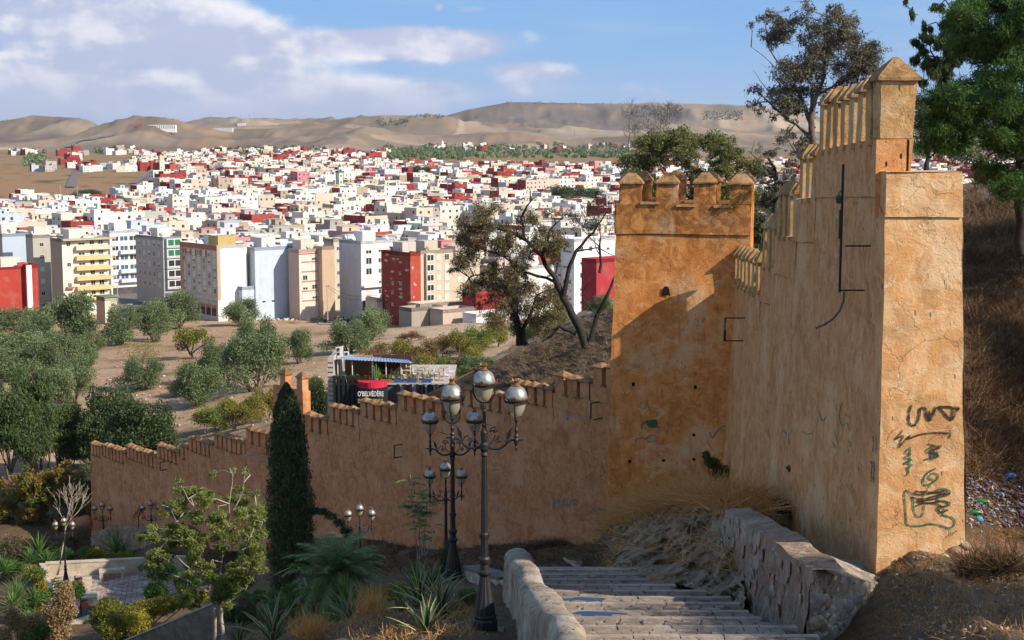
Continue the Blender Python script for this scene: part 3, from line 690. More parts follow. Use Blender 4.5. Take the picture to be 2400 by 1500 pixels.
# px0, px1, top y (cap tip) at px0, n
FSEG = [(213, 241, 1027, 4), (241, 296, 1031, 7), (297, 367, 1034, 8), (368, 422, 1031, 6), (422, 442, 1032, 2), (442, 501, 1013, 6), (501, 576, 1003, 7), (576, 648, 991, 6),
        (705, 770, 955, 5), (770, 842, 935, 5), (843, 930, 923, 5), (931, 1062, 905, 6), (1062, 1195, 888, 6), (1196, 1297, 878, 5), (1298, 1386, 862, 3), (1386, 1440, 838, 2)]
def far_wall():
    mb = MB(); th = 1.2; prev = None; segs = []
    for (a, b_, yt, n) in FSEG:
        p = fw(a, yt); s0 = fs(a, yt+40); s1 = fs(b_, yt+50); zt = p.z; segs.append([s1, s0, zt, n])   # s grows to the left
    segs = segs[::-1]
    segs[0][0] = -7
    for i in range(len(segs)-1): segs[i][1] = segs[i+1][0] = (segs[i][1]+segs[i+1][0])/2
    # curtain where the wall tower stands
    Pt = lambda s, z, o=0: Vector((FW0[0], FW0[1], 0))+fd*s+fn*o+Vector((0, 0, z))
    base = lambda s: float(np.interp(s, [-8, 0, 10, 20, 54, 60], [-17.2, -18.4, -20.6, -23.6, -29.4, -30]))
    M1 = [merlon_mesh(.57, .5, .84, .23, .09, 40+i, (M_far, M_capfar), 2, .12, .015) for i in range(4)]
    hgt = 1.22
    sl_ = MB(); sl_.box((-.16, -.33, -.05), (.16, .28, .03)); slm = sl_.build('sill', [M_capfar], link=False)
    rz = math.atan2(-fd.y, -fd.x)
    for i, (s0, s1, zt, n) in enumerate(segs):
        zc = zt-hgt; nu = max(3, int((s1-s0)*2)); bl = .75; p = -.03
        bo = -.18
        mb.patch(Pt(s1, base(s1), bo), Pt(s0, base(s0), bo), Pt(s0, zc-bl), Pt(s1, zc-bl), nu, 14, .035, .6)
        mb.patch(Pt(s1, zc-bl, p), Pt(s0, zc-bl, p), Pt(s0, zc, p), Pt(s1, zc, p), nu, 3, .02, .8)
        mb.add([Pt(s1, zc-bl), Pt(s0, zc-bl), Pt(s0, zc-bl, p), Pt(s1, zc-bl, p)], [(0, 1, 2, 3)])
        mb.patch(Pt(s0, zc, p), Pt(s0, zc, th), Pt(s1, zc, th), Pt(s1, zc, p), 2, nu, .015, 1)
        mb.add([Pt(s0, base(s0), th), Pt(s1, base(s1), th), Pt(s1, zc, th), Pt(s0, zc, th)], [(0, 1, 2, 3)])
        if i+1 < len(segs):
            zn = segs[i+1][2]-hgt; lo = min(zn, zc)-bl-.05; hi = max(zn, zc)
            q = [Pt(s1, lo, p-.002), Pt(s1, lo, th), Pt(s1, hi, th), Pt(s1, hi, p-.002)]; mb.add(q, [(0, 1, 2, 3)])
        if n:
            pt = (s1-s0)/n if i else (FSEG[-1] and .84)
            for k in range(n if i else 8):
                s = s1-pt*(k+.5) if i else s1-pt*(k+.5)
                ks = pt/.80
                o = put_merlon(FARW, M1[(k+i) % 4], Pt(s, zc-.02, .22), rz+random.uniform(-.04, .04), (min(ks, 1.15), .95, random.uniform(.96, 1.06)))
                sb = s+pt*.5
                if k: obj('sill', slm, FARW, Pt(sb, zc, .22)-FARW.location, (0, 0, rz))
    # left end face
    s0, s1, zt, n = segs[-1]
    mb.patch(Pt(s1, base(s1), th), Pt(s1, base(s1), -.18), Pt(s1, zt-hgt, -.03), Pt(s1, zt-hgt, th), 3, 10, .04, .8)
    mb.build('wall', [M_far, M_dark], FARW, loc='world', smooth=True)
    return Pt, base, M1, rz
FPt, Fbase, FM1, FRZ = far_wall()
# wall tower half hidden by the cypress
WT = empty('wall_tower', (-13, 86, -24), label='small rampart turret with two pyramid merlons rising behind the dark cypress', cat='turret')
def wall_tower():
    mb = MB()
    s0 = fs(714, 950); s1 = fs(645, 950); zc = fw(690, 912).z
    sa = fs(609, 1100); zl = fw(625, 1065).z
    def blk(sA, sB, o0, o1, zb, zt):
        a, b_, c, d_ = FPt(sB, 0, o0), FPt(sA, 0, o0), FPt(sA, 0, o1), FPt(sB, 0, o1)
        for p, q in ((a, b_), (b_, c), (c, d_), (d_, a)):
            mb.patch((p.x, p.y, zb), (q.x, q.y, zb), (q.x, q.y, zt), (p.x, p.y, zt), 6, 14, .03, .7)
        mb.add([(v.x, v.y, zt) for v in (a, b_, c, d_)], [(0, 1, 2, 3)])
    blk(s0, s1, -.12, .4, -31, zc); blk(s0, sa, -1.5, .2, -31, zl)
    mb.build('turret_body', [M_far], WT, loc='world', smooth=True)
    ms = merlon_mesh(.62, .55, .78, .36, .07, 61, (M_far, M_capfar), 3)
    for px in (666, 705):
        s = fs(px, 900); p = FPt(s, zc-.02, -.2); put_merlon(WT, ms, p+fn*.32, FRZ, (1.0, .8, 1))
wall_tower()
# ================================================================== the town
def painted(name, attr=True, col=None):
    m, h, b = new_mat(name); P = gpos(h)
    base = h.new('ShaderNodeVertexColor', layer_name='Col').outputs[0] if attr else h.new('ShaderNodeObjectInfo').outputs['Color']
    n = h.noise(P, .35, 6, .65).outputs[0]; s = h.noise(h.scale(P, (1.6, 1.6, .12)), 1., 5, .65).outputs[0]
    c = h.mix(h.math('MULTIPLY', h.ramp(n, .48, .72), .28), base, (.30, .24, .18, 1))
    c = h.mix(h.math('MULTIPLY', h.ramp(s, .54, .75), .30), c, (.13, .11, .09, 1))
    h.put(b.inputs['Base Color'], c); b.inputs['Roughness'].default_value = .9; b.inputs['Specular IOR Level'].default_value = .15
    return m
M_paint = painted('house_paint'); M_paintobj = painted('block_paint', False)
def glassm(name, col, rough=.12, spec=.6):
    m, h, b = new_mat(name); b.inputs['Base Color'].default_value = (*col, 1); b.inputs['Roughness'].default_value = rough; b.inputs['Specular IOR Level'].default_value = spec; return m
M_glass = glassm('window_glass', (.03, .038, .045)); M_greenglass = glassm('green_glass', (.03, .16, .08)); M_blueglass = glassm('blue_glass', (.05, .10, .17))
M_wframe = flat('window_frame_white', (.62, .60, .56), nz=.08); M_shut = flat('shutter_cream', (.60, .57, .50), nz=.1); M_rail = flat('dark_iron', (.03, .03, .03), nz=.1)
M_recess = flat('window_recess', (.045, .04, .038), nz=.3)
class CB(MB):
    def __init__(s): super().__init__(); s.c = []; s.cur = (1, 1, 1)
    def add(s, vs, fs, mi=0): super().add(vs, fs, mi); s.c.extend([s.cur]*len(fs))
    def cbuild(s, name, mats, parent=None, loc=None, link=True):
        me = s.build(name, mats, link=False)
        a = me.color_attributes.new('Col', 'FLOAT_COLOR', 'CORNER')
        cnt = np.array([len(f) for f in s.f]); cc = np.repeat(np.array(s.c, float), cnt, axis=0); cc = np.concatenate([cc, np.ones((len(cc), 1))], 1)
        a.data.foreach_set('color', cc.ravel().astype(np.float32))
        return obj(name, me, parent, loc) if link else me
WHITE = [('white', (.70, .68, .65)), ('white', (.64, .63, .61)), ('off-white', (.63, .58, .50)), ('cream', (.66, .61, .53)), ('beige', (.54, .46, .37)), ('tan', (.42, .33, .24)), ('pale pink', (.62, .46, .40)), ('pale blue', (.46, .53, .62)), ('grey', (.38, .36, .34))]
WW = [19, 17, 19, 13, 12, 6, 4, 4, 5]
RED = ('dark red', (.27, .035, .032)); RED2 = ('brick red', (.36, .065, .045)); ROSE = ('rose pink', (.52, .22, .24))
def Rz(t): return Matrix.Rotation(t, 4, 'Z')
def house_geo(cb, M, w, d, hh, st, cw, cs, rnd, lod):
    """box house in local frame (front y=0, left x=0); returns nothing, fills cb"""
    T = lambda p: M @ Vector(p)
    z0 = -4.
    pal = [tuple(c*rnd.uniform(.92, 1.06) for c in cw)]
    cb.cur = cw
    wn = max(1, int(w/3.4)); dn = max(1, int(d/4.5))
    fl = hh/st
    def face(a, b_, n, col, off):
        cb.cur = col
        L = (Vector(b_)-Vector(a)).length
        if lod == 0:
            hs = []
            for r in range(st):
                for k in range(n):
                    if rnd.random() < .22: continue
                    ww = rnd.choice((.9, 1.2, 1.5)); uc = (k+.5)/n; zc = r*fl+fl*.55; wh = rnd.choice((1.1, 1.3))
                    hs.append((uc-ww/2/L, uc+ww/2/L, (zc-wh/2-z0)/(hh-z0), (zc+wh/2-z0)/(hh-z0)))
            cb.patch(T((a[0], a[1], z0)), T((b_[0], b_[1], z0)), T((b_[0], b_[1], hh)), T((a[0], a[1], hh)), 1, 1, holes=hs, hd=.18)
        else:
            cb.add([T((a[0], a[1], z0)), T((b_[0], b_[1], z0)), T((b_[0], b_[1], hh)), T((a[0], a[1], hh))], [(0, 1, 2, 3)])
            dx = (Vector(b_)-Vector(a)).normalized(); nx = Vector((dx.y, -dx.x, 0))*.05
            for r in range(st):
                for k in range(n):
                    if rnd.random() < .35: continue
                    p = Vector((*a[:2], 0))+dx.to_3d()*L*((k+.5)/n)+nx if False else Vector((a[0]+dx.x*L*(k+.5)/n+nx.x, a[1]+dx.y*L*(k+.5)/n+nx.y, 0))
                    zc = r*fl+fl*.55; q = .6
                    cb.add([T((p.x-dx.x*q, p.y-dx.y*q, zc-.6)), T((p.x+dx.x*q, p.y+dx.y*q, zc-.6)), T((p.x+dx.x*q, p.y+dx.y*q, zc+.6)), T((p.x-dx.x*q, p.y-dx.y*q, zc+.6))], [(0, 1, 2, 3)], 1)
    blind = cs is not cw
    face((0, 0), (w, 0), wn if rnd.random() < .8 else 0, cw, 0)
    face((0, d), (0, 0), 0 if blind else dn, cs, 0)
    cb.cur = cs if rnd.random() < .5 else cw
    cb.add([T((w, 0, z0)), T((w, d, z0)), T((w, d, hh)), T((w, 0, hh))], [(0, 1, 2, 3)])
    cb.add([T((w, d, z0)), T((0, d, z0)), T((0, d, hh)), T((w, d, hh))], [(0, 1, 2, 3)])
    # roof behind its parapet
    cb.cur = tuple(c*rnd.uniform(.6, 1) for c in (.50, .44, .37)); t = .22; ph = rnd.uniform(.7, 1.1)
    cb.add([T((0, 0, hh)), T((w, 0, hh)), T((w, d, hh)), T((0, d, hh))], [(0, 1, 2, 3)])
    cb.cur = cw
    for a, b_ in (((0, 0), (w, t)), ((0, d-t), (w, d)), ((0, t), (t, d-t)), ((w-t, t), (w, d-t))):
        x0, y0 = a; x1, y1 = b_
        if a == (0, t): cb.cur = cs
        p = [T(q) for q in ((x0, y0, hh-.01), (x1, y0, hh-.01), (x1, y1, hh-.01), (x0, y1, hh-.01), (x0, y0, hh+ph), (x1, y0, hh+ph), (x1, y1, hh+ph), (x0, y1, hh+ph))]
        cb.add(p, [(4, 5, 6, 7), (0, 1, 5, 4), (1, 2, 6, 5), (2, 3, 7, 6), (3, 0, 4, 7)])
def shed_geo(cb, M, w, d, hh, rnd, n=None):
    for _ in range(n or rnd.randint(1, 3)):      # low walls, tanks and sheds on the roof
        x = rnd.uniform(.4, w-2.5); y = rnd.uniform(.4, d-2.); k = rnd.random()
        cb.cur = tuple(c*rnd.uniform(.5, 1.) for c in (.62, .56, .48)) if k < .7 else ((.25, .24, .23) if k < .9 else (.20, .27, .36))
        cb.box((x, y, hh), (x+rnd.uniform(.8, 2.4), y+(.15 if k < .4 else rnd.uniform(.6, 1.4)), hh+rnd.uniform(.8, 1.8)), 0, M)
def room_geo(cb, M, w, d, hh, cw, rnd):
    rw = rnd.uniform(2.6, .55*w); rd = rnd.uniform(2.6, .5*d); rh = rnd.uniform(2.3, 3.1)
    x = rnd.choice((.3, w-rw-.3)); y = rnd.choice((.3, d-rd-.3)); cb.cur = cw
    cb.box((x, y, hh), (x+rw, y+rd, hh+rh), 0, M)
    cb.box((x-.15, y-.15, hh+rh), (x+rw+.15, y+rd+.15, hh+rh+.15), 0, M)
    cb.add([M @ Vector(p) for p in ((x+rw*.4, y-.03, hh), (x+rw*.4+.9, y-.03, hh), (x+rw*.4+.9, y-.03, hh+2), (x+rw*.4, y-.03, hh+2))], [(0, 1, 2, 3)], 1)
    return x, y, rw, rd, rh
dish = MB(); 
_n = 10; _v = [(0, 0, -.12)]+[(.55*math.cos(2*math.pi*i/_n), .55*math.sin(2*math.pi*i/_n), 0) for i in range(_n)]
dish.add(_v, [(0, 1+(i+1) % _n, 1+i) for i in range(_n)]+[(0, 1+i, 1+(i+1) % _n) for i in range(_n)])
dish.v = [tuple(Matrix.Rotation(math.radians(58), 4, 'X') @ Vector(p)+Vector((0, 0, .9))) for p in dish.v]
dish.tube([(0, .05, 0), (0, .05, .85)], .04, 4)
M_dish = flat('dish_white', (.62, .62, .60), nz=.1); dish_me = dish.build('satellite_dish', [M_dish], link=False)
tank = MB(); tank.lathe([(.5, 0), (.55, .1), (.55, 1.0), (.5, 1.15), (.2, 1.25)], 10); tank_me = tank.build('water_tank', [flat('tank_plastic', (.30, .32, .36))], link=False)

TH = math.radians(40)
zones = [(150, 'behind the tall red wall'), (262, 'behind the yellow balconied block'), (430, 'behind the two grey street blocks'), (600, 'behind the white windowless wall'), (765, 'behind the pale blue windowless wall'), (945, 'behind the white corner block'), (1190, 'behind the peeling red block'), (9999, 'behind the dark bare tree')]
ORD = 'nearest second third fourth fifth sixth seventh eighth ninth tenth eleventh twelfth thirteenth fourteenth fifteenth sixteenth seventeenth eighteenth nineteenth twentieth'.split()
def ordn(i):
    if i < 20: return ORD[i]
    t = ['twenty', 'thirty', 'forty', 'fifty', 'sixty'][min(4, (i+1)//10-2)]; u = (i+1) % 10
    return t+'-'+['', 'first', 'second', 'third', 'fourth', 'fifth', 'sixth', 'seventh', 'eighth', 'ninth'][u] if u else {'twenty': 'twentieth', 'thirty': 'thirtieth', 'forty': 'fortieth', 'fifty': 'fiftieth', 'sixty': 'sixtieth'}[t]
def far_edge(px): return float(np.interp(px, [-300, 0, 300, 370, 450, 520, 700, 950, 1100, 1500, 2500], [940, 955, 1000, 1200, 1560, 1750, 1750, 1500, 1430, 1450, 1500]))
def layout():
    rnd = random.Random(11); lots = []
    blk_w = 88; blk_d = 46; st1 = 9; st2 = 8
    for bi in range(-16, 30):
        for bj in range(-24, 30):
            th = TH+rnd.uniform(-.03, .03)
            jx = rnd.uniform(-3, 3)
            ox = bi*(blk_w+st1); oy = bj*(blk_d+st2)
            tall = rnd.random() < .13; redq = rnd.random()
            for row in (0, 1):
                x = 0
                while x < blk_w-7:
                    w_ = rnd.uniform(8.5, 15.5); w_ = min(w_, blk_w-x); d_ = blk_d/2-rnd.uniform(.5, 5)
                    for half in (0, 1):
                        dd_ = d_/2 if rnd.random() < .99 else d_
                        lx = ox+x+jx; ly = oy+row*blk_d/2+half*dd_
                        X = lx*math.cos(TH)-ly*math.sin(TH); Y = 760+lx*math.sin(TH)+ly*math.cos(TH)
                        lots.append((X, Y, th, w_, dd_, tall, redq))
                    x += w_
    out = []
    for (X, Y, th, w_, d_, tall, redq) in lots:
        if Y < 395 or Y > 1800: continue
        px = 1200+F*X/Y*.993
        if px < -120 or px > 2560: continue
        if Y > far_edge(px)+rnd.uniform(-40, 40): continue
        fr = 418 if px < 1120 else (380 if px < 1250 else 375)
        if Y < fr+rnd.uniform(0, 10): continue
        if Y < 470 and 235 < px < 335: continue          # the street mouth
        if rnd.random() < .05: continue
        # little parks and the mosque yard
        if abs(px-805) < 34 and 1085 < Y < 1190: continue
        if abs(px-1350) < 80 and 640 < Y < 830: continue
        if abs(px-1045) < 50 and 640 < Y < 690: continue
        if abs(px-985) < 30 and 820 < Y < 880: continue
        out.append((X, Y, th, w_, d_, tall, redq, px))
    out.sort(key=lambda q: q[1]); return out
LOTS = layout()
def city():
    rnd = random.Random(5); stuff = CB(); counts = {}
    for k, (X, Y, th, w_, d_, tall, redq, px) in enumerate(LOTS):
        st = rnd.choice((2, 2, 3, 3, 3, 4)) if not tall else rnd.choice((4, 5))
        if Y < 600 and px < 1200: st = rnd.choice((3, 4, 4)) if Y < 520 else rnd.choice((2, 3, 3, 4))
        if Y > 1150: st = rnd.choice((2, 3, 4, 4, 5))
        hh = st*3.05+rnd.uniform(-.2, .8)
        nm, cw = rnd.choices(WHITE, WW)[0]
        pr = .10+.14*(px > 350)*(Y > 1000)+.12*(Y > 1150)*(px > 900)
        if rnd.random() < pr: nm, cw = rnd.choices((RED, RED2, ROSE), (6, 2, 1))[0]
        j = rnd.uniform(.9, 1.08); cw = tuple(min(.8, c*j) for c in cw)
        u = rnd.random(); cs = cw
        if u < .22+.20*(Y > 900): cs = tuple(c*rnd.uniform(.8, 1.1) for c in (RED if rnd.random() < .75 else RED2)[1])
        elif u < .42: cs = tuple(c*rnd.uniform(.8, 1.1) for c in (.40, .34, .28))
        elif u < .47: cs = (.45, .52, .62)
        zb = Hs(X, Y)-.3
        M = Matrix.Translation((X, Y, zb)) @ Rz(th)
        if k < 292:
            cb = CB(); L = Rz(0); house_geo(cb, L, w_, d_, hh, st, cw, cs, rnd, 0)
            o = cb.cbuild('house', [M_paint, M_recess]); o.location = (X, Y, zb); o.rotation_euler = (0, 0, th)
            zn = next(z for lim, z in zones if px < lim); key = (nm, zn); i = counts.get(key, 0); counts[key] = i+1
            ws = {2: 'two', 3: 'three', 4: 'four', 5: 'five'}[st]
            tag(o, f'{nm} {ws}-storey house, {ordn(i)} {nm} one {zn}' if i == 0 else f'{nm} {ws}-storey house, {ordn(i)} nearest {nm} one {zn}', 'house', 'flat-roofed town houses')
            if rnd.random() < .8:
                rb = CB(); x, y, rw, rd, rh = room_geo(rb, L, w_, d_, hh, tuple(c*rnd.uniform(.85, 1.05) for c in (cw if rnd.random() < .7 else rnd.choice(WHITE)[1])), rnd); rb.cbuild('roof_room', [M_paint, M_recess], o)
            for q in range(rnd.randint(1, 2)):
                sb = CB(); shed_geo(sb, L, w_, d_, hh, rnd, 1); sb.cbuild('roof_shed', [M_paint, M_recess], o)
            for q in range(rnd.randint(1, 5)):
                obj('satellite_dish', dish_me, o, (rnd.uniform(1, w_-1), rnd.uniform(.6, 2.2), hh+.1), (0, 0, rnd.uniform(-.3, .3)-th+.9), rnd.uniform(.8, 1.3))
            if rnd.random() < .25: obj('water_tank', tank_me, o, (rnd.uniform(1, w_-1), rnd.uniform(2, d_-1), hh))
        else:
            house_geo(stuff, M, w_, d_, hh, st, cw, cs, rnd, 1)
            if rnd.random() < (.85 if Y < 900 else .5): room_geo(stuff, M, w_, d_, hh, tuple(c*rnd.uniform(.85, 1.05) for c in (cw if rnd.random() < .75 else rnd.choice(WHITE)[1])), rnd)
            shed_geo(stuff, M, w_, d_, hh, rnd)
            if Y < 900:
                stuff.cur = (.62, .62, .60)
                for q in range(rnd.randint(0, 4)):
                    c0 = M @ Vector((rnd.uniform(1, w_-1), rnd.uniform(.6, d_-1), hh+1.1)); a = .5
                    stuff.add([c0+Vector((a*math.cos(t_), .3*math.cos(t_)+.25*math.sin(t_), a*.8*math.sin(t_))) for t_ in [i*math.pi/3 for i in range(6)]], [tuple(range(6))])
    # scattered houses on the far slopes
    for (x0, x1, y0, y1, n, rp) in ((0, 140, 355, 362, 10, .2), (132, 175, 352, 394, 12, .6), (170, 330, 349, 360, 14, .2), (300, 420, 368, 400, 34, .2), (330, 520, 360, 380, 34, .25), (60, 300, 392, 400, 14, .2), (520, 900, 352, 368, 40, .3), (400, 900, 368, 385, 70, .3),
                                    (1000, 1130, 340, 352, 14, .3), (1180, 1500, 340, 352, 12, .2), (640, 760, 356, 366, 12, .2), (1500, 2500, 372, 385, 40, .4)):
        for _ in range(n):
            px = rnd.uniform(x0, x1); py = rnd.uniform(y0, y1); g = G(px, py+4, 1200, 5000)
            if g.y < 1250: continue
            w_ = rnd.uniform(9, 17); d_ = rnd.uniform(9, 14); st = rnd.choice((2, 2, 3, 3)); hh = st*3.1
            cw = rnd.choices(WHITE, WW)[0][1] if rnd.random() > rp else RED[1]
            cs = cw if rnd.random() < .6 else RED[1]
            M = Matrix.Translation((g.x, g.y, g.z-.3)) @ Rz(TH+rnd.uniform(-.5, .3))
            house_geo(stuff, M, w_, d_, hh, st, cw, cs, rnd, 1); room_geo(stuff, M, w_, d_, hh, cw, rnd)
    o = stuff.cbuild('town_houses', [M_paint, M_recess]); tag(o, 'mass of smaller white, cream and red flat-roofed houses filling the valley', 'houses', 'flat-roofed town houses', 'stuff')
city()

# ------------------------------------------------------------------ the front row of apartment blocks
def winmesh(kind):
    f = MB(); t = .07
    f.box((-.5, -.05, -.5), (.5, .02, -.5+t)); f.box((-.5, -.05, .5-t), (.5, .02, .5)); f.box((-.5, -.05, -.5+t), (-.5+t, .02, .5-t)); f.box((.5-t, -.05, -.5+t), (.5, .02, .5-t))
    f.box((-.03, -.04, -.5+t), (.03, .02, .5-t)); f.box((-.55, -.10, -.56), (.55, .02, -.50))
    p = MB(); p.add([(-.44, -.012, -.44), (.44, -.012, -.44), (.44, -.012, .44), (-.44, -.012, .44)], [(0, 1, 2, 3)])
    if kind == 'half': p.add([(-.44, -.03, .0), (.44, -.03, .0), (.44, -.03, .44), (-.44, -.03, .44)], [(0, 1, 2, 3)], 1)
    if kind == 'shut': p.add([(-.44, -.03, -.44), (.44, -.03, -.44), (.44, -.03, .44), (-.44, -.03, .44)], [(0, 1, 2, 3)], 1)
    g = {'green': M_greenglass, 'blue': M_blueglass}.get(kind, M_glass)
    return f.build('window', [M_wframe], link=False), p.build('pane', [g, M_shut], link=False)
WM = {k: winmesh(k) for k in ('plain', 'half', 'shut', 'green', 'blue')}
def win(root, face, u, z, w_, h_, kind='plain', off=0.):
    f, p = WM[kind]
    loc = (u, -off-.012, z) if face == 'f' else (-off-.012, u, z); rz = 0 if face == 'f' else -math.pi/2
    o = obj('window', f, root, loc, (0, 0, rz), (w_, 1, h_)); obj('pane', p, o)
def block(label, p0, p1, p2, Yc, yt, yb, cl, cf, cat='building', th=TH, roof=(.42, .37, .31), par=.8):  # cl: left side colour, on several blocks the front paint darkened for shade
    s, c = math.sin(th), math.cos(th)
    Cn = W(p1, yb, Yc); top = W(p1, yt, Yc).z
    k2 = W(p2, yb, 1).x; k0 = W(p0, yb, 1).x
    w_ = (k2*Cn.y-Cn.x)/(c-k2*s); w2 = min(40, max(5, (Cn.x-k0*Cn.y)/max(.08, s+k0*c)))
    root = empty('apartment_block', (Cn.x, Cn.y, Cn.z), th, label=label, cat=cat)
    hh = top-Cn.z
    cb = CB(); z0 = -6
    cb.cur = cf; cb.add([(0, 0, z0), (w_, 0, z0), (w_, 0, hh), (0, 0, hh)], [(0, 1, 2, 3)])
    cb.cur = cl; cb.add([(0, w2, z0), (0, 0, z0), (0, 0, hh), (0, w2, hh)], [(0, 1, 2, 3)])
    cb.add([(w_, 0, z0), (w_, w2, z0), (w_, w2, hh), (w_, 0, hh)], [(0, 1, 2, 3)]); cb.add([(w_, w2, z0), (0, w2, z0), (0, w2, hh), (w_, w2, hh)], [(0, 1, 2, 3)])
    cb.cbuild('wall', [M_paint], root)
    rb = CB(); rb.cur = roof; rb.add([(.2, .2, hh-par), (w_-.2, .2, hh-par), (w_-.2, w2-.2, hh-par), (.2, w2-.2, hh-par)], [(0, 1, 2, 3)])
    rb.cur = cf
    for a in ((0, 0, w_, .2), (0, w2-.2, w_, w2), (0, .2, .2, w2-.2), (w_-.2, .2, w_, w2-.2)):
        rb.cur = cl if a[0] == 0 and a[1] == .2 else cf
        x0, y0, x1, y1 = a; p = [(x0, y0, hh), (x1, y0, hh), (x1, y1, hh), (x0, y1, hh)]; q = [(v[0], v[1], hh-par-.1) for v in p]
        rb.add(q+p, [(4, 5, 6, 7), (0, 1, 5, 4), (1, 2, 6, 5), (2, 3, 7, 6), (3, 0, 4, 7)] if 0 else [(4, 5, 6, 7), (1, 2, 6, 5), (3, 0, 4, 7), (2, 3, 7, 6), (0, 1, 5, 4)])
    rb.cbuild('roof', [M_paint], root)
    return root, w_, w2, hh
def cbox(root, name, a, b_, col, rot=None):
    cb = CB(); cb.cur = col; cb.box(a, b_); return cb.cbuild(name, [M_paint], root)
def roofstuff(root, w_, w2, hh, seed, col, big=1):
    r = random.Random(seed)
    cbox(root, 'roof_room', (w_*.25, w2*.35, hh-.8), (w_*.25+4*big, w2*.35+4, hh+2.2), col)
    for i in range(r.randint(2, 6)): obj('satellite_dish', dish_me, root, (r.uniform(.8, w_-.8), r.uniform(.8, w2-.8), hh-.6), (0, 0, r.uniform(.2, .6)), 1.2)
def grid_w(root, face, L, hh, cols, rows, kinds, w_=1.3, h_=1.3, m=1.2, seed=0, zlo=1.2, ztop=1.0):
    r = random.Random(seed)
    for i in range(rows):
        z = zlo+(hh-zlo-ztop)*(i+.5)/rows
        for j in range(cols):
            win(root, face, m+(L-2*m)*(j+.5)/cols, z, w_, h_, r.choice(kinds))
W1 = (.72, .70, .67)
# red wall at the left edge
r, a, b_, hh = block('tall blind red wall of a building at the left edge', -60, -20, 66, 318, 628, 772, (.36, .045, .035), (.36, .045, .035), par=.5); cbox(r, 'roof_room', (a-5.2, 1.2, hh-.5), (a-.8, 5, hh+2.0), (.60, .55, .48)); cbox(r, 'parapet', (a-1.8, .0, hh), (a, .25, hh+.9), (.36, .045, .035))
r2, a2, b2, h2 = block('narrow red wing with one white stripe beside the blind red wall', 60, 66, 94, 322, 620, 772, (.36, .045, .035), (.36, .045, .035)); cbox(r2, 'white_stripe', (.15, -.05, 2), (1.35, .0, h2-.2), (.75, .73, .70))
r, a, b_, hh = block('pale blue and raw grey blind building behind the red wall', -40, 12, 84, 396, 548, 722, (.35, .31, .27), (.40, .47, .56)); roofstuff(r, a, b_, hh, 1, (.6, .55, .5))
r, a, b_, hh = block('weathered grey concrete building beside the yellow balconied block', 82, 84, 124, 385, 551, 742, (.38, .35, .31), (.40, .37, .33)); grid_w(r, 'f', a, hh, 1, 6, ('plain', 'shut'), 1.2, 1.2, 0.4+a*.45, 3); roofstuff(r, a, b_, hh, 2, (.6, .55, .5))
# yellow balconied block
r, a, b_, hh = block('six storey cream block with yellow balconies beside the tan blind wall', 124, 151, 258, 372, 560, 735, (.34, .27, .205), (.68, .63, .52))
for i in range(6):
    z = 3.3+i*(hh-3.6)/6; fl = (hh-3.6)/6
    cbox(r, 'balcony', (a*.27 if i else .4, -1.25, z-.15), (a+.1, -.02, z+.95), (.60, .46, .23) if i < 5 else (.60, .52, .40))
    win(r, 'f', a*.14, z+1.5, 1.1, 1.1, ('plain', 'green', 'shut', 'plain', 'shut', 'plain')[i]); win(r, 'f', a*.42, z+1.75, 1.9, 1.2, 'half'); win(r, 'f', a*.65, z+1.75, 1.3, 1.2, 'plain'); win(r, 'f', a*.84, z+1.75, 1.5, 1.3, ('plain', 'plain', 'half', 'green', 'green', 'green')[i])
    cbox(r, 'balcony_fin', (a+.1, -1.25, z+.2), (a+1.5, -.1, z+.35), (.62, .45, .2)); cbox(r, 'balcony_fin', (a+.1, -1.25, z+.65), (a+1.5, -.1, z+.8), (.62, .45, .2))
cbox(r, 'roof_slab', (-.2, -1.5, hh-.5), (a+1.8, 0, hh-.05), (.45, .36, .25)); cbox(r, 'shop_front', (.2, -.1, 0), (a, 0, 2.6), (.70, .70, .72))
cb = CB(); cb.cur = (.5, .12, .18); cb.box((.7, -1.0, 6.6), (2.8, 0, 7.0)); cb.cbuild('awning', [M_paint], r)
roofstuff(r, a, b_, hh, 3, (.62, .57, .5))
# glazed white block
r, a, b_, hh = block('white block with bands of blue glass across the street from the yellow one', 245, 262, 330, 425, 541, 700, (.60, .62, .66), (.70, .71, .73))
for i in range(5):
    z = 5+i*(hh-6)/5; fl = (hh-6)/5
    for j, (u0, u1, k) in enumerate(((.06, .30, 'plain'), (.33, .62, 'blue'), (.65, .95, 'plain'))): win(r, 'f', a*(u0+u1)/2, z+fl*.5, a*(u1-u0), fl*.52, k if i > 1 else 'blue')
    win(r, 'l', b_*.25, z+fl*.5, 2, fl*.5, 'plain'); win(r, 'l', b_*.65, z+fl*.5, 2, fl*.5, 'plain')
    if i in (0, 1, 3): cbox(r, 'balcony', (a*.3, -1.3, z-.3), (a, -.02, z+.8), (.58, .60, .64))
cbox(r, 'shop_front', (.5, -.15, 0), (a-.3, -.01, 3.2), (.07, .07, .075)); roofstuff(r, a, b_, hh, 4, W1)
# grey corner block with green windows
r, a, b_, hh = block('grey corner block with glazed green bay windows above the street', 322, 386, 429, 392, 556, 712, (.46, .42, .37), (.42, .43, .46))
grid_w(r, 'l', b_, hh, 5, 5, ('plain', 'shut', 'half', 'plain'), 1.3, 1.4, 1.0, 4, 3.6, .6)
for i in range(5):
    z = 4+i*(hh-4.2)/5; cbox(r, 'bay', (a*.12, -.9, z), (a*.95, -.01, z+2.6), (.45, .46, .5)); win(r, 'f', a*.53, z+1.5, a*.78, 1.9, 'green' if i > 2 else 'plain', .9)
cbox(r, 'shop_front', (.3, -.1, 0), (a, -.01, 3.0), (.10, .10, .11)); roofstuff(r, a, b_, hh, 5, (.6, .57, .52))
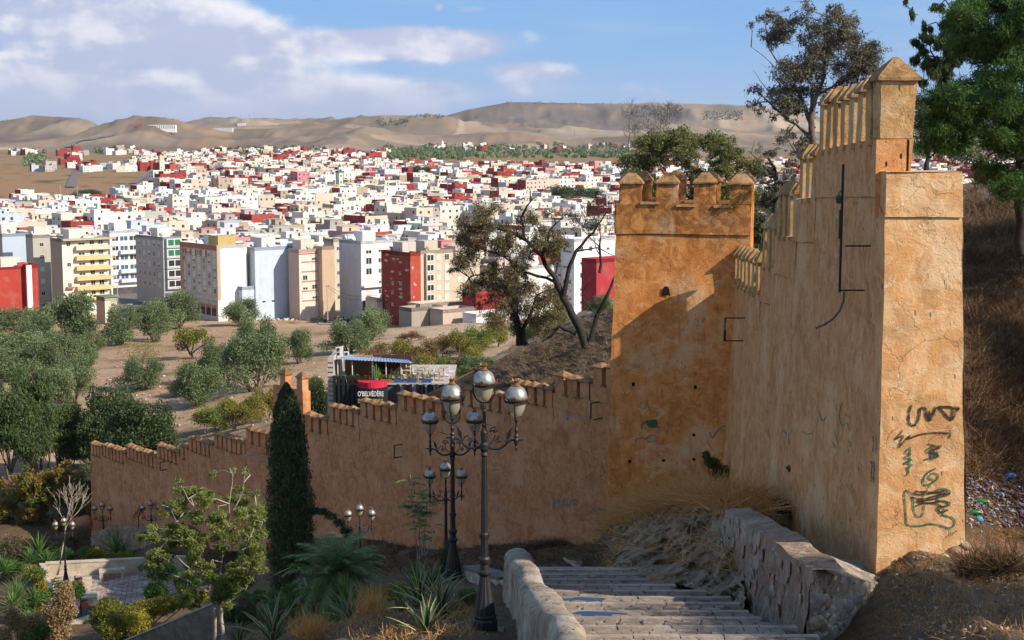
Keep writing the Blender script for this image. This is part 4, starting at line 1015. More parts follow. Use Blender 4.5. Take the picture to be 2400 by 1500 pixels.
# long facade with orange trim, white gable
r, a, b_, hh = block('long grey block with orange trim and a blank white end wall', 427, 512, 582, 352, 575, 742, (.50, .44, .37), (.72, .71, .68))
cbox(r, 'trim', (-.12, .3, hh-1.3), (-.01, b_, hh-.2), (.40, .16, .09)); cbox(r, 'trim', (-.14, b_-1.6, 4), (-.02, b_, hh-1.4), (.52, .27, .16)); cbox(r, 'corner_strip', (-.02, -.02, 4), (.9, -.001, hh), (.42, .33, .22))
for i in range(6):
    z = 5.3+i*(hh-6.6)/6
    for j in range(7):
        k = ('plain', 'shut', 'half', 'shut', 'plain', 'shut', 'half')[(i*3+j) % 7]
        if i == 5 and j > 1: cbox(r, 'panel', (-.10, b_*(j+.3)/7.2-.9, z), (-.02, b_*(j+.3)/7.2-.3, z+1.6), (.42, .12, .07))
        win(r, 'l', b_*(j+.5)/7.2, z+.9, 1.5, 1.4, k)
for j in range(12): win(r, 'l', 1+(b_-2)*j/11, 3.9, .8, 1.3, 'half')
for j in range(6): cbox(r, 'shop_shutter', (-.08, 1+j*(b_-2)/6, 0), (-.02, 1+(j+.75)*(b_-2)/6, 1.9), (.05, .05, .05)); cbox(r, 'shop_sign', (-.12, 1+j*(b_-2)/6, 1.95), (-.02, 1+(j+.75)*(b_-2)/6, 2.7), (.50, .17, .10))
cbox(r, 'roof_room', (2, 3, hh-.8), (7, 8, hh+2.1), (.44, .33, .13)); roofstuff(r, a, b_, hh, 6, W1)
# pale blue blind wall
r, a, b_, hh = block('pale blue windowless wall with stepped top and a low extension', 585, 600, 697, 356, 580, 740, (.50, .52, .55), (.47, .55, .66))
cbox(r, 'upper_wall', (a*.62, .0, hh-.01), (a, .3, hh+1.1), (.47, .55, .66)); roofstuff(r, a, b_, hh, 7, (.6, .58, .55))
for u in (.16, .38): cbox(r, 'vent', (a*u, -.03, 3.2), (a*u+.9, -.001, 3.6), (.05, .04, .04))
r, a, b_, hh = block('low pale blue extension at the foot of the brown light shaft', 566, 569, 602, 354, 672, 741, (.47, .55, .66), (.47, .55, .66), 'annexe')
r, a, b_, hh = block('narrow brown wall between the white and the pale blue walls', 578, 581, 606, 372, 582, 735, (.22, .14, .08), (.26, .17, .09)); grid_w(r, 'f', a, hh, 1, 5, ('plain', 'half'), 1.2, 1.2, .3, 8)
# pink beige block
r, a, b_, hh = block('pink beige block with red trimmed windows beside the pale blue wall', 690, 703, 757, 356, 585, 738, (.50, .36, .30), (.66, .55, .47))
for i in range(5):
    z = 3.4+i*(hh-4.2)/5
    for u in (.25, .65): win(r, 'f', a*u, z+1, 1.5, 1.3, ('shut', 'shut', 'half', 'plain')[(i+int(u*4)) % 4])
    cbox(r, 'trim', (a*.1, -.05, z-.1), (a*.85, -.002, z+.12), (.42, .10, .10))
cbox(r, 'trim', (0, -.06, hh-1.3), (a, -.002, hh-1.0), (.45, .12, .08)); roofstuff(r, a, b_, hh, 9, (.6, .5, .42))
r, a, b_, hh = block('raw tan blind wall between the pink and the white blocks', 752, 757, 786, 358, 578, 737, (.45, .34, .24), (.47, .35, .235))
r, a, b_, hh = block('recessed cream infill behind the parked dark cars', 780, 784, 806, 385, 560, 722, (.5, .45, .38), (.52, .46, .38)); grid_w(r, 'f', a, hh, 1, 5, ('plain',), 1.1, 1.1, .3, 8)
# white corner block
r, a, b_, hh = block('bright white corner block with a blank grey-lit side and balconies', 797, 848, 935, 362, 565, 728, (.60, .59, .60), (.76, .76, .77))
for i in range(5):
    z = 3.6+i*(hh-4.4)/5
    win(r, 'f', a*.20, z+1, 1.9, 1.8, ('shut', 'shut', 'plain', 'plain', 'half')[i]); win(r, 'f', a*.52, z+1, 1.6, 1.2, ('plain', 'half', 'green', 'plain', 'half')[i]); win(r, 'f', a*.82, z+1, 1.5, 1.3, 'half')
    if i == 1: cbox(r, 'balcony', (a*.02, -1.0, z-.4), (a, -.01, z+.1), (.74, .74, .74))
cbox(r, 'garage_door', (-.05+.3, -.05, 0), (a*.5, -.005, 2.6), (.06, .075, .09)); roofstuff(r, a, b_, hh, 10, W1)
# peeling red block
r, a, b_, hh = block('dark red block with peeling paint and tiny windows', 895, 963, 987, 338, 592, 752, (.26, .045, .035), (.36, .06, .04))
for (u, z) in ((.35, 11.2), (.60, 8.6), (.33, 8.7), (.62, 6.3), (.62, 3.4)): win(r, 'l', b_*u, z, .8, .7, 'plain')
rr = random.Random(4)
pt = MB()
for i in range(26):
    u, z, s_ = rr.uniform(.05, .95)*b_, rr.uniform(.5, hh-1), rr.uniform(.15, .65); n = 9
    pt.add([(-.012, u+math.cos(t*6.283/n)*s_*1.4*rr.uniform(.6, 1.1), z+math.sin(t*6.283/n)*s_*.6*rr.uniform(.6, 1.1)) for t in range(n)], [tuple(range(n))[::-1]])
for i in range(5):
    u, z, s_ = rr.uniform(.2, .8)*a, rr.uniform(.5, hh-1), rr.uniform(.15, .5); n = 9
    pt.add([(u+math.cos(t*6.283/n)*s_*.7*rr.uniform(.6, 1.1), -.012, z+math.sin(t*6.283/n)*s_*rr.uniform(.6, 1.1)) for t in range(n)], [tuple(range(n))])
pt.build('bare_patches', [flat('bare_render', (.50, .36, .26))], r); roofstuff(r, a, b_, hh, 11, (.5, .45, .4))
# beige block with glazed bays
r, a, b_, hh = block('beige block with glazed bays right of the peeling red one', 980, 987, 1063, 344, 588, 742, (.45, .38, .30), (.52, .43, .34))
for i in range(5):
    z = 3.2+i*(hh-3.8)/5
    cbox(r, 'bay', (a*.12, -.7, z), (a*.36, -.01, z+2.4), (.56, .48, .40)); win(r, 'f', a*.24, z+1.3, a*.22, 1.6, 'plain', .7); win(r, 'f', a*.55, z+1.2, 1.2, 1.2, 'shut'); win(r, 'f', a*.80, z+1.2, 1.4, 1.6, 'plain' if i == 4 else 'shut')
roofstuff(r, a, b_, hh, 12, (.5, .42, .35))
r, a, b_, hh = block('plain beige block half hidden by the dark bare tree', 1055, 1062, 1125, 352, 600, 745, (.50, .42, .33), (.54, .44, .34)); grid_w(r, 'f', a, hh, 3, 4, ('shut', 'plain'), 1.2, 1.2, 1, 13); roofstuff(r, a, b_, hh, 13, (.5, .42, .35))
r, a, b_, hh = block('low beige annexe with barred windows below the glazed bays', 965, 985, 1110, 332, 712, 755, (.46, .39, .32), (.52, .44, .36), 'annexe'); grid_w(r, 'f', a, hh, 5, 1, ('plain',), 1.0, 1.0, 1, 14, 0, 0)
r, a, b_, hh = block('low dark red building behind the white yard wall', 1105, 1115, 1200, 332, 690, 760, (.34, .04, .04), (.38, .05, .045)); win(r, 'f', a*.7, 3, .9, .9)
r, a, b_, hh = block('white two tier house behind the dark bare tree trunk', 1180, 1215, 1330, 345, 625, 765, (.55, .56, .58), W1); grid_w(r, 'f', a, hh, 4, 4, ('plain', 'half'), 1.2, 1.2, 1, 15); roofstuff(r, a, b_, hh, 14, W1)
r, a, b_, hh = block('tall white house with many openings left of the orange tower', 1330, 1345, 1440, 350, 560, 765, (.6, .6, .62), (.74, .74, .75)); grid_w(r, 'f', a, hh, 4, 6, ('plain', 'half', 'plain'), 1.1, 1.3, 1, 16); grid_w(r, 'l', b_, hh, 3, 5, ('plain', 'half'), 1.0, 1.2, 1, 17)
r, a, b_, hh = block('blind dark red block at the left edge of the orange tower', 1385, 1397, 1480, 322, 607, 770, (.26, .03, .04), (.33, .035, .045))
r, a, b_, hh = block('low white yard wall with a small painted tree', 1112, 1116, 1195, 322, 736, 764, W1, (.72, .72, .72), 'yard wall')
r, a, b_, hh = block('low raw concrete yard wall with grey graffiti', 962, 965, 1038, 326, 722, 756, (.30, .27, .23), (.33, .29, .24), 'yard wall')
r, a, b_, hh = block('low pinkish concrete yard wall next to the grey one', 1036, 1038, 1114, 325, 726, 758, (.42, .36, .30), (.46, .38, .31), 'yard wall')
r, a, b_, hh = block('small cream hut with green flat roof near the street mouth', 231, 247, 277, 345, 698, 748, (.50, .34, .20), (.66, .60, .50), 'hut'); cbox(r, 'roof_slab', (-.3, -.3, hh), (a+.3, b_+.3, hh+.25), (.16, .20, .12))
r, a, b_, hh = block('small cream kiosk beside the peeling red block', 862, 884, 897, 345, 700, 748, (.56, .49, .39), (.5, .45, .4), 'kiosk')

# mosque
g = G(797, 470, 700, 1600); M_mgreen = flat('mosque_green', (.02, .15, .07)); M_mwhite = flat('minaret_white', (.74, .70, .60))
mo = empty('minaret', (g.x, g.y, g.z), math.radians(35), label='slim white minaret with green edges and a green lantern', cat='minaret')
hm = W(797, 404, g.y).z-g.z; s_ = 2.0
m = MB(); m.box((-s_, -s_, -3), (s_, s_, hm)); m.build('shaft', [M_mwhite], mo)
m = MB()
for sx in (-1, 1):
    for sy in (-1, 1): m.box((sx*s_-.22, sy*s_-.22, -2), (sx*s_+.22, sy*s_+.22, hm+.1))
m.box((-s_-.4, -s_-.4, hm), (s_+.4, s_+.4, hm+1.2)); m.build('green_edge', [M_mgreen], mo)
for k in range(5):
    m = MB(); m.box((-.5, -s_-.06, 4+k*4.4), (.5, -s_-.01, 6+k*4.4)); m.build('opening', [M_recess], mo)
m = MB(); m.box((-1.1, -1.1, hm+1.2), (1.1, 1.1, hm+4)); m.build('lantern', [M_mwhite], mo)
m = MB(); m.lathe([(1.4, hm+4), (.9, hm+5), (.1, hm+6.4)], 8); m.build('lantern_cap', [M_mgreen], mo)
for px, py, s2 in ((789, 462, 6), (757, 464, 4.5)):
    g = G(px, py+14, 700, 1600); z = W(px, py+9, g.y).z
    o = empty('prayer_hall_roof', (g.x, g.y, g.z), math.radians(35), label='green pyramid roof of the prayer hall, '+('larger one at the foot of the minaret' if s2 > 5 else 'smaller one further left'), cat='mosque roof')
    m = MB(); m.add([(-s2, -s2, z-g.z), (s2, -s2, z-g.z), (s2, s2, z-g.z), (-s2, s2, z-g.z), (0, 0, z-g.z+s2*.75)], [(0, 1, 4), (1, 2, 4), (2, 3, 4), (3, 0, 4)]); m.build('roof', [M_mgreen], o)
    m = MB(); m.box((-s2+.4, -s2+.4, -2), (s2-.4, s2-.4, z-g.z)); m.build('wall', [M_mwhite], o)
g = G(1037, 348, 1300, 4000); mo = empty('far_minaret', (g.x, g.y, g.z), .5, label='small white minaret on the far olive ridge', cat='minaret')
k = g.y/F
m = MB(); m.box((-5*k, -5*k, -3), (5*k, 5*k, 10*k)); m.build('shaft', [M_mwhite], mo)
m = MB(); m.box((-2*k, -2*k, 10*k), (2*k, 2*k, 16*k)); m.lathe([(2*k, 16*k), (.2*k, 19*k)], 6); m.build('lantern', [M_mwhite], mo)
# white institution on the hill, shed and masts
def hillbox(label, px0, px1, py0, py1, dep, col, wins=0, cat='building', name='hill_building'):
    g = G((px0+px1)/2, py1, 1800, 9000); k = g.y/F; w_ = (px1-px0)*k/2; hh = (py1-py0)*k
    o = empty(name, (g.x, g.y, g.z), 0, label=label, cat=cat)
    cb = CB(); cb.cur = col; cb.box((-w_, 0, -8), (w_, dep, hh)); cb.cbuild('wall', [M_paint], o)
    for r_ in range(2 if wins else 0):
        for i in range(wins):
            m = MB(); x = -w_+2*w_*(i+.5)/wins; m.box((x-w_/wins*.45, -.2, hh*(.2+.42*r_)), (x+w_/wins*.45, -.05, hh*(.45+.42*r_))); m.build('window', [M_recess], o)
    return o
hillbox('long white institution with rows of windows on the left hilltop', 342, 411, 293, 303, 14, (.78, .77, .74), 14)
hillbox('grey warehouse shed on the hill right of the long white institution', 500, 544, 300, 307, 22, (.50, .50, .52), 0)
hillbox('small red roofed house at the start of the hilltop wall', 320, 334, 291, 297, 12, (.35, .08, .07), 0)
hillbox('cluster house on the distant pale ridge between the masts', 556, 574, 289, 295, 20, (.6, .58, .6), 0)
M_steel = flat('mast_steel', (.30, .28, .28))
for px, py0, py1, lab in ((495, 271, 300, 'left one of two lattice masts on the hill skyline'), (585, 268, 292, 'right one of two lattice masts on the hill skyline')):
    g = G(px, py1+4, 1800, 12000); k = g.y/F; hh = (py1-py0+4)*k; o = empty('radio_mast', tuple(g), 0, label=lab, cat='mast', group='lattice masts on the hills')
    m = MB(); r_ = .35*k
    for a in range(3):
        c_, s__ = math.cos(a*2.094)*k*.5, math.sin(a*2.094)*k*.5; m.tube([(c_, s__, 0), (c_*.5, s__*.5, hh)], r_*.45, 4)
    for i in range(8): m.box((-.5*k, -.1, hh*i/8), (.5*k, .1, hh*i/8+.3*k))
    m.build('lattice', [M_steel], o)
for px, py0, py1, w_, lab in ((142, 433, 478, 1.6, 'thick lattice telecom mast among the left rooftops'), (183, 436, 482, .8, 'thin telecom mast among the left rooftops'), (725, 413, 500, .9, 'tall thin lamp pole rising left of the minaret'), (961, 505, 552, 1.4, 'dark red chimney pole beside the small palm'), (1347, 303, 345, .9, 'lone brick chimney on the far plain'), (1286, 448, 486, 1., 'lamp post by the town park')):
    g = G(px, py1+12, 500, 4000); k = g.y/F; hh = (py1+12-py0)*k; o = empty('mast', tuple(g), 0, label=lab, cat='mast')
    m = MB(); m.tube([(0, 0, 0), (0, 0, hh)], w_*k*.7, 6); m.build('pole', [M_steel if px != 961 else flat('chimney_red', (.12, .03, .03))], o)
    if px < 200:
        m = MB()
        for i in range(5): m.box((-1.9*k, -.3*k, hh*(.55+.1*i)), (1.9*k, .3*k, hh*(.55+.1*i)+2*k))
        m.build('antenna', [M_steel], o)
# roads as ribbons laid on the ground
M_road = flat('old_asphalt', (.15, .135, .12), nz=.2); M_kerb = flat('kerb_stone', (.45, .42, .38))
def ribbon(name, pts, wid, mat, lift=.25, sub=12):
    m = MB(); P = []
    for (a, b_) in zip(pts[:-1], pts[1:]):
        for i in range(sub): t = i/sub; P.append(Vector(a)*(1-t)+Vector(b_)*t)
    P.append(Vector(pts[-1])); vs = []
    for i, p in enumerate(P):
        d_ = (P[min(i+1, len(P)-1)]-P[max(i-1, 0)]); d_.z = 0; d_.normalize(); n_ = Vector((d_.y, -d_.x, 0))
        for s in (-1, 1):
            q = p+n_*s*wid/2; vs.append((q.x, q.y, Hs(q.x, q.y)+lift))
    m.add(vs, [(2*i, 2*i+1, 2*i+3, 2*i+2) for i in range(len(P)-1)]); return tag(m.build(name, [mat]), kind='structure')
ribbon('hill_road', [G(px, py, 1800, 8000) for px, py in ((160, 347), (170, 338), (185, 333), (215, 328), (240, 323), (262, 318), (268, 314))], 16, M_road, 3)
ribbon('road', [G(px, py, 1000, 3000) for px, py in ((165, 440), (170, 425), (176, 412), (182, 402))], 8, M_road, .9)
ribbon('road', [G(px, py, 1000, 3000) for px, py in ((310, 432), (330, 420), (355, 408))], 7, M_road, .9)
ribbon('street', [(W(330, 742, 352).x, 352, 0), (W(318, 720, 380).x, 380, 0), (W(300, 700, 412).x, 412, 0), (W(290, 690, 450).x, 450, 0)], 11, M_road, .15)
ribbon('yard_pavement', [(W(745, 740, 350).x, 350, 0), (W(870, 738, 352).x, 352, 0)], 9, flat('dusty_concrete', (.36, .31, .26)), .15)
# ================================================================== vegetation
rng = np.random.default_rng(3)
def leafmat(name, c1, c2, trans=.28, rough=.6):
    m = bpy.data.materials.new(name); m.use_nodes = True; m.node_tree.nodes.clear(); h = N(m.node_tree)
    out = h.new('ShaderNodeOutputMaterial'); a = h.new('ShaderNodeVertexColor', layer_name='Col').outputs[0]
    r = h.new('ShaderNodeObjectInfo').outputs['Random']
    v = h.new('ShaderNodeSeparateColor', i_0=a).outputs[0]
    c = h.mix(v, c1, c2); c = h.mix(h.math('MULTIPLY', r, .25), c, tuple(x*.6 for x in c1[:3])+(1,))
    d_ = h.new('ShaderNodeBsdfPrincipled'); h.put(d_.inputs['Base Color'], c); d_.inputs['Roughness'].default_value = rough; d_.inputs['Specular IOR Level'].default_value = .3
    t = h.new('ShaderNodeBsdfTranslucent'); h.put(t.inputs[0], c)
    mx = h.new('ShaderNodeMixShader', i_0=trans); h.l.new(d_.outputs[0], mx.inputs[1]); h.l.new(t.outputs[0], mx.inputs[2]); h.l.new(mx.outputs[0], out.inputs[0]); return m
L_olive = leafmat('olive_leaves', (.085, .12, .042, 1), (.25, .31, .145, 1)); L_dark = leafmat('dark_leaves', (.03, .05, .018, 1), (.095, .135, .045, 1))
L_pepper = leafmat('pepper_leaves', (.04, .07, .022, 1), (.13, .185, .06, 1)); L_lime = leafmat('lime_leaves', (.10, .15, .025, 1), (.34, .38, .08, 1), .4)
L_yel = leafmat('yellowing_leaves', (.14, .15, .03, 1), (.36, .30, .06, 1), .35); L_rust = leafmat('rusty_leaves', (.17, .09, .035, 1), (.28, .18, .06, 1), .35)
L_orange = leafmat('orange_leaves', (.09, .17, .03, 1), (.44, .19, .05, 1), .4); L_euc = leafmat('eucalyptus_leaves', (.07, .068, .045, 1), (.22, .20, .135, 1), .25)
L_eucb = leafmat('bronze_leaves', (.08, .065, .03, 1), (.34, .26, .10, 1), .3); L_pine = leafmat('pine_needles', (.03, .078, .016, 1), (.12, .235, .045, 1), .35)
L_cyp = leafmat('cypress_scales', (.03, .05, .018, 1), (.09, .125, .045, 1), .15); L_palm = leafmat('palm_leaf', (.08, .13, .045, 1), (.22, .29, .10, 1), .25)
L_agave = leafmat('agave_leaf', (.05, .085, .05, 1), (.11, .15, .09, 1), .1); L_agy = leafmat('agave_margin', (.40, .38, .13, 1), (.50, .46, .2, 1), .1)
L_dry = leafmat('dry_straw', (.42, .20, .06, 1), (.80, .46, .15, 1), .25); L_hedge = leafmat('golden_hedge', (.09, .11, .02, 1), (.40, .34, .04, 1), .3)
L_green = leafmat('fresh_green_leaves', (.055, .12, .022, 1), (.17, .29, .065, 1), .35); L_drytan = leafmat('tan_dead_leaves', (.28, .17, .08, 1), (.50, .36, .19, 1), .3)
B_bark = flat('bark_grey_brown', (.13, .10, .075), nz=.35, ns=6, bump=.6); B_dark = flat('bark_charred', (.028, .023, .02), nz=.4, ns=6, bump=.6); B_pale = flat('bark_pale', (.36, .30, .24), nz=.3, ns=8)

def quads(name, A, Bv, Cc, D, val, mats):
    n = len(A); co_ = np.stack([A, Bv, Cc, D], 1).reshape(-1, 3).astype(np.float32)
    me = bpy.data.meshes.new(name); me.vertices.add(4*n); me.vertices.foreach_set('co', co_.ravel())
    me.loops.add(4*n); me.loops.foreach_set('vertex_index', np.arange(4*n, dtype=np.int32)); me.polygons.add(n)
    me.polygons.foreach_set('loop_start', np.arange(0, 4*n, 4, dtype=np.int32)); me.polygons.foreach_set('loop_total', np.full(n, 4, np.int32)); me.update()
    a = np.ones((4*n, 4), np.float32); a[:, :3] = np.repeat(np.clip(val, 0, 1), 4)[:, None]
    ca = me.color_attributes.new('Col', 'FLOAT_COLOR', 'POINT'); ca.data.foreach_set('color', a.ravel())
    for m in (mats if isinstance(mats, (list, tuple)) else [mats]): me.materials.append(m)
    return me
def unit(v): return v/np.maximum(np.linalg.norm(v, axis=1, keepdims=True), 1e-9)
def leafmesh(name, cen, L, asp, mat, droop=0., val=None, up=0.):
    n = len(cen); d_ = rng.normal(size=(n, 3)); d_[:, 2] = d_[:, 2]*(1-droop*.5)-droop*1.6+up*1.6; d_ = unit(d_)
    s_ = unit(np.cross(d_, rng.normal(size=(n, 3)))); l = L*rng.uniform(.6, 1.3, (n, 1)); w_ = l*asp
    if val is None: val = rng.uniform(0, 1, n)
    val = val*.75+rng.uniform(0, .25, n)
    return quads(name, cen-d_*l*.5, cen+s_*w_*.5-d_*l*.05, cen+d_*l*.5, cen-s_*w_*.5-d_*l*.05, val, mat)
def clumps_pts(cl, n, shell=.45):
    """cl: array (k,6) centre and radii"""
    cl = np.array(cl, float); vol = cl[:, 3]*cl[:, 4]*cl[:, 5]; p = vol**.72; p /= p.sum()
    k = rng.choice(len(cl), n, p=p); v = unit(rng.normal(size=(n, 3))); r = rng.uniform(shell**3, 1, (n, 1))**(1/3)
    r = r*(1+.18*rng.normal(size=(n, 1)))
    cv = rng.uniform(0, 1, len(cl))
    return cl[k, :3]+v*r*cl[k, 3:], cv[k]
def skel(rnd, p, d_, L, r, depth, kids=3, spread=.7, up=.15, curve=.25, out=None, tips=None, minr=.012):
    if out is None: out, tips = [], []
    pts = [Vector(p)]; rad = [r]; d_ = Vector(d_).normalized(); k = 4
    for i in range(k):
        d_ = (d_+Vector((rnd.gauss(0, curve), rnd.gauss(0, curve), rnd.gauss(0, curve)*.6+up*.3))*.5).normalized()
        pts.append(pts[-1]+d_*L/k); rad.append(max(minr, r*(1-.45*(i+1)/k)))
    out.append((pts, rad))
    if depth == 0: tips.append(pts[-1]); tips.append(pts[-2]); return out, tips
    for j in range(kids):
        t = pts[rnd.choice((2, 3, 4)) if j else 4]; a = rnd.uniform(0, 6.283)
        o = d_.orthogonal().normalized(); o = Matrix.Rotation(a, 4, d_) @ o
        nd = (d_*(1-spread*.5)+o*spread+Vector((0, 0, up))).normalized()
        skel(rnd, t, nd, L*rnd.uniform(.6, .82), rad[-1]*rnd.uniform(.6, .85), depth-1, kids, spread, up, curve, out, tips, minr)
    return out, tips
def woodmesh(segs, mat, name='trunk', n=5):
    m = MB()
    for pts, rad in segs: m.tube(pts, rad, max(3, n if rad[0] > .05 else 3), cap=False)
    return m.build(name, [mat], link=False, smooth=True)
def tree_proto(seed, mat, bark, trunk=1.4, ht=5.6, wd=7, n=6000, L=.26, asp=.45, droop=0, depth=2, kids=4, cr=1.15, shell=.4, lean=.1, up=.15):
    rnd = random.Random(seed); segs, tips = skel(rnd, (0, 0, -.4), (rnd.uniform(-lean, lean), rnd.uniform(-lean, lean), 1), trunk+.4, wd*.035, 0)
    top = segs[0][0][-1]; tips = []
    for j in range(kids):
        a = 6.283*j/kids+rnd.uniform(-.4, .4); skel(rnd, top, (math.cos(a)*.8, math.sin(a)*.8, .7), wd*.27, wd*.022, depth-1, 3, .7, up, .3, segs, tips)
    T = np.array([tuple(t) for t in tips]); mn, mx = T.min(0), T.max(0)
    sx = wd*.86/max(.1, mx[0]-mn[0]); sy = wd*.86/max(.1, mx[1]-mn[1]); sz = (ht-trunk)*.8/max(.1, mx[2]-mn[2]); cx = (mn+mx)/2
    f = lambda p: Vector(((p[0]-cx[0])*sx, (p[1]-cx[1])*sy, trunk*1.05+(p[2]-mn[2])*sz)) if p[2] > trunk*.9 else Vector(p)
    segs = [([f(p) for p in pts], r) for pts, r in segs]; T = [f(t) for t in tips]
    cl = [(t.x, t.y, t.z, cr*rnd.uniform(.6, 1.2)*wd/7, cr*rnd.uniform(.6, 1.2)*wd/7, cr*rnd.uniform(.5, .95)*wd/7) for t in T]
    cl += [(rnd.gauss(0, wd*.18), rnd.gauss(0, wd*.18), trunk+(ht-trunk)*rnd.uniform(.25, .75), wd*.16, wd*.16, wd*.13) for _ in range(6)]
    P_, v = clumps_pts(cl, n, shell)
    return woodmesh(segs, bark), leafmesh('crown', P_, L, asp, mat, droop, v)
def plant_at(name, protos, g, s, rz, label, cat='tree', group=None, sz=None, parts=('trunk', 'crown')):
    o = empty(name, tuple(g), rz, label=label, cat=cat, group=group)
    for me, pn in zip(protos, parts): obj(pn, me, o, None, None, (s, s, sz or s))
    return o
OL = [tree_proto(100+i, L_olive, B_bark, 1.3, 5.8+.3*i, 7, 11000, .32, .45, 0, 2, 6, 1.5) for i in range(4)]
DK = [tree_proto(120+i, L_dark, B_dark, 1.0, 6, 7, 11000, .34, .5, 0, 2, 6, 1.6) for i in range(2)]
PP = [tree_proto(130+i, L_pepper, B_bark, 3.0, 11, 6.0, 16000, .42, .34, .8, 2, 6, 1.7) for i in range(3)]
YL = [tree_proto(140+i, L_yel, B_pale, 1.3, 4.6, 3.6, 6000, .22, .6, 0, 2, 5, 1.9) for i in range(3)]
RU = [tree_proto(150+i, L_rust, B_bark, .8, 3.6, 4.0, 4500, .2, .6, 0, 2, 5, 1.7) for i in range(2)]
LG = [tree_proto(160, L_lime, B_pale, .8, 4.2, 4.0, 6000, .22, .6, 0, 2, 5, 1.9)]
def put(kind, protos, i, px, by, wpx, ty, label, group, y0=100, y1=700, pw=7., ph=5.8, cat='tree', Y=None):
    g = G(px, by, y0, y1) if Y is None else W(px, by, Y)
    if Y is not None: g.z = Hs(g.x, g.y)
    s = wpx*g.y/F/pw; hz = (W(px, ty, g.y).z-g.z)/ph
    return plant_at(kind, protos[i % len(protos)], g, s, random.uniform(0, 6), label, cat, group, max(.4*s, hz))
gO = 'olive trees on the open ground'
for i, (px, by, wp_, ty, lab) in enumerate([
    (172, 806, 122, 682, 'large grey green olive tree in front of the yellow balconied block'), (275, 808, 92, 716, 'round olive tree just below the small cream hut'), (372, 800, 84, 712, 'olive tree below the street mouth, the nearer of two'),
    (420, 772, 92, 686, 'olive tree before the long grey block with orange trim'), (566, 765, 72, 698, 'olive tree standing against the blank white end wall'), (588, 850, 108, 742, 'tall olive tree in the middle of the overlapping central column'),
    (600, 918, 138, 792, 'broad olive tree with three dark trunks, nearest of the central column'), (713, 746, 76, 672, 'olive tree against the pale blue windowless wall'), (703, 852, 64, 768, 'small lopsided olive tree alone on bare soil left of the terrace cafe'),
    (808, 828, 102, 752, 'dense olive tree behind the terrace cafe roof'), (858, 800, 92, 726, 'leaning olive tree below the white corner block'), (502, 890, 84, 806, 'silvery olive tree behind another, left of the three trunked one'),
    (468, 950, 112, 850, 'wide silvery olive tree nearest the small yellow trees'), (322, 912, 108, 840, 'loose grey olive bush below the leafless shrub'), (28, 800, 120, 726, 'olive tree in front of the blind red wall'),
    (95, 818, 104, 742, 'olive tree right of the one before the red wall'), (160, 868, 108, 778, 'olive tree hiding the foot of the large grey green one'), (208, 850, 64, 776, 'slim olive tree at the right rim of the left thicket'),
    (30, 880, 140, 785, 'broad olive tree in the left thicket, at the picture edge'), (98, 888, 110, 800, 'olive tree in the middle of the left thicket'), (168, 945, 106, 838, 'olive tree above the dark round shrubs, front of the left thicket'),
    (-20, 900, 120, 820, 'olive crown cut by the left picture edge'), (120, 960, 90, 870, 'low olive tree between the dark drooping trees'), (425, 925, 60, 895, 'low olive scrub left of the wide silvery tree')]):
    put('olive_tree', OL, i, px, by, wp_, ty, lab, gO)
put('fig_tree', [tree_proto(170, leafmat('fig_leaves', (.07, .10, .015, 1), (.26, .25, .035, 1), .35), B_dark, 1.5, 5, 6, 3800, .28, .6)], 0, 452, 842, 92, 764, 'yellow green spreading tree with a short dark trunk among the olives', None, pw=6, ph=5)
bare = woodmesh(skel(random.Random(9), (0, 0, -.2), (0, 0, 1), 1.3, .12, 4, 3, .9, .15, .3)[0], flat('twig_brown', (.17, .12, .08)), 'branches', 3)
sp = leafmesh('crown', clumps_pts([(0, 0, 2, 2.4, 2.4, 1.4)], 1500, .2)[0], .16, .5, L_yel)
g = G(335, 862, 100, 700); plant_at('leafless_shrub', (bare, sp), g, 110*g.y/F/4.6, 1, 'almost leafless brown shrub in the middle of the olive ground', 'shrub', None, 1.45*g.y/245)
gD = 'dark drooping trees by the wall end'
for i, (px, by, wp_, ty, lab) in enumerate([(22, 1085, 120, 905, 'dark drooping tree at the left picture edge'), (88, 1060, 100, 852, 'tallest dark drooping tree, second from the left edge'), (75, 1120, 130, 935, 'low front crown of the dark drooping trees'), (150, 1085, 96, 935, 'dark drooping tree in the middle of the row'), (212, 1090, 84, 948, 'dark drooping tree just left of the round dark shrub'), (165, 1120, 110, 1000, 'dark drooping crown above the orange leaved tree'), (-40, 1100, 120, 880, 'dark drooping tree cut by the left edge')]):
    put('pepper_tree', PP, i, px, by, wp_, ty, lab, gD, pw=6, ph=11, Y=min(145, 128+i*3))
for i, (px, by, wp_, ty, lab, Y) in enumerate([(330, 1052, 150, 925, 'dense dark evergreen shrub behind the low end of the rampart', 128), (262, 1045, 120, 905, 'dark evergreen bush left of the dense one behind the rampart', 136), (375, 1040, 70, 960, 'small dark bush at the right of the evergreen clump', 132), (745, 965, 70, 885, 'dark round tree tucked between the turret and the terrace cafe', 118)]):
    put('evergreen_shrub', DK, i, px, by, wp_, ty, lab, 'dark evergreens behind the rampart', Y=Y, ph=6)
for i, (px, by, wp_, ty, lab) in enumerate([(500, 1012, 78, 934, 'leftmost bright yellow green street tree'), (550, 1010, 66, 930, 'yellow green street tree by the rusty pole'), (592, 1000, 62, 924, 'yellowing street tree, third from the left'), (632, 985, 64, 902, 'yellowing street tree just left of the turret'), (735, 930, 40, 880, 'yellowing street tree right of the turret')]):
    put('street_tree', YL if i else LG, i, px, by, wp_, ty, lab, 'yellow green street trees', pw=3.8, ph=4.5)
k = 0
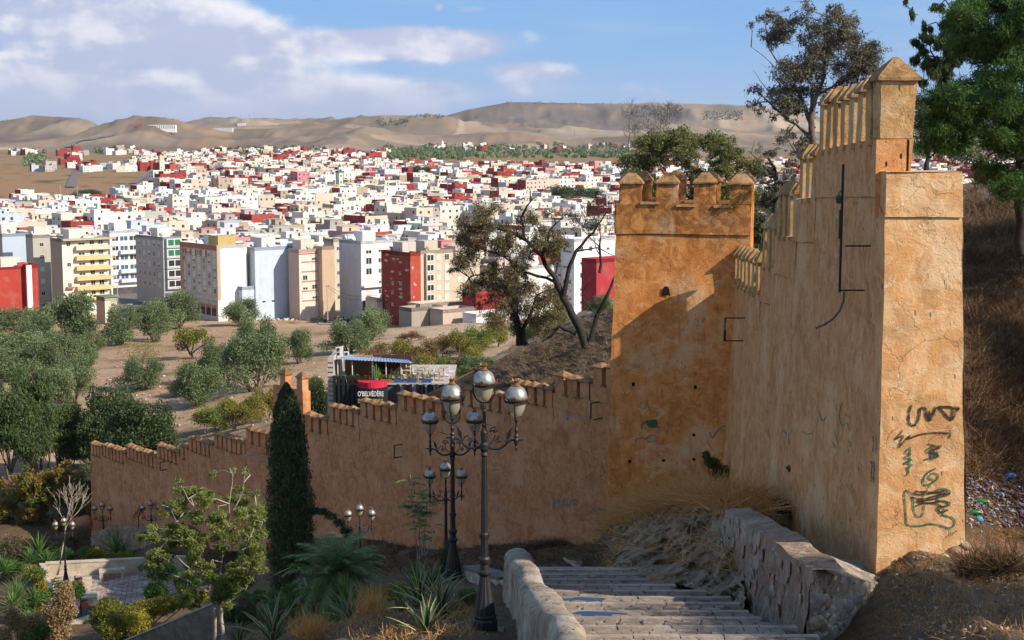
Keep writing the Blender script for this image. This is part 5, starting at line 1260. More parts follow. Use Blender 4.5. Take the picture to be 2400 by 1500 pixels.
for (px, by, wp_, ty, pr, lab) in [(905, 838, 80, 796, RU, 'rusty shrub behind the blue cafe roof'), (950, 845, 66, 798, YL, 'olive yellow sapling behind the cafe roof'), (1000, 852, 70, 785, RU, 'tall rusty sapling behind the cafe roof end'), (1040, 838, 64, 772, RU, 'rusty brown sapling at the middle of the orchard'), (1080, 842, 60, 775, YL, 'yellow sapling at the middle of the orchard'),
        (1125, 822, 74, 756, LG, 'bright yellow green sapling below the dark bare tree'), (1168, 812, 60, 752, YL, 'yellow sapling close to the burnt trunk'), (1010, 890, 80, 832, YL, 'low yellow bush right of the cafe terrace'), (1060, 885, 76, 830, LG, 'low yellow green bush behind the nearest lantern'), (1110, 868, 60, 815, YL, 'yellow bush at the foot of the dry hillside'),
        (1118, 892, 74, 838, OL, 'grey green bush at the foot of the dry hillside'), (1230, 800, 60, 750, LG, 'green bush right of the burnt trunk'), (1300, 765, 60, 715, LG, 'green bush behind the bare tree, near the red wall'), (1410, 735, 60, 690, OL, 'grey bush on the brow of the dry hill'), (960, 800, 50, 770, RU, 'small rusty bush far back in the orchard')]:
    put('sapling', pr, k, px, by, wp_, ty, lab, 'autumn saplings in the orchard', pw=7. if pr is OL else 3.9, ph=5.8 if pr is OL else 4.3, cat='sapling'); k += 1
# town trees
for (px, by, wp_, ty, pr, ph_, lab) in [(984, 446, 42, 384, PP, 11, 'tall grey tree among the far red roofs'), (1019, 443, 30, 408, DK, 6, 'dark round tree beside the tall grey town tree'), (1340, 495, 90, 434, DK, 6, 'large dark tree in the town park'), (1385, 490, 70, 440, PP, 11, 'second large tree in the town park'), (1045, 530, 74, 504, DK, 6, 'clipped dark hedge like trees before the cream apartments'),
        (838, 457, 36, 440, DK, 6, 'small dark tree right of the minaret'), (783, 505, 30, 483, DK, 6, 'small bush below the minaret'), (205, 465, 60, 452, DK, 6, 'low dark trees among the left rooftops'), (1320, 540, 80, 500, DK, 6, 'dark tree in front of the town park'), (1400, 560, 60, 500, PP, 11, 'drooping tree behind the bare branches'), (690, 505, 22, 490, DK, 6, 'tiny dark tree among the central roofs')]:
    put('town_tree', pr, k, px, by, wp_, ty, lab, 'trees between the town houses', y0=450, y1=1900, pw=6. if pr is PP else 7., ph=ph_); k += 1
def palm_proto(nf=38, L=2.4, drooped=True, seed=0, trunk=0, tr=.16, mat=L_palm):
    r = np.random.default_rng(seed); A, Bq, Cq, D = [], [], [], []; segs = []
    for i in range(nf):
        az = i*2.399; el = math.radians(80-95*(i/nf)**.9); l = L*r.uniform(.85, 1.1); p = np.array([0, 0, trunk], float); pts = [p.copy()]
        for s_ in range(12):
            e = el-(s_/12)**1.5*1.35; p = p+np.array([math.cos(az)*math.cos(e), math.sin(az)*math.cos(e), math.sin(e)])*l/12; pts.append(p.copy())
        segs.append(([Vector(q) for q in pts], [.022*(1-.07*q) for q in range(13)]))
        sd = np.array([-math.sin(az), math.cos(az), 0])
        for s_ in range(2, 13):
            for q in (0, .33, .66):
                if s_ == 12 and q: continue
                b0 = pts[s_]+(pts[min(12, s_+1)]-pts[s_])*q; t = pts[min(12, s_+1)]-pts[s_-1]; t /= np.linalg.norm(t)
                ll = L*.22*math.sin(math.pi*min(.93, (s_+q)/13+.08))+.08
                for sg in (-1, 1):
                    dd_ = sd*sg*.8+t*.65+np.array([0, 0, -.25+r.uniform(-.1, .2)]); dd_ /= np.linalg.norm(dd_)
                    wv = np.cross(dd_, t); wv /= np.linalg.norm(wv)+1e-6; wv = t*.045*L/2.4
                    A.append(b0-wv*.6); Bq.append(b0+wv*.6); Cq.append(b0+dd_*ll+wv*.1); D.append(b0+dd_*ll-wv*.1)
    return woodmesh(segs, L_stem, 'rachis', 3), quads('fronds', np.array(A), np.array(Bq), np.array(Cq), np.array(D), r.uniform(0, 1, len(A)), mat)
L_stem = flat('palm_stem', (.16, .17, .06))
TP = palm_proto(16, 2.6, seed=2)
for px, by, ty, lab in ((961, 545, 503, 'palm tree among the roofs above the dark red pole'), (1192, 535, 508, 'palm tree beside the clipped town trees')):
    g = G(px, by, 500, 1900); s = 2.2; zt = W(px, ty, g.y).z-g.z
    o = plant_at('palm_tree', TP, (0, 0, 0), s, 0, lab, 'palm', None, parts=('rachis', 'fronds')); o.location = g
    for c_ in CH[o.name]: c_.location = (0, 0, zt-2)
    m = MB(); m.tube([(0, 0, -1), (0, 0, zt-2)], .35, 6); m.build('trunk', [B_bark], o)
# far groves that read as one mass
def grove(name, label, areas, mat, y0, y1, size=4.0, nl=26):
    P_ = []; V_ = []
    for (x0, x1, ya, yb, n) in areas:
        for _ in range(n):
            px, py = random.uniform(x0, x1), random.uniform(ya, yb); g = G(px, py, y0, y1)
            if g.y > y1*.99: continue
            s = size*random.uniform(.6, 1.2); v = unit(rng.normal(size=(nl, 3)))*np.array([s*.55, s*.55, s*.42])*rng.uniform(.6, 1, (nl, 1)); P_.append(v+np.array([g.x, g.y, g.z+s*.45])); V_.append(np.full(nl, random.random()))
    me = leafmesh(name, np.concatenate(P_), size*.42, .8, mat, 0, np.concatenate(V_)); tag(obj(name, me), label, 'trees', None, 'stuff')
grove('ridge_olive_grove', 'far olive groves on the ridge behind the red roofs and along the left shelf', [(900, 1500, 345, 372, 420), (900, 1110, 352, 376, 120), (380, 640, 366, 384, 50), (60, 105, 356, 392, 40), (225, 300, 350, 362, 25), (1700, 2500, 352, 366, 90), (1130, 1500, 338, 350, 60), (520, 620, 360, 378, 30)], L_olive, 1200, 3600, 9)
grove('hill_plantation', 'rows of tiny dark trees on the upper hill slopes', [(1480, 1600, 248, 276, 260), (1640, 1740, 262, 282, 200), (880, 960, 280, 296, 60), (500, 760, 348, 358, 50), (1180, 1480, 236, 246, 60), (960, 1045, 270, 276, 30)], L_dark, 2500, 9000, 9, 10)

# ---------------- large single trees, modelled branch by branch
def big_tree(name, label, Y, branches, clumps, n, L, asp, leaf, bark, droop=.3, thick=.7, twigs=3, seed=0, basept=None, cat='tree', shell=.25, tw=.012, crownname='crown', qr=(.24, .46), dens=1.9):
    """branches: lists of (px,py,dy) with radii; clumps: (px,py,rx,ry[,dy]) in picture units at depth Y"""
    rnd = random.Random(seed); k = Y/F; base = W(*(basept or branches[0][0][0][:2]), Y); base = Vector((base.x, Y, base.z))
    segs = []; allp = []
    for pts, r0, r1 in branches:
        P3 = [W(p[0], p[1], Y+(p[2] if len(p) > 2 else 0)) for p in pts]; Q = []
        for a, b_ in zip(P3[:-1], P3[1:]):
            for t in range(3): Q.append(a.lerp(b_, t/3)+Vector((rnd.gauss(0, .03), rnd.gauss(0, .08), rnd.gauss(0, .03)))*min(1, r0*12))
        Q.append(P3[-1]); m = len(Q); segs.append(([q-base for q in Q], [r0+(r1-r0)*i/(m-1) for i in range(m)])); allp += Q
    cl = []
    for c in clumps:
        px, py, rx, ry = c[:4]; dy = c[4] if len(c) > 4 else rnd.uniform(-1, 1)*thick
        ctr = W(px, py, Y+dy)
        near = min(allp, key=lambda q: (q-ctr).length); 
        mid = near.lerp(ctr, .55)+Vector((rnd.gauss(0, .15), rnd.gauss(0, .15), .12)); r_ = max(tw*1.6, .02)
        segs.append(([near-base, mid-base, ctr-base], [r_*1.4, r_, tw]))
        R = Vector((rx*k, max(rx, ry)*k*.8, ry*k)); sub = max(6, int((rx*ry)**.5/2.8))
        for _ in range(sub):
            v = Vector((rnd.gauss(0, 1), rnd.gauss(0, 1), rnd.gauss(0, 1))).normalized()*rnd.uniform(.4, .95); cc = ctr+Vector((v.x*R.x, v.y*R.y, v.z*R.z))
            q = rnd.uniform(*qr); cl.append((*(cc-base), R.x*q, R.y*q, R.z*q))
            segs.append(([ctr-base, ctr.lerp(cc, .5)+Vector((rnd.gauss(0, .08), rnd.gauss(0, .08), rnd.gauss(0, .08)))-base, cc-base], [tw, tw*.8, tw*.5]))
            for _ in range(twigs):
                w_ = cc+Vector((rnd.gauss(0, R.x*q), rnd.gauss(0, R.y*q), rnd.gauss(0, R.z*q)-.1*droop)); segs.append(([cc-base, w_-base], [tw*.5, tw*.25]))
    o = empty(name, tuple(base), 0, label=label, cat=cat)
    obj('trunk', woodmesh(segs, bark, n=7), o)
    if n:
        P_, v = clumps_pts(cl, int(n*dens), shell); obj(crownname, leafmesh(crownname, P_, L, asp, leaf, droop, v), o)
    return o
def rc(seed, x0, x1, y0, y1, n, r0, r1, test=None):
    r = random.Random(seed); out = []
    while len(out) < n:
        x, y = r.uniform(x0, x1), r.uniform(y0, y1)
        if test and not test(x, y): continue
        q = r.uniform(r0, r1); out.append((x, y, q*1.15, q*.9))
    return out
el = lambda cx, cy, rx, ry: (lambda x, y: ((x-cx)/rx)**2+((y-cy)/ry)**2 < 1)
# tall eucalyptus behind the near rampart
big_tree('eucalyptus', 'tall grey brown eucalyptus rising behind the stepped rampart against the sky', 50,
    [([(1890, 620), (1905, 470), (1912, 380), (1900, 300), (1905, 220)], .16, .10), ([(1905, 300), (1880, 230), (1840, 170), (1800, 110)], .08, .02), ([(1905, 260), (1930, 180), (1935, 100), (1940, 40)], .08, .02), ([(1905, 230), (1970, 190), (2030, 170)], .06, .015), ([(1900, 320), (1850, 280), (1800, 240), (1775, 215)], .06, .012), ([(1910, 400), (1860, 350), (1830, 300)], .05, .012), ([(1880, 230), (1810, 150), (1760, 110)], .03, .008), ([(1850, 280), (1790, 200), (1765, 165)], .02, .006)],
    rc(1, 1765, 2060, 15, 290, 58, 22, 40, lambda x, y: el(1915, 140, 140, 130)(x, y) and not el(1800, 165, 38, 30)(x, y))+[(1865, 40, 30, 28), (1955, 25, 28, 22), (1800, 80, 26, 22), (1790, 45, 20, 18), (1770, 215, 26, 20), (1765, 245, 22, 16), (1790, 255, 20, 16), (2035, 140, 26, 34), (2045, 110, 16, 18), (1835, 320, 26, 20), (1870, 350, 30, 24), (1850, 310, 22, 20), (1820, 270, 24, 18), (1890, 330, 28, 30), (1860, 385, 26, 20), (1895, 390, 20, 24), (1760, 60, 14, 12), (2010, 60, 22, 18)],
    22000, .12, .32, L_euc, B_bark, .5, 1.3, 4, 1, qr=(.22, .5), dens=1.25)
big_tree('eucalyptus', 'small dark eucalyptus sprawling between the orange tower and the rampart steps', 58,
    [([(1815, 640), (1818, 520), (1812, 450), (1820, 405), (1800, 370)], .13, .05), ([(1815, 470), (1850, 430), (1870, 400)], .05, .015), ([(1818, 420), (1785, 385), (1760, 360), (1768, 330)], .03, .008)],
    rc(12, 1790, 1900, 350, 470, 12, 14, 26)+rc(13, 1765, 1830, 480, 600, 8, 18, 30), 7000, .11, .32, L_euc, B_dark, .5, .8, 3, 12)
# broad tree behind the tower
big_tree('broad_tree', 'broad olive green tree crown directly behind the orange tower', 66,
    [([(1690, 700), (1660, 560), (1640, 480), (1620, 420)], .20, .08), ([(1640, 480), (1570, 420), (1540, 370)], .08, .02), ([(1640, 470), (1690, 400), (1690, 350)], .08, .02), ([(1660, 540), (1740, 480), (1790, 430)], .06, .02)],
    rc(2, 1480, 1800, 320, 600, 44, 26, 44, lambda x, y: el(1560, 400, 90, 78)(x, y) or el(1690, 390, 75, 75)(x, y) or el(1770, 480, 60, 120)(x, y) or el(1650, 480, 150, 90)(x, y))+[(1540, 335, 26, 18), (1670, 325, 24, 16), (1700, 345, 26, 20)],
    30000, .13, .42, leafmat('broad_tree_leaves', (.07, .08, .022, 1), (.23, .235, .07, 1), .35), B_bark, .4, 1.6, 2, 2)
big_tree('bush', 'dark leafy bush filling the corner right of the orange tower', 57, [([(1790, 650), (1785, 580), (1780, 540)], .08, .03)], rc(31, 1755, 1815, 500, 610, 10, 18, 30), 6000, .11, .4, L_dark, B_dark, .3, .7, 2, 31, cat='bush')
# bare trees
def bare_tree(label, px, by, ty, Y, seed, bark, spread=.75, depth=5, kids=3, L0=None, r0=.1, name='bare_tree', cat='bare tree', lean=0.0, minr=.006):
    b = W(px, by, Y); hgt = W(px, ty, Y).z-b.z; rnd = random.Random(seed)
    segs, tips = skel(rnd, (0, 0, 0), (lean, 0, 1), hgt*.30, r0, depth, kids, spread, .22, .28, minr=minr)
    mx = max(p.z for pts, _ in segs for p in pts); s = hgt/mx
    segs = [([p*s for p in pts], r) for pts, r in segs]
    o = empty(name, tuple(b), 0, label=label, cat=cat); obj('branches', woodmesh(segs, bark, 'branches', 5), o); return o
bare_tree('leafless grey tree against the hills left of the broad tree', 1470, 420, 228, 78, 3, B_bark, .8, 5, 3, r0=.09, minr=.008)
bare_tree('smaller leafless tree right behind the broad green tree', 1600, 400, 232, 80, 5, B_bark, .6, 5, 3, r0=.06, minr=.007)
bare_tree('leafless dark bush left of the pine, behind the pier', 2172, 402, 292, 42, 8, B_dark, .9, 4, 3, r0=.10, minr=.008)
bare_tree('thin leafless twigs poking up beside the eucalyptus', 1775, 420, 330, 66, 6, B_bark, .6, 4, 3, r0=.03, minr=.005)
# big dark half burnt tree left of the tower
big_tree('burnt_tree', 'large half burnt tree with black trunk and bronze leaves left of the orange tower', 84,
    [([(1392, 900), (1378, 850), (1372, 800), (1350, 750), (1320, 700), (1300, 650), (1270, 600), (1230, 560)], .34, .10), ([(1372, 830), (1400, 740), (1425, 690), (1445, 640)], .18, .06), ([(1320, 700), (1330, 640), (1350, 590), (1390, 545), (1420, 500)], .16, .04), ([(1350, 780), (1310, 765), (1290, 790), (1270, 800)], .14, .05), ([(1230, 560), (1190, 540), (1150, 530), (1120, 520)], .12, .04), ([(1230, 560), (1220, 510), (1245, 470), (1240, 440)], .1, .02), ([(1270, 600), (1290, 540), (1330, 500)], .09, .02),
     ([(1300, 660), (1240, 640), (1180, 630), (1130, 640), (1100, 650)], .1, .03), ([(1230, 640), (1180, 600), (1120, 580)], .07, .02), ([(1300, 650), (1310, 600), (1280, 560), (1250, 520)], .06, .02), ([(1350, 590), (1400, 580), (1440, 600)], .06, .02), ([(1245, 470), (1280, 440), (1310, 430)], .03, .01), ([(1400, 740), (1360, 690), (1390, 650)], .05, .015)],
    rc(3, 1050, 1330, 470, 730, 78, 13, 26, lambda x, y: el(1160, 560, 95, 85)(x, y) or el(1110, 650, 55, 70)(x, y) or el(1250, 560, 70, 60)(x, y) or el(1210, 660, 60, 60)(x, y))+[(1080, 560, 26, 20), (1075, 600, 24, 22), (1130, 500, 30, 18), (1170, 485, 26, 16), (1150, 700, 26, 26), (1120, 715, 16, 22), (1290, 500, 20, 14), (1400, 530, 20, 16)],
    24000, .155, .28, L_eucb, B_dark, .8, 2.4, 5, 3, tw=.018, qr=(.3, .6), dens=1.15)
big_tree('burnt_tree', 'second dark tree with double trunk left of the burnt one', 92,
    [([(1218, 810), (1215, 770), (1205, 730), (1190, 690), (1170, 650)], .26, .10), ([(1232, 810), (1225, 770), (1245, 730), (1260, 690)], .18, .06), ([(1205, 740), (1180, 720), (1150, 700)], .1, .03)],
    rc(4, 1150, 1340, 650, 800, 24, 20, 34, lambda x, y: el(1230, 710, 95, 70)(x, y)), 15000, .16, .28, L_eucb, B_dark, .8, 2.0, 4, 4, tw=.018, qr=(.3, .6), dens=1.2)
bare_tree('web of bare black branches between the burnt tree and the tower', 1405, 640, 445, 86, 14, B_dark, .95, 5, 3, r0=.10, minr=.014)
# pine on the right
big_tree('pine_tree', 'large bright green pine filling the upper right corner', 37,
    [([(2395, 600), (2392, 480), (2398, 380), (2410, 250), (2420, 100), (2430, -80)], .17, .07), ([(2398, 380), (2330, 330), (2260, 300), (2210, 290)], .07, .015), ([(2410, 300), (2340, 230), (2260, 215), (2190, 230)], .06, .012), ([(2415, 180), (2350, 110), (2280, 80)], .06, .012), ([(2405, 420), (2350, 400), (2300, 400)], .05, .012), ([(2420, 100), (2350, 20), (2310, -40)], .05, .012)],
    rc(5, 2150, 2480, -40, 450, 125, 26, 46, lambda x, y: el(2370, 60, 130, 110)(x, y) or el(2260, 280, 105, 75)(x, y) or el(2400, 330, 130, 110)(x, y) or el(2400, 180, 110, 110)(x, y))+[(2175, 215, 22, 16), (2165, 255, 20, 16), (2300, 20, 36, 30), (2280, 60, 30, 26), (2340, -20, 40, 30), (2310, 420, 30, 24), (2350, 440, 36, 26), (2250, 340, 34, 26), (2400, 470, 30, 24), (2290, 380, 36, 28)],
    85000, .15, .15, L_pine, B_dark, -.15, 1.5, 2, 5, shell=.1, crownname='needles', qr=(.34, .62))
big_tree('hanging_eucalyptus', 'dark drooping eucalyptus strands hanging between the pier and the pine', 44,
    [([(2420, 200), (2340, 120), (2260, 80), (2200, 60)], .07, .02), ([(2300, 100), (2240, 30), (2200, -10), (2130, -10)], .04, .01), ([(2260, 80), (2210, 110), (2170, 130)], .03, .008)],
    [(2140, 30, 6, 20), (2120, 5, 10, 8), (2160, 110, 26, 20), (2180, 90, 26, 18), (2215, 100, 30, 30), (2150, 150, 20, 26), (2190, 160, 28, 34), (2215, 190, 24, 30), (2170, 60, 16, 20), (2240, 60, 34, 30), (2230, 140, 30, 34), (2200, 20, 24, 14), (2255, 15, 30, 20), (2165, 190, 12, 22), (2250, 110, 30, 36), (2205, 215, 14, 20)],
    13000, .125, .22, L_dark, B_dark, 1.3, .8, 3, 6)

# pine standing outside the frame on the right: its crown shades the steps
shade = [(0, 0, 2.6+z, 1.5, 1.5, .8) for z in (0, .8, 1.6)]+[(random.uniform(-1.5, 1.5), random.uniform(-1.5, 1.5), random.uniform(2.0, 5.2), .9, .9, .7) for _ in range(16)]
P_, v = clumps_pts(shade, 30000, .1)
PN = [tree_proto(180+i, L_pine, B_dark, 2.2, 8, 7.5, 14000, .34, .2, 0, 2, 6, 1.7) for i in range(2)]
for k_, (x_, y_, s_) in enumerate(((21, 40, .9), (17.6, 32.5, .7), (24, 48, 1.), (27, 37, 1.), (24, 29, .9))):
    plant_at('pine_tree', PN[k_ % 2], (x_, y_, Hs(x_, y_)-.3), s_, k_, 'pine beyond the right picture edge, '+('nearest to the visible pine', 'nearest to the steps', 'farthest one up the hill', 'second row, middle', 'second row, nearest the viewer')[k_], 'tree', 'pines outside the frame that shade the hillside')
plant_at('pine_tree', (woodmesh([([Vector((0, 0, -1)), Vector((0, .1, 2)), Vector((.1, 0, 5.2))], [.16, .13, .05])], B_dark), leafmesh('needles', P_, .16, .2, L_pine, 0, v)), (13., 19.7, Hs(13., 19.7)-.2), 1, 0, 'pine beyond the right picture edge whose crown shades the steps', 'tree', parts=('trunk', 'needles'))
# ---------------- garden trees
def cypress():
    Y = 60; b = W(686, 1400, Y); top = W(680, 898, Y).z; b.z = Hs(b.x, b.y); hgt = top-b.z; k = Y/F; n = 36000
    o = empty('cypress', tuple(b), 0, label='dark columnar cypress in front of the turret', cat='cypress')
    t = rng.uniform(0, 1, n)**.85; prof = np.interp(t, [0, .05, .2, .45, .62, .78, .9, .96, 1], [38, 50, 55, 53, 48, 42, 28, 16, 2])*k
    a = rng.uniform(1.57, 7.85, n); bulge = .72+.55*fbm(a*2.6+t*9, t*22-a*3.3, 3, 5)
    r_ = prof*bulge*np.sqrt(rng.uniform(.12, 1.08, n)); P_ = np.stack([np.cos(a)*r_, np.sin(a)*r_, t*hgt], 1); P_[:, 0] += np.interp(t, [0, 1], [0, -.1])
    v = np.clip(fbm(a*5+t*17, t*37-a*6, 3, 9)*1.2-.1+rng.normal(0, .2, n), 0, 1)
    obj('foliage', leafmesh('foliage', P_, .15, .30, L_cyp, 0, v, up=.9), o)
    m = MB(); m.tube([(0, 0, -.3), (0, 0, hgt*.8)], [.12, .02], 6); 
    for i in range(1): m.tube([(.6, 0, 4.0), (1.2, -.2, 4.3), (1.9, -.3, 4.0), (2.5, -.4, 3.3)], [.05, .04, .03, .02], 5)
    m.build('trunk', [B_dark], o)
    cl = [(x, -.3, z, .30, .2, .16) for x, z in ((1.0, 4.25), (1.4, 4.2), (1.75, 4.0), (2.1, 3.7), (2.4, 3.35), (2.55, 3.05), (2.6, 2.8))]
    P_, v = clumps_pts(cl, 2600, .1); obj('drooping_branch', leafmesh('drooping_branch', P_, .14, .25, L_cyp, .8, v), o)
cypress()
big_tree('sparse_tree', 'sparse young tree with lime leaves and pale twigs in the shaded garden', 52,
    [([(524, 1560), (522, 1480), (518, 1400), (515, 1340)], .085, .06), ([(500, 1560), (506, 1450), (490, 1370), (455, 1310)], .07, .03), ([(515, 1350), (530, 1250), (540, 1180), (545, 1110)], .04, .012), ([(518, 1390), (565, 1310), (595, 1240), (600, 1180)], .04, .012), ([(490, 1370), (430, 1320), (380, 1270), (345, 1250)], .03, .01), ([(500, 1400), (440, 1360), (380, 1340), (335, 1320)], .03, .01), ([(530, 1280), (480, 1220), (440, 1170), (420, 1130)], .03, .008), ([(455, 1310), (420, 1240), (400, 1190)], .025, .008), ([(545, 1200), (570, 1150), (575, 1095)], .02, .006), ([(520, 1420), (600, 1370), (680, 1330)], .02, .008)],
    rc(6, 340, 620, 1130, 1420, 62, 16, 32, lambda x, y: el(490, 1280, 140, 140)(x, y))+[(545, 1100, 12, 16), (575, 1105, 10, 16), (420, 1130, 12, 12), (500, 1110, 12, 10), (400, 1180, 14, 12), (345, 1250, 14, 10), (600, 1160, 14, 16), (330, 1330, 14, 12), (610, 1240, 16, 20)],
    24000, .09, .55, L_lime, B_pale, .1, 1.2, 5, 7, shell=.1, tw=.009)
big_tree('low_green_tree', 'low feathery green tree at the foot of the cypress', 44, [([(640, 1560), (640, 1470), (650, 1420)], .05, .02), ([(650, 1440), (700, 1400), (720, 1380)], .02, .008)],
    [(640, 1395, 40, 16), (690, 1385, 34, 14), (610, 1405, 30, 14), (700, 1330, 22, 12), (720, 1345, 16, 8), (670, 1415, 40, 14), (590, 1390, 24, 14)], 4500, .075, .4, L_green, B_pale, .2, .8, 3, 17, cat='shrub', tw=.006)
big_tree('orange_tree_crown', 'tree with orange tipped green leaves left of the rampart end', 108,
    [([(110, 1330), (108, 1260), (100, 1200)], .18, .09), ([(108, 1260), (60, 1190), (40, 1140)], .09, .02), ([(105, 1230), (150, 1170), (165, 1130)], .08, .02)],
    rc(8, 0, 205, 1095, 1250, 42, 20, 34, lambda x, y: el(100, 1180, 108, 85)(x, y))+[(5, 1180, 30, 40), (-20, 1220, 40, 40)], 16000, .20, .55, L_orange, B_bark, .1, 1.5, 1, 8)
bare_tree('white barked leafless sapling rising from the garden planter', 134, 1348, 1130, 83, 21, B_pale, .35, 4, 3, r0=.06, lean=.15, minr=.012)
bare_tree('small dark leafless bush on the mound under the long rampart', 325, 1235, 1180, 97, 22, B_dark, .6, 4, 3, r0=.05, minr=.01)
# ailanthus sapling: compound leaves
def ailanthus(label, px, by, ty, Y, spread, seed, nf=26):
    b = W(px, by, Y); hgt = W(px, ty, Y).z-b.z; r = random.Random(seed); segs = []; A, Bq, Cq, D = [], [], [], []
    o = empty('ailanthus', tuple(b), 0, label=label, cat='sapling'); stems = [(-.25, .0), (.25, .1), (.0, -.15)]
    for si, (sx, sy) in enumerate(stems):
        hh = hgt*(1-.12*si); pts = [Vector((sx*.3, sy*.3, 0)), Vector((sx, sy, hh*.4)), Vector((sx*1.6, sy*2, hh*.9))]; segs.append((pts, [.035, .025, .012]))
        for i in range(nf//3):
            t = r.uniform(.45, 1.0); p = pts[1].lerp(pts[2], (t-.4)/.6); az = r.uniform(0, 6.283); l = r.uniform(.5, .95)*spread; q = [p]
            for s_ in range(8): e = .5-s_*.14; q.append(q[-1]+Vector((math.cos(az)*math.cos(e), math.sin(az)*math.cos(e), math.sin(e)))*l/8)
            segs.append((q, [.008]*9)); sd = Vector((-math.sin(az), math.cos(az), 0))
            for s_ in range(1, 9):
                for sg in (-1, 1):
                    t_ = (q[s_]-q[s_-1]).normalized(); dd_ = (sd*sg+t_*.4+Vector((0, 0, -.35))).normalized(); ll = .24*spread*(1.1-.06*s_); w_ = t_*.04
                    A.append(q[s_]); Bq.append(q[s_]+dd_*ll*.4+w_); Cq.append(q[s_]+dd_*ll); D.append(q[s_]+dd_*ll*.4-w_)
    obj('stems', woodmesh(segs, B_pale, 'stems', 4), o); f = lambda a: np.array([tuple(v) for v in a])
    obj('leaves', quads('leaves', f(A), f(Bq), f(Cq), f(D), rng.uniform(0, 1, len(A)), L_green), o)
ailanthus('young tree of heaven with long compound leaves before the long rampart', 984, 1310, 1090, 62, .95, 1, 42)
ailanthus('small compound leaved shoot beside the young tree of heaven', 996, 1300, 1215, 60, .6, 2, 12)
# palm
Y = 47; b = W(790, 1352, Y); gz = Hs(b.x, Y+.0)
pl = palm_proto(56, 2.0, seed=4); po = plant_at('palm_tree', pl, b, 1.0, 0, 'shaded fan of palm fronds beside the cypress', 'palm', parts=('rachis', 'fronds'))
m = MB(); zz = gz-b.z
m.lathe([(.20, zz-.3), (.22, zz), (.20, zz*.5), (.24, -.3), (.12, .1)], 10); m.build('trunk', [B_bark], po, smooth=True)
A = []; Bq = []; Cq = []; D = []
for i in range(26):
    a = i*2.4; l = random.uniform(.9, 1.6); c_, s__ = math.cos(a), math.sin(a)
    for q in range(10):
        t = q/10; p0 = np.array([c_*.5*(t**.5), s__*.5*(t**.5), -.05-l*t]); e = np.array([c_*.18+random.gauss(0, .05), s__*.18+random.gauss(0, .05), -.28]); w_ = np.array([-s__, c_, 0])*.02
        A.append(p0-w_); Bq.append(p0+w_); Cq.append(p0+e+w_*.2); D.append(p0+e-w_*.2)
obj('dead_fronds', quads('dead_fronds', np.array(A), np.array(Bq), np.array(Cq), np.array(D), rng.uniform(0, 1, len(A)), leafmat('dead_frond', (.07, .04, .02, 1), (.16, .10, .05, 1), .1)), po)

# rosettes: agave / yucca
def rosette(nl, L, w_, el0, el1, curl, seed, mats, edge=.22, name='leaves'):
    r = random.Random(seed); m = CB(); me_v = []
    for i in range(nl):
        az = i*2.399+r.uniform(-.2, .2); e0 = math.radians(el0+(el1-el0)*(i/nl))+r.uniform(-.08, .08); l = L*r.uniform(.75, 1.1); p = Vector((0, 0, 0)); cu = curl*r.uniform(.4, 1.6)
        sd = Vector((-math.sin(az), math.cos(az), 0)); rows = []
        K = 7; vv = r.random(); m.cur = (vv, vv, vv)
        for s_ in range(K+1):
            t = s_/K; e = e0-cu*t*t; ww = w_*(min(1, .55+t*1.6) if t < .3 else 1)*(1-t**2.2)*.5+.002
            up = Vector((-math.cos(az)*math.sin(e), -math.sin(az)*math.sin(e), math.cos(e)))
            rows.append((p-sd*ww+up*ww*.5, p-sd*ww*(1-edge)+up*ww*.25, p+up*0, p+sd*ww*(1-edge)+up*ww*.25, p+sd*ww+up*ww*.5))
            p = p+Vector((math.cos(az)*math.cos(e), math.sin(az)*math.cos(e), math.sin(e)))*l/K
        vs = [q for row in rows for q in row]
        for s_ in range(K):
            for c_ in range(4): m.add([vs[s_*5+c_], vs[s_*5+c_+1], vs[(s_+1)*5+c_+1], vs[(s_+1)*5+c_]], [(0, 1, 2, 3)], 1 if (c_ in (0, 3) and len(mats) > 1) else 0)
    return m.cbuild(name, mats, link=False)
AG = [rosette(22, 1.25, .13, 84, 20, .55, i, [L_agave, L_agy]) for i in range(3)]
YU = [rosette(46, .95, .05, 86, 0, .35, 10+i, [L_green]) for i in range(2)]
def ros(kind, me, px, py, Y, s, label, cat, group, zoff=0):
    p = W(px, py, Y); p.z = max(p.z, Hs(p.x, p.y)-.1) if zoff == 0 else p.z
    o = empty(kind, tuple(p), random.uniform(0, 6), label=label, cat=cat, group=group); obj('leaves', me, o, None, None, s)
    return o
gA = 'variegated agaves on the slope'
for i, (px, py, Y, s, lab) in enumerate([(640, 1510, 41, 1.25, 'largest variegated agave, cut by the bottom edge left of centre'), (985, 1440, 33, 1.05, 'variegated agave left of the black lamp foot, back one'), (1032, 1468, 30.5, 1.0, 'variegated agave close to the black lamp foot'), (820, 1490, 35, .75, 'small variegated agave on the bare slope'), (1000, 1515, 27.5, .75, 'variegated agave at the bottom edge near the lamp foot'), (1010, 1425, 36, .8, 'pale agave behind the two by the lamp foot'), (560, 1520, 43, .8, 'agave at the bottom edge under the sparse tree'), (940, 1480, 33, .6, 'low sprawling agave on the bare slope')]):
    ros('agave', AG[i % 3], px, py, Y, s, lab, 'agave', gA)
gY = 'spiky yuccas'
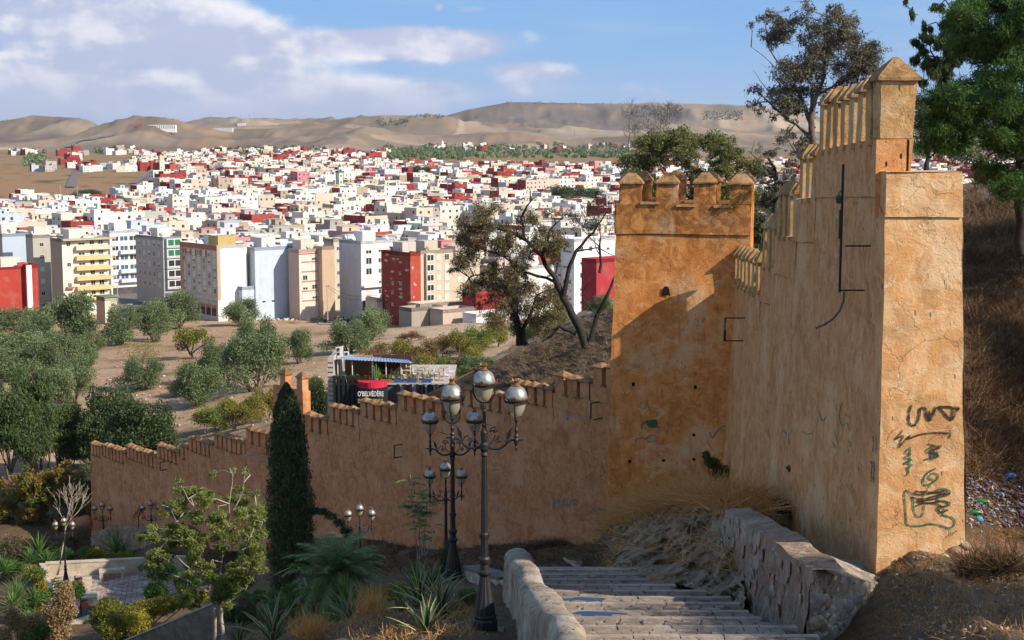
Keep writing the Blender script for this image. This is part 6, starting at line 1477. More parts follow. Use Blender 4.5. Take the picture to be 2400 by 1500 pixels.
for i, (px, py, Y, s, lab) in enumerate([(985, 1385, 42, 1.1, 'green yucca in front of the second lamp'), (812, 1425, 42, 1.15, 'green yucca under the palm, right one'), (790, 1470, 40, 1.0, 'green yucca under the palm, lower one'), (755, 1480, 41, .9, 'green yucca right of the largest agave'), (40, 1400, 78, 1.5, 'bright yucca at the left edge beside the planter'), (30, 1425, 76, 1.3, 'bright yucca below another at the left edge'), (82, 1412, 78, 1.2, 'yucca right of the left edge pair'), (92, 1300, 92, 1.6, 'blue green yucca behind the planter corner'), (72, 1318, 90, 1.3, 'blue green yucca left of the planter corner'), (8, 1340, 88, 1.4, 'yucca cut by the left edge'), (112, 1320, 90, 1.2, 'yucca behind the white barked sapling'), (272, 1298, 95, 1.9, 'dark spiky palm lily behind the planter hedge'), (290, 1300, 96, 1.3, 'grey spiky plant right of the palm lily')]):
    ros('yucca', YU[i % 2], px, py, Y, s, lab, 'yucca', gY)
# shrubs as leaf clumps
def shrub(name, label, Y, cl, n, L, asp, mat, cat='shrub', group=None, sink=True, shell=.5, droop=0., stems=True):
    px, py = cl[0][0], cl[0][1]+cl[0][3]; b = W(px, py, Y); k = Y/F
    o = empty(name, tuple(b), 0, label=label, cat=cat, group=group); c3 = []
    for c in cl:
        q = W(c[0], c[1], Y+(c[4] if len(c) > 4 else 0))-b; c3.append((*q, c[2]*k, max(.25, c[2]*k*.8), c[3]*k))
    P_, v = clumps_pts(c3, n, shell); obj('foliage', leafmesh('foliage', P_, L, asp, mat, droop, v), o)
    if stems:
        m = MB()
        for c in c3: m.tube([(c[0]*.5, c[1]*.5, -.3), (c[0], c[1], c[2])], [.03, .012], 4)
        m.build('stems', [B_bark], o)
    return o
shrub('golden_hedge', 'long clipped golden hedge along the sunny garden wall', 72, [(250, 1440, 34, 30), (290, 1450, 36, 32, -1), (335, 1435, 38, 28), (380, 1420, 36, 22), (420, 1408, 34, 18), (460, 1395, 32, 16), (230, 1450, 20, 34), (265, 1470, 36, 28, -2), (320, 1460, 36, 24, -2)], 26000, .10, .6, L_hedge, 'hedge')
shrub('golden_hedge', 'low golden hedge strip on top of the planter wall', 93, [(215, 1306, 22, 7), (250, 1304, 24, 7), (290, 1302, 24, 7), (222, 1294, 18, 9)], 5000, .12, .6, L_hedge, 'hedge')
shrub('topiary_ball', 'round clipped bush beside the paved plaza, larger right one', 79, [(366, 1390, 25, 25)], 6000, .10, .6, L_green, 'topiary', 'clipped round bushes', shell=.8)
shrub('topiary_ball', 'round clipped bush in front of the plaza, smaller left one', 77, [(254, 1418, 22, 19)], 5000, .10, .6, leafmat('bronze_green', (.07, .08, .02, 1), (.18, .17, .04, 1)), 'topiary', 'clipped round bushes', shell=.8)
shrub('dry_shrub', 'tall tan withered shrub in front of the litter bin', 70, [(150, 1400, 22, 34), (135, 1440, 34, 36), (125, 1475, 40, 34), (160, 1385, 12, 24), (165, 1430, 18, 20)], 11000, .13, .5, L_drytan, group='withered tan shrubs')
shrub('dry_shrub', 'low tan withered shrub with green core at the bottom left corner', 68, [(60, 1470, 34, 24), (30, 1450, 24, 30), (85, 1455, 24, 20), (0, 1490, 30, 20)], 6000, .12, .5, L_drytan, group='withered tan shrubs')
shrub('dark_shrub', 'dark green shrub between the withered ones', 67.5, [(75, 1495, 34, 22), (100, 1480, 20, 18)], 3500, .12, .5, L_green)
for lab, cl, mt, n in (('bright yellow bush by the planter corner', [(98, 1372, 14, 14)], L_hedge, 2200), ('yellow green bush above the bright yellow one', [(84, 1345, 24, 16), (72, 1338, 14, 12)], L_lime, 3000), ('dark green bush under the bright yellow one', [(105, 1395, 22, 18), (60, 1420, 16, 14)], L_green, 2800), ('green grassy bush beside the litter bin', [(186, 1385, 14, 18), (175, 1375, 10, 12)], L_green, 1800), ('yellow green low bush left of the withered shrub', [(95, 1430, 20, 14)], L_yel, 1800), ('fresh green bush under the lamp in the garden', [(145, 1375, 16, 14)], L_green, 1500)):
    shrub('bush', lab, 80, cl, n, .12, .5, mt, 'bush')
shrub('hedge', 'shaded golden hedge left of the second lamp foot', 41, [(900, 1395, 36, 20), (870, 1410, 30, 22), (930, 1385, 30, 16), (1010, 1370, 30, 16), (880, 1430, 26, 16)], 12000, .07, .6, L_hedge, 'hedge')
shrub('ivy_bush', 'dark leafy bush around the third lamp pole', 38, [(1046, 1320, 14, 40), (1050, 1290, 10, 22), (1043, 1350, 16, 22)], 5000, .07, .5, L_dark)
shrub('weed', 'low green weeds at the right of the lamp slope', 31, [(1095, 1395, 26, 14), (1110, 1410, 18, 10)], 1800, .07, .3, L_green, stems=False)
shrub('hanging_shrub', 'dark caper bush hanging in the corner of tower and rampart', 47.5, [(1690, 1110, 22, 22), (1670, 1085, 18, 14), (1655, 1068, 10, 10), (1705, 1120, 14, 18)], 2600, .09, .5, L_dark)
shrub('hanging_shrub', 'leafy shoot growing up the foot of the tall rampart', 34.5, [(1868, 1115, 14, 16), (1880, 1145, 12, 22), (1885, 1180, 10, 20), (1855, 1100, 10, 10)], 1500, .09, .5, L_dark)
shrub('weed', 'dark green weeds on the ledge below the leafy shoot', 34, [(1875, 1200, 34, 14), (1900, 1220, 24, 14), (1820, 1180, 26, 12), (1935, 1235, 10, 16), (1840, 1195, 24, 12)], 4200, .06, .4, L_dark, stems=False)
shrub('weed', 'bright green grass patch on the dry mound', 44, [(1742, 1157, 22, 9), (1725, 1150, 14, 7)], 1400, .07, .2, L_green, stems=False)
shrub('weed', 'weeds clinging to the foot of the rocky bank', 28.5, [(1715, 1415, 16, 20), (1700, 1400, 12, 12), (1725, 1435, 8, 10)], 1600, .05, .4, L_dark, stems=False)
shrub('dark_shrub', 'shaded undergrowth below the cypress', 50, [(700, 1440, 60, 30), (770, 1430, 40, 30), (640, 1440, 40, 24), (740, 1400, 40, 24), (830, 1390, 24, 24)], 9000, .09, .4, L_dark)
shrub('dark_shrub', 'dark thicket left of the lamp pair under the orange tree', 98, [(30, 1290, 50, 34), (90, 1290, 40, 24), (160, 1280, 30, 30), (180, 1250, 30, 20), (0, 1330, 40, 20)], 9000, .16, .5, leafmat('thicket', (.05, .05, .025, 1), (.17, .13, .06, 1)))
shrub('roadside_bush', 'grey green bushes behind the low end of the rampart', 118, [(205, 1110, 20, 30), (195, 1150, 24, 30), (205, 1190, 14, 30)], 4000, .2, .5, L_olive)
gs = 'green shrubs filling the garden beds'
for i_, (px, py, rx, ry, Y_, mt, lab) in enumerate([(20, 1330, 40, 20, 92, L_green, 'green shrub at the left edge above the yuccas'), (60, 1450, 30, 16, 72, L_green, 'green shrub between yuccas and withered shrubs'), (210, 1290, 24, 10, 96, L_green, 'green shrub behind the golden strip'), (330, 1300, 30, 12, 95, L_dark, 'dark shrub at the right end of the golden strip'),
    (380, 1340, 34, 22, 80, L_green, 'green shrub under the left side of the sparse tree'), (440, 1360, 30, 20, 76, L_green, 'green shrub behind the clipped hedge end'), (560, 1360, 34, 24, 66, L_lime, 'lime shrub behind the trunks of the sparse tree'), (590, 1300, 30, 40, 64, L_lime, 'tall lime shrub left of the cypress foot'), (610, 1220, 22, 44, 66, L_lime, 'upper lime foliage left of the cypress'), (560, 1440, 40, 20, 56, L_dark, 'dark shrub behind the end of the sloping wall'), (150, 1300, 24, 16, 96, L_green, 'green shrub left of the white barked sapling'), (880, 1440, 30, 16, 36, L_green, 'green shrub on the slope right of the palm'), (860, 1320, 26, 12, 68, L_dark, 'dark shrub at the foot of the silver lamp'), (300, 1330, 24, 8, 93, L_dark, 'low dark shrub behind the bench')]):
    shrub('bush', lab, Y_, [(px, py, rx, ry), (px+rx*.5, py+3, rx*.6, ry*.7, -.4), (px-rx*.5, py+4, rx*.6, ry*.7, .3)], 3800, .11 if Y_ > 60 else .08, .5, mt, 'bush', gs)
# dry grass: tufts of blades, nobody could count them
def tufts(name, label, pts, nb, L, w_, mat, lean=.55, up=.9):
    c_ = np.repeat(np.array(pts), nb, axis=0); n = len(c_); c_ = c_+rng.normal(0, 1, (n, 3))*np.array([.12, .12, .0])
    d_ = rng.normal(size=(n, 3))*lean; d_[:, 2] = np.abs(d_[:, 2])*.4+up; d_ = unit(d_); l = L*rng.uniform(.4, 1.3, (n, 1)); s_ = unit(np.cross(d_, rng.normal(size=(n, 3))))*w_
    v = rng.uniform(0, 1, n); tip = c_+d_*l+rng.normal(0, .15, (n, 3))*l; tip[:, 2] -= .15*l[:, 0]
    me = quads(name, c_-s_, c_+s_, tip+s_*.2, tip-s_*.2, v, mat); return tag(obj(name, me), label, 'grass', None, 'stuff')
def gp(area, n, y0=15, y1=400, cond=None):
    out = []; x0, x1, ya, yb = area
    for _ in range(n):
        g = G(random.uniform(x0, x1), random.uniform(ya, yb), y0, y1)
        if cond is None or cond(g): out.append(tuple(g))
    return out
pts = []
for a, n in (((2262, 2400, 480, 1000), 700), ((2262, 2400, 1000, 1130), 70), ((2262, 2400, 1290, 1500), 60), ((2262, 2400, 440, 520), 120)): pts += gp(a, n, 24, 120)
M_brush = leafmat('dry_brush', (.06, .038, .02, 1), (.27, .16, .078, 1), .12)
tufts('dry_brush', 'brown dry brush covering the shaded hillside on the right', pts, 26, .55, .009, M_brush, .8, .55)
pts = gp((1190, 1436, 700, 900), 900, 66, 150)+gp((1140, 1260, 800, 900), 150, 80, 150)
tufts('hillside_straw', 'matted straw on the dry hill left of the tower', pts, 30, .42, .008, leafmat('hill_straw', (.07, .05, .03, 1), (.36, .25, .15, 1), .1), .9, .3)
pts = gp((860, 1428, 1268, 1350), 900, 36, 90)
pts2 = gp((2090, 2400, 1300, 1500), 260, 19, 34)+gp((2262, 2400, 1240, 1300), 60, 22, 40)
tufts('bank_grass', 'thin dry grass on the dirt bank at the lower right', pts2, 8, .20, .004, L_dry, .8, .6)
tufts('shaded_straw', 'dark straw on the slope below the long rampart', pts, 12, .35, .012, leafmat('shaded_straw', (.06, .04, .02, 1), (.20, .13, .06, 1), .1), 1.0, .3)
pts = gp((560, 1110, 1400, 1500), 260, 24, 60)
tufts('slope_grass', 'short dry grass between the agaves', pts, 14, .22, .006, L_dry, .6, .7)
tufts('foxtail_grass', 'golden tuft grass right of the palm', gp((850, 890, 1415, 1440), 12, 30, 60)+gp((700, 740, 1480, 1500), 10, 30, 60), 70, .6, .006, L_dry, .35, 1.0)
# ================================================================== street lamps
M_iron = flat('cast_iron_black', (.010, .010, .010), rough=.55, nz=.3, ns=20, bump=.15, spec=.5)
M_dome = flat('weathered_zinc_dome', (.34, .34, .31), rough=.42, metal=.55, nz=.25, ns=12)
M_cop = flat('copper_trim', (.28, .12, .05), rough=.5, metal=.5, nz=.3, ns=20)
def bowl():
    m = bpy.data.materials.new('lantern_glass'); m.use_nodes = True; m.node_tree.nodes.clear(); h = N(m.node_tree)
    o = h.new('ShaderNodeOutputMaterial'); b = h.new('ShaderNodeBsdfPrincipled'); b.inputs['Base Color'].default_value = (.46, .42, .30, 1); b.inputs['Roughness'].default_value = .2
    t = h.new('ShaderNodeBsdfTransparent'); t.inputs[0].default_value = (.9, .86, .74, 1); x = h.new('ShaderNodeMixShader', i_0=.42)
    h.l.new(b.outputs[0], x.inputs[1]); h.l.new(t.outputs[0], x.inputs[2]); h.l.new(x.outputs[0], o.inputs[0]); return m
M_bowl = bowl()
def lamp_meshes():
    R = {}
    b = MB(); b.lathe([(.27, -.25), (.27, .02), (.235, .04), (.235, .26), (.21, .30), (.225, .34), (.21, .37)], 8); b.lathe([(.20, .36), (.185, .50), (.14, .75), (.10, .98), (.085, 1.10)], 28, flute=.07)
    b.lathe([(.10, 1.09), (.13, 1.13), (.13, 1.17), (.085, 1.20), (.075, 1.30), (.105, 1.33), (.11, 1.40), (.08, 1.44)], 16); R['base'] = b.build('base', [M_iron], link=False)
    for i in range(0): pass
    p = MB(); p.lathe([(.072, 1.4), (.068, 1.8)], 20, flute=.08); p.lathe([(.082, 1.78), (.085, 1.80), (.085, 1.86), (.07, 1.88)], 16); p.lathe([(.064, 1.86), (.05, 3.32)], 20, flute=.08)
    p.lathe([(.05, 3.28), (.075, 3.31), (.055, 3.36), (.085, 3.42), (.085, 3.50), (.05, 3.54), (.06, 3.60), (.065, 3.72), (.035, 3.80), (.045, 3.86), (.03, 3.90), (.028, 4.08), (.05, 4.11), (.02, 4.15)], 14)
    for i in range(8): a = i*.785; p.box((math.cos(a)*.082-.012, math.sin(a)*.082-.012, 1.81), (math.cos(a)*.082+.012, math.sin(a)*.082+.012, 1.835))
    R['pole'] = p.build('pole', [M_iron], link=False, smooth=False)
    a = MB()
    a.tube([(.06, 0, 3.46), (.16, 0, 3.42), (.28, 0, 3.43), (.38, 0, 3.50), (.46, 0, 3.58), (.58, 0, 3.60)], [.03, .026, .024, .022, .02, .022], 8)
    sp = [(.34-.0+.10*math.exp(-.22*t)*math.cos(t+.6)*(1), 0, 3.62+.10*math.exp(-.22*t)*math.sin(t+.6)) for t in [i*.5 for i in range(18)]]
    a.tube([(.10, 0, 3.72), (.13, 0, 3.80), (.20, 0, 3.82)]+[(.20+.06*math.exp(-.2*t)*math.sin(t), 0, 3.76+.06*math.exp(-.2*t)*math.cos(t)) for t in [i*.6 for i in range(14)]], .012, 6)
    a.tube([(.40, 0, 3.52), (.36, 0, 3.62), (.28, 0, 3.66), (.22, 0, 3.60)]+[(.26+.05*math.exp(-.2*t)*math.cos(t+3.1), 0, 3.58+.05*math.exp(-.2*t)*math.sin(t+3.1)) for t in [i*.6 for i in range(14)]], .012, 6)
    a.tube([(.10, 0, 3.5), (.17, 0, 3.58), (.20, 0, 3.68), (.15, 0, 3.76), (.10, 0, 3.72)], .012, 6)
    a.add([(.40, -.012, 3.55), (.47, -.012, 3.66), (.50, -.012, 3.82), (.41, -.012, 3.70), (.40, .012, 3.55), (.47, .012, 3.66), (.50, .012, 3.82), (.41, .012, 3.70)], [(0, 1, 2, 3), (7, 6, 5, 4), (0, 4, 5, 1), (1, 5, 6, 2), (2, 6, 7, 3), (3, 7, 4, 0)])
    a.lathe([(.01, 3.40), (.025, 3.45), (.012, 3.49), (.04, 3.53), (.045, 3.60), (.03, 3.64), (.05, 3.67), (.025, 3.71), (.035, 3.78), (.02, 3.82), (.018, 3.90), (.03, 3.93), (.012, 3.96)], 10, (.58, 0, 0))
    a.box((.62, -.012, 3.585), (.70, .012, 3.61))
    R['arm'] = a.build('arm', [M_iron], link=False)
    g = MB(); g.lathe([(.005, -.31), (.05, -.305), (.10, -.26), (.145, -.17), (.168, -.07), (.175, 0)], 20); R['glass'] = g.build('lantern', [M_bowl], link=False, smooth=True)
    d_ = MB(); d_.lathe([(.20, .02), (.197, .08), (.18, .15), (.14, .215), (.09, .25), (.055, .262)], 20); R['dome'] = d_.build('dome', [M_dome], link=False, smooth=True)
    r = MB(); r.lathe([(.19, -.035), (.215, -.03), (.215, .0), (.235, .015), (.20, .035)], 20); R['ring'] = r.build('ring', [M_iron], link=False)
    r = MB()
    for i in range(16):
        t = i*.3927; c_, s_ = math.cos(t), math.sin(t); hh = .10 if i % 4 == 0 else .045; w_ = .035 if i % 4 == 0 else .03; e = Vector((-s_, c_, 0)); o = Vector((c_, s_, 0))
        q = [o*.222+e*-w_+Vector((0, 0, .01)), o*.222+e*w_+Vector((0, 0, .01)), o*.24+e*w_*.8+Vector((0, 0, .01+hh*.6)), o*.25+Vector((0, 0, .01+hh)), o*.24-e*w_*.8+Vector((0, 0, .01+hh*.6))]
        r.add(q+[p-o*.012 for p in q], [(0, 1, 2, 3, 4), (9, 8, 7, 6, 5), (0, 5, 6, 1), (1, 6, 7, 2), (2, 7, 8, 3), (3, 8, 9, 4), (4, 9, 5, 0)])
    R['crest'] = r.build('crest', [M_cop], link=False)
    f = MB(); f.lathe([(.055, .255), (.075, .27), (.05, .29), (.045, .32), (.06, .35), (.065, .355), (.02, .36)], 12)
    for i in range(6): t = i*1.047; f.tube([(math.cos(t)*.055, math.sin(t)*.055, .35), (math.cos(t)*.075, math.sin(t)*.075, .39)], [.012, .004], 4)
    R['finial'] = f.build('finial', [M_cop], link=False)
    y = MB(); y.tube([(-.20, 0, 0)]+[(-.205*math.cos(t), 0, -.30*math.sin(t)**.8-.03) for t in [i*math.pi/12 for i in range(1, 12)]]+[(.20, 0, 0)], .014, 6); y.lathe([(.02, -.46), (.04, -.42), (.03, -.36), (.02, -.33)], 8); R['yoke'] = y.build('yoke', [M_iron], link=False)
    y = MB(); y.tube([(.0, -.20, -.0), (.0, -.20, -.18), (.0, -.10, -.34), (0, 0, -.38)], .014, 6); y.lathe([(.012, -.42), (.03, -.38), (.04, -.34), (.02, -.31)], 8); R['side_yoke'] = y.build('yoke', [M_iron], link=False)
    return R
LM = lamp_meshes()
def street_lamp(px, py, Y, label, rz=0., s=1., first=[None]):
    b = W(px, py, Y)
    if first[0] is None:
        o = empty('street_lamp', (0, 0, 0)); 
        obj('base', LM['base'], o); obj('pole', LM['pole'], o)
        for sg in (0, math.pi): obj('arm', LM['arm'], o, (0, 0, 0), (0, 0, sg))
        for x, z, k in ((0, 4.58, 'yoke'), (-.58, 4.31, 'side_yoke'), (.58, 4.31, 'side_yoke')):
            l = obj('lantern', LM['glass'], o, (x, 0, z)); obj('dome', LM['dome'], l); obj('ring', LM['ring'], l); obj('crest', LM['crest'], l); obj('finial', LM['finial'], l); obj('yoke', LM[k], l)
        first[0] = o
    else: o = copy_tree(first[0])
    o.location = b; o.rotation_euler = (0, 0, rz); o.scale = (s, s, s); tag(o, label, 'street lamp', 'black three-armed street lamps'); return o
street_lamp(1136, 1484, 25, 'nearest and tallest black street lamp, standing by the rounded parapet', -.15)
street_lamp(1062, 1364, 36.5, 'second street lamp, on a stone plinth just left of the nearest one', .05)
street_lamp(1046, 1385, 51, 'street lamp half hidden behind the second one, its domes in shade', 0)
street_lamp(846, 1404, 69, 'street lamp beside the palm with sunlit silver domes', .1)
street_lamp(155, 1372, 83, 'street lamp with orange bin at its foot on the garden terrace', 0, .86)
street_lamp(245, 1326, 101, 'street lamp in front of the left end of the long rampart', 0, .98)
street_lamp(358, 1328, 98, 'street lamp seen through the top of the sparse lime tree', .1, .98)
street_lamp(125, 1335, 118, 'street lamp behind the white barked sapling', 0, .98)
street_lamp(27, 1345, 118, 'street lamp mostly hidden in the orange leaved tree', 0, .9)
tag(M_ := None or empty('lamp_plinth', tuple(W(1136, 1484, 25)), 0), 'rough concrete plinth under the nearest street lamp', 'plinth', 'concrete lamp plinths')
M_conc = plaster('rough_concrete', (.24, .20, .16, 1), (.16, .13, .10, 1), (.30, .26, .21, 1), streak=.4, crack=0, pits=.5, bump=1.)[0]
M_concl = plaster('garden_concrete', (.56, .47, .36, 1), (.47, .38, .28, 1), (.62, .54, .44, 1), streak=.25, crack=0, pits=.2, bump=.4)[0]
def rough_block(name, parent, a, b_, mat, amp=.03, n=5, fr=2.5):
    m = MB(); (x0, y0, z0), (x1, y1, z1) = a, b_
    p = [(x0, y0, z0), (x1, y0, z0), (x1, y1, z0), (x0, y1, z0), (x0, y0, z1), (x1, y0, z1), (x1, y1, z1), (x0, y1, z1)]
    for q in ((0, 1, 5, 4), (1, 2, 6, 5), (2, 3, 7, 6), (3, 0, 4, 7), (4, 5, 6, 7)): m.patch(*[p[i] for i in q], n, n)
    off = Vector(parent.location) if parent else Vector((0, 0, 0))
    m.v = [Vector(v)+disp(Vector(v)+off, amp, fr) for v in m.v]; return m.build(name, [mat], parent, smooth=True)
rough_block('block', M_, (-.36, -.36, -.7), (.36, .36, .0), M_conc, .04)
o = empty('lamp_plinth', tuple(W(1062, 1364, 36.5)), 0, label='broad stone plinth under the second street lamp', cat='plinth', group='concrete lamp plinths'); rough_block('block', o, (-.42, -.38, -.8), (.42, .38, .0), M_conc, .04)

# ================================================================== stairs, parapet, retaining wall, bank
M_cob = plaster('cobble_stone', (.31, .245, .19, 1), (.22, .17, .13, 1), (.40, .33, .265, 1), streak=.0, crack=0, pits=.3, bump=.8)[0]
M_nos = plaster('nosing_stone', (.38, .305, .24, 1), (.28, .225, .18, 1), (.47, .39, .32, 1), streak=.0, crack=.2, pits=.3, bump=.5)[0]
M_joint = flat('joint_soil', (.06, .05, .042), nz=.4, ns=10)
ST = empty('stone_stairs', (2.8, 27, -9), label='broad cobbled steps descending between the parapet and the rubble wall', cat='stairs')
def stairs():
    rnd = random.Random(2); off = -ST.location
    cob = []
    for k in range(4):
        m = MB(); 
        a = .5; pr = [(-a, -a), (a, -a), (a, a), (-a, a)]; n8 = [(-.5, -.38), (-.38, -.5), (.38, -.5), (.5, -.38), (.5, .38), (.38, .5), (-.38, .5), (-.5, .38)]
        q = [(x*rnd.uniform(.93, 1.03), y*rnd.uniform(.93, 1.03)) for x, y in n8]
        m.add([(x, y, -.5) for x, y in q]+[(x, y, .25) for x, y in q]+[(x*.86, y*.86, .5+rnd.uniform(-.08, .08)) for x, y in q], [(i, (i+1) % 8, 8+(i+1) % 8, 8+i) for i in range(8)]+[(8+i, 8+(i+1) % 8, 16+(i+1) % 8, 16+i) for i in range(8)]+[tuple(range(16, 24))])
        cob.append(m.build('paving_stone', [M_cob], link=False))
    nos = []
    for k in range(3):
        m = MB(); m.box((-.49, -.5, -.5), (.49, .5, .45)); m.v = [Vector(v)+disp(Vector(v)*1.3+Vector((k*9, 0, 0)), .02, 1) for v in m.v]; nos.append(m.build('nosing_slab', [M_nos], link=False))
    ncob = 0; rest = MB(); XL = lambda y: np.interp(y, [17, 21, 32, 40], [1.45, 1.25, .62, -.2]); XR = lambda y: np.interp(y, [17, 21, 32, 40], [5.3, 4.75, 2.55, 1.6])
    k = -3; y = 18.2; TR = []
    while y < 37:
        dpt = rnd.uniform(.92, 1.12)*(1 if y < 30 else 1.1); z = -7.10-.2*(y-18.2) if y < 32 else -9.86-.3*(y-32)
        y1 = y+dpt; xl, xr = float(XL(y+.5)), float(XR(y+.5)); 
        zz = lambda Y_: z-.135*(Y_-y)
        m = MB(); q = [(xl-.25, y, 0), (xr+.35, y, 0), (xr+.35, y1, 0), (xl-.25, y1, 0)]; m.hexa([(v[0], v[1], zz(v[1])-1.2) for v in q]+[(v[0], v[1], zz(v[1])-.035) for v in q]); m.build('tread', [M_joint], ST, loc='world'); TR.append((y, y1, z, xl, xr))
        # nosing at the far (falling) edge
        x = xl-.2+rnd.uniform(0, .2)
        while x < xr+.1:
            w_ = rnd.uniform(.55, .95); o = obj('nosing_slab', nos[rnd.randrange(3)], ST, Vector((x+w_/2, y1-.12, zz(y1-.12)-.035))-ST.location, (-.135, 0, rnd.uniform(-.01, .01)), (w_, .22, .11)); x += w_+.012
        rows = 4; dd = (dpt-.24)/rows
        for r_ in range(rows):
            x = xl-.2+rnd.uniform(0, .15)
            while x < xr+.1:
                w_ = rnd.uniform(.2, .46); c = Vector((x+w_/2, y+dd*(r_+.5)+.01, zz(y+dd*(r_+.5))-.05+rnd.uniform(-.012, .012)))
                if 22.3 < y and ncob < 298: obj('paving_stone', cob[rnd.randrange(4)], ST, c-ST.location, (-.135+rnd.uniform(-.03, .03), rnd.uniform(-.03, .03), rnd.uniform(-.03, .03)), (w_-.022, dd-.022, .09)); ncob += 1
                else: rest.box(c-Vector((w_/2-.011, dd/2-.011, .05)), c+Vector((w_/2-.011, dd/2-.011, .035)))
                x += w_
        y = y1
    tag(rest.build('more_paving_stones', [M_cob], ST, loc='world'), kind='stuff')
    for xf, tgt, wd_, lab in ((.20, 1400, .85, 'smaller upper one'), (.17, 1434, 1.0, 'larger lower one')):
        y, y1, z, xl, xr = min(TR, key=lambda q: abs(pix((q[3]+(q[4]-q[3])*xf, q[1]-.35, q[2]-.1))[1]-tgt)); zw = z-.135*(y1-.42-y)+.006; xc = xl+(xr-xl)*xf; m = MB(); n = 18
        m.add([(xc+math.cos(t)*wd_*.5*(1+.18*math.sin(3*t+tgt)+.1*math.sin(7*t)), y1-.40+math.sin(t)*.17*(1+.15*math.sin(4*t)), zw) for t in [i*6.283/n for i in range(n)]], [tuple(range(n))])
        tag(m.build('puddle', [M_water]), 'sky-blue rain puddle on the cobbled steps, '+lab, 'puddle')
M_water = glassm('puddle_water', (.01, .013, .018), .03, 1.0)
stairs()

M_para = plaster('parapet_lime', (.42, .34, .25, 1), (.25, .19, .135, 1), (.56, .48, .38, 1), streak=.7, crack=0, pits=.9, stain=(.045, .032, .022, 1), bump=1.2)[0]
PW = empty('parapet_wall', (.5, 25, -9), label='rounded lime-washed parapet wall along the left side of the steps', cat='parapet')
def parapet():
    m = MB(); secs = []; n = 60; off = 0
    for i in range(n+1):
        t = i/n; y = 16.5+(31.6-16.5)*t; zt = -6.05-.2*(y-16.5)+.05*math.sin(y*1.7); p = W(np.interp(y, [16.5, 19, 24, 31.6], [1352, 1332, 1255, 1207]), 1400, y); xc = p.x; w_ = .27+.03*math.sin(y*.9)
        tz = 0 if i < n-1 else -.0
        prof = [(-w_-.10, -2.6), (-w_-.06, -1.6), (-w_-.02, -.9), (-w_, -.35), (-w_*.92, -.12), (-w_*.6, -.02), (0, .02), (w_*.6, -.01), (w_*.92, -.10), (w_, -.3), (w_+.02, -.8), (w_+.03, -1.5)]
        secs.append([Vector((xc+a, y, zt+b_)) for a, b_ in prof])
    # finer across
    fs_ = []
    for s_ in secs:
        r_ = []
        for a, b_ in zip(s_[:-1], s_[1:]): r_ += [a, a.lerp(b_, .5)]
        fs_.append(r_+[s_[-1]])
    K = len(fs_[0]); vs = [p+disp(p, .03, 1.6)+disp(p, .02, 6) for s_ in fs_ for p in s_]
    m.add(vs, [(i*K+j, (i+1)*K+j, (i+1)*K+j+1, i*K+j+1) for i in range(n) for j in range(K-1)])
    m.add([v for v in vs[-K:]], [tuple(range(K))])
    m.build('wall', [M_para], PW, loc='world', smooth=True)
parapet()

M_rub = plaster('rubble_mortar', (.46, .38, .29, 1), (.30, .235, .175, 1), (.60, .53, .43, 1), streak=.45, crack=.5, pits=.9, stain=(.09, .055, .035, 1), bump=1.6)[0]
M_rubr = plaster('rubble_face', (.44, .32, .22, 1), (.31, .21, .14, 1), (.56, .46, .36, 1), streak=.7, crack=.3, pits=.8, stain=(.28, .11, .055, 1), bump=1.8, seed=4.)[0]
M_stone = [flat('stone_'+n, c, nz=.35, ns=7, bump=1.0) for n, c in (('cream', (.48, .40, .30)), ('rust', (.37, .22, .135)), ('grey', (.30, .27, .24)), ('tan', (.36, .27, .18)))]
RWp = [W(1905, 1346, 23.3), W(1852, 1300, 25.0), W(1790, 1250, 27.6), W(1735, 1215, 30.3), W(1688, 1190, 33.5)]
RD = W(2074, 1366, 24.9)
def lump(seed):
    bm = bmesh.new(); bmesh.ops.create_icosphere(bm, subdivisions=2, radius=.5)
    for v in bm.verts: v.co += disp(v.co+Vector((seed*7, 0, 0)), .11, 1.6); v.co.z *= .9
    me = bpy.data.meshes.new('rubble_stone'); bm.to_mesh(me); bm.free(); me.polygons.foreach_set('use_smooth', [True]*len(me.polygons)); return me
LUMP = []
for i in range(8):
    me = lump(i); me.materials.append(M_stone[i % 4]); LUMP.append(me)
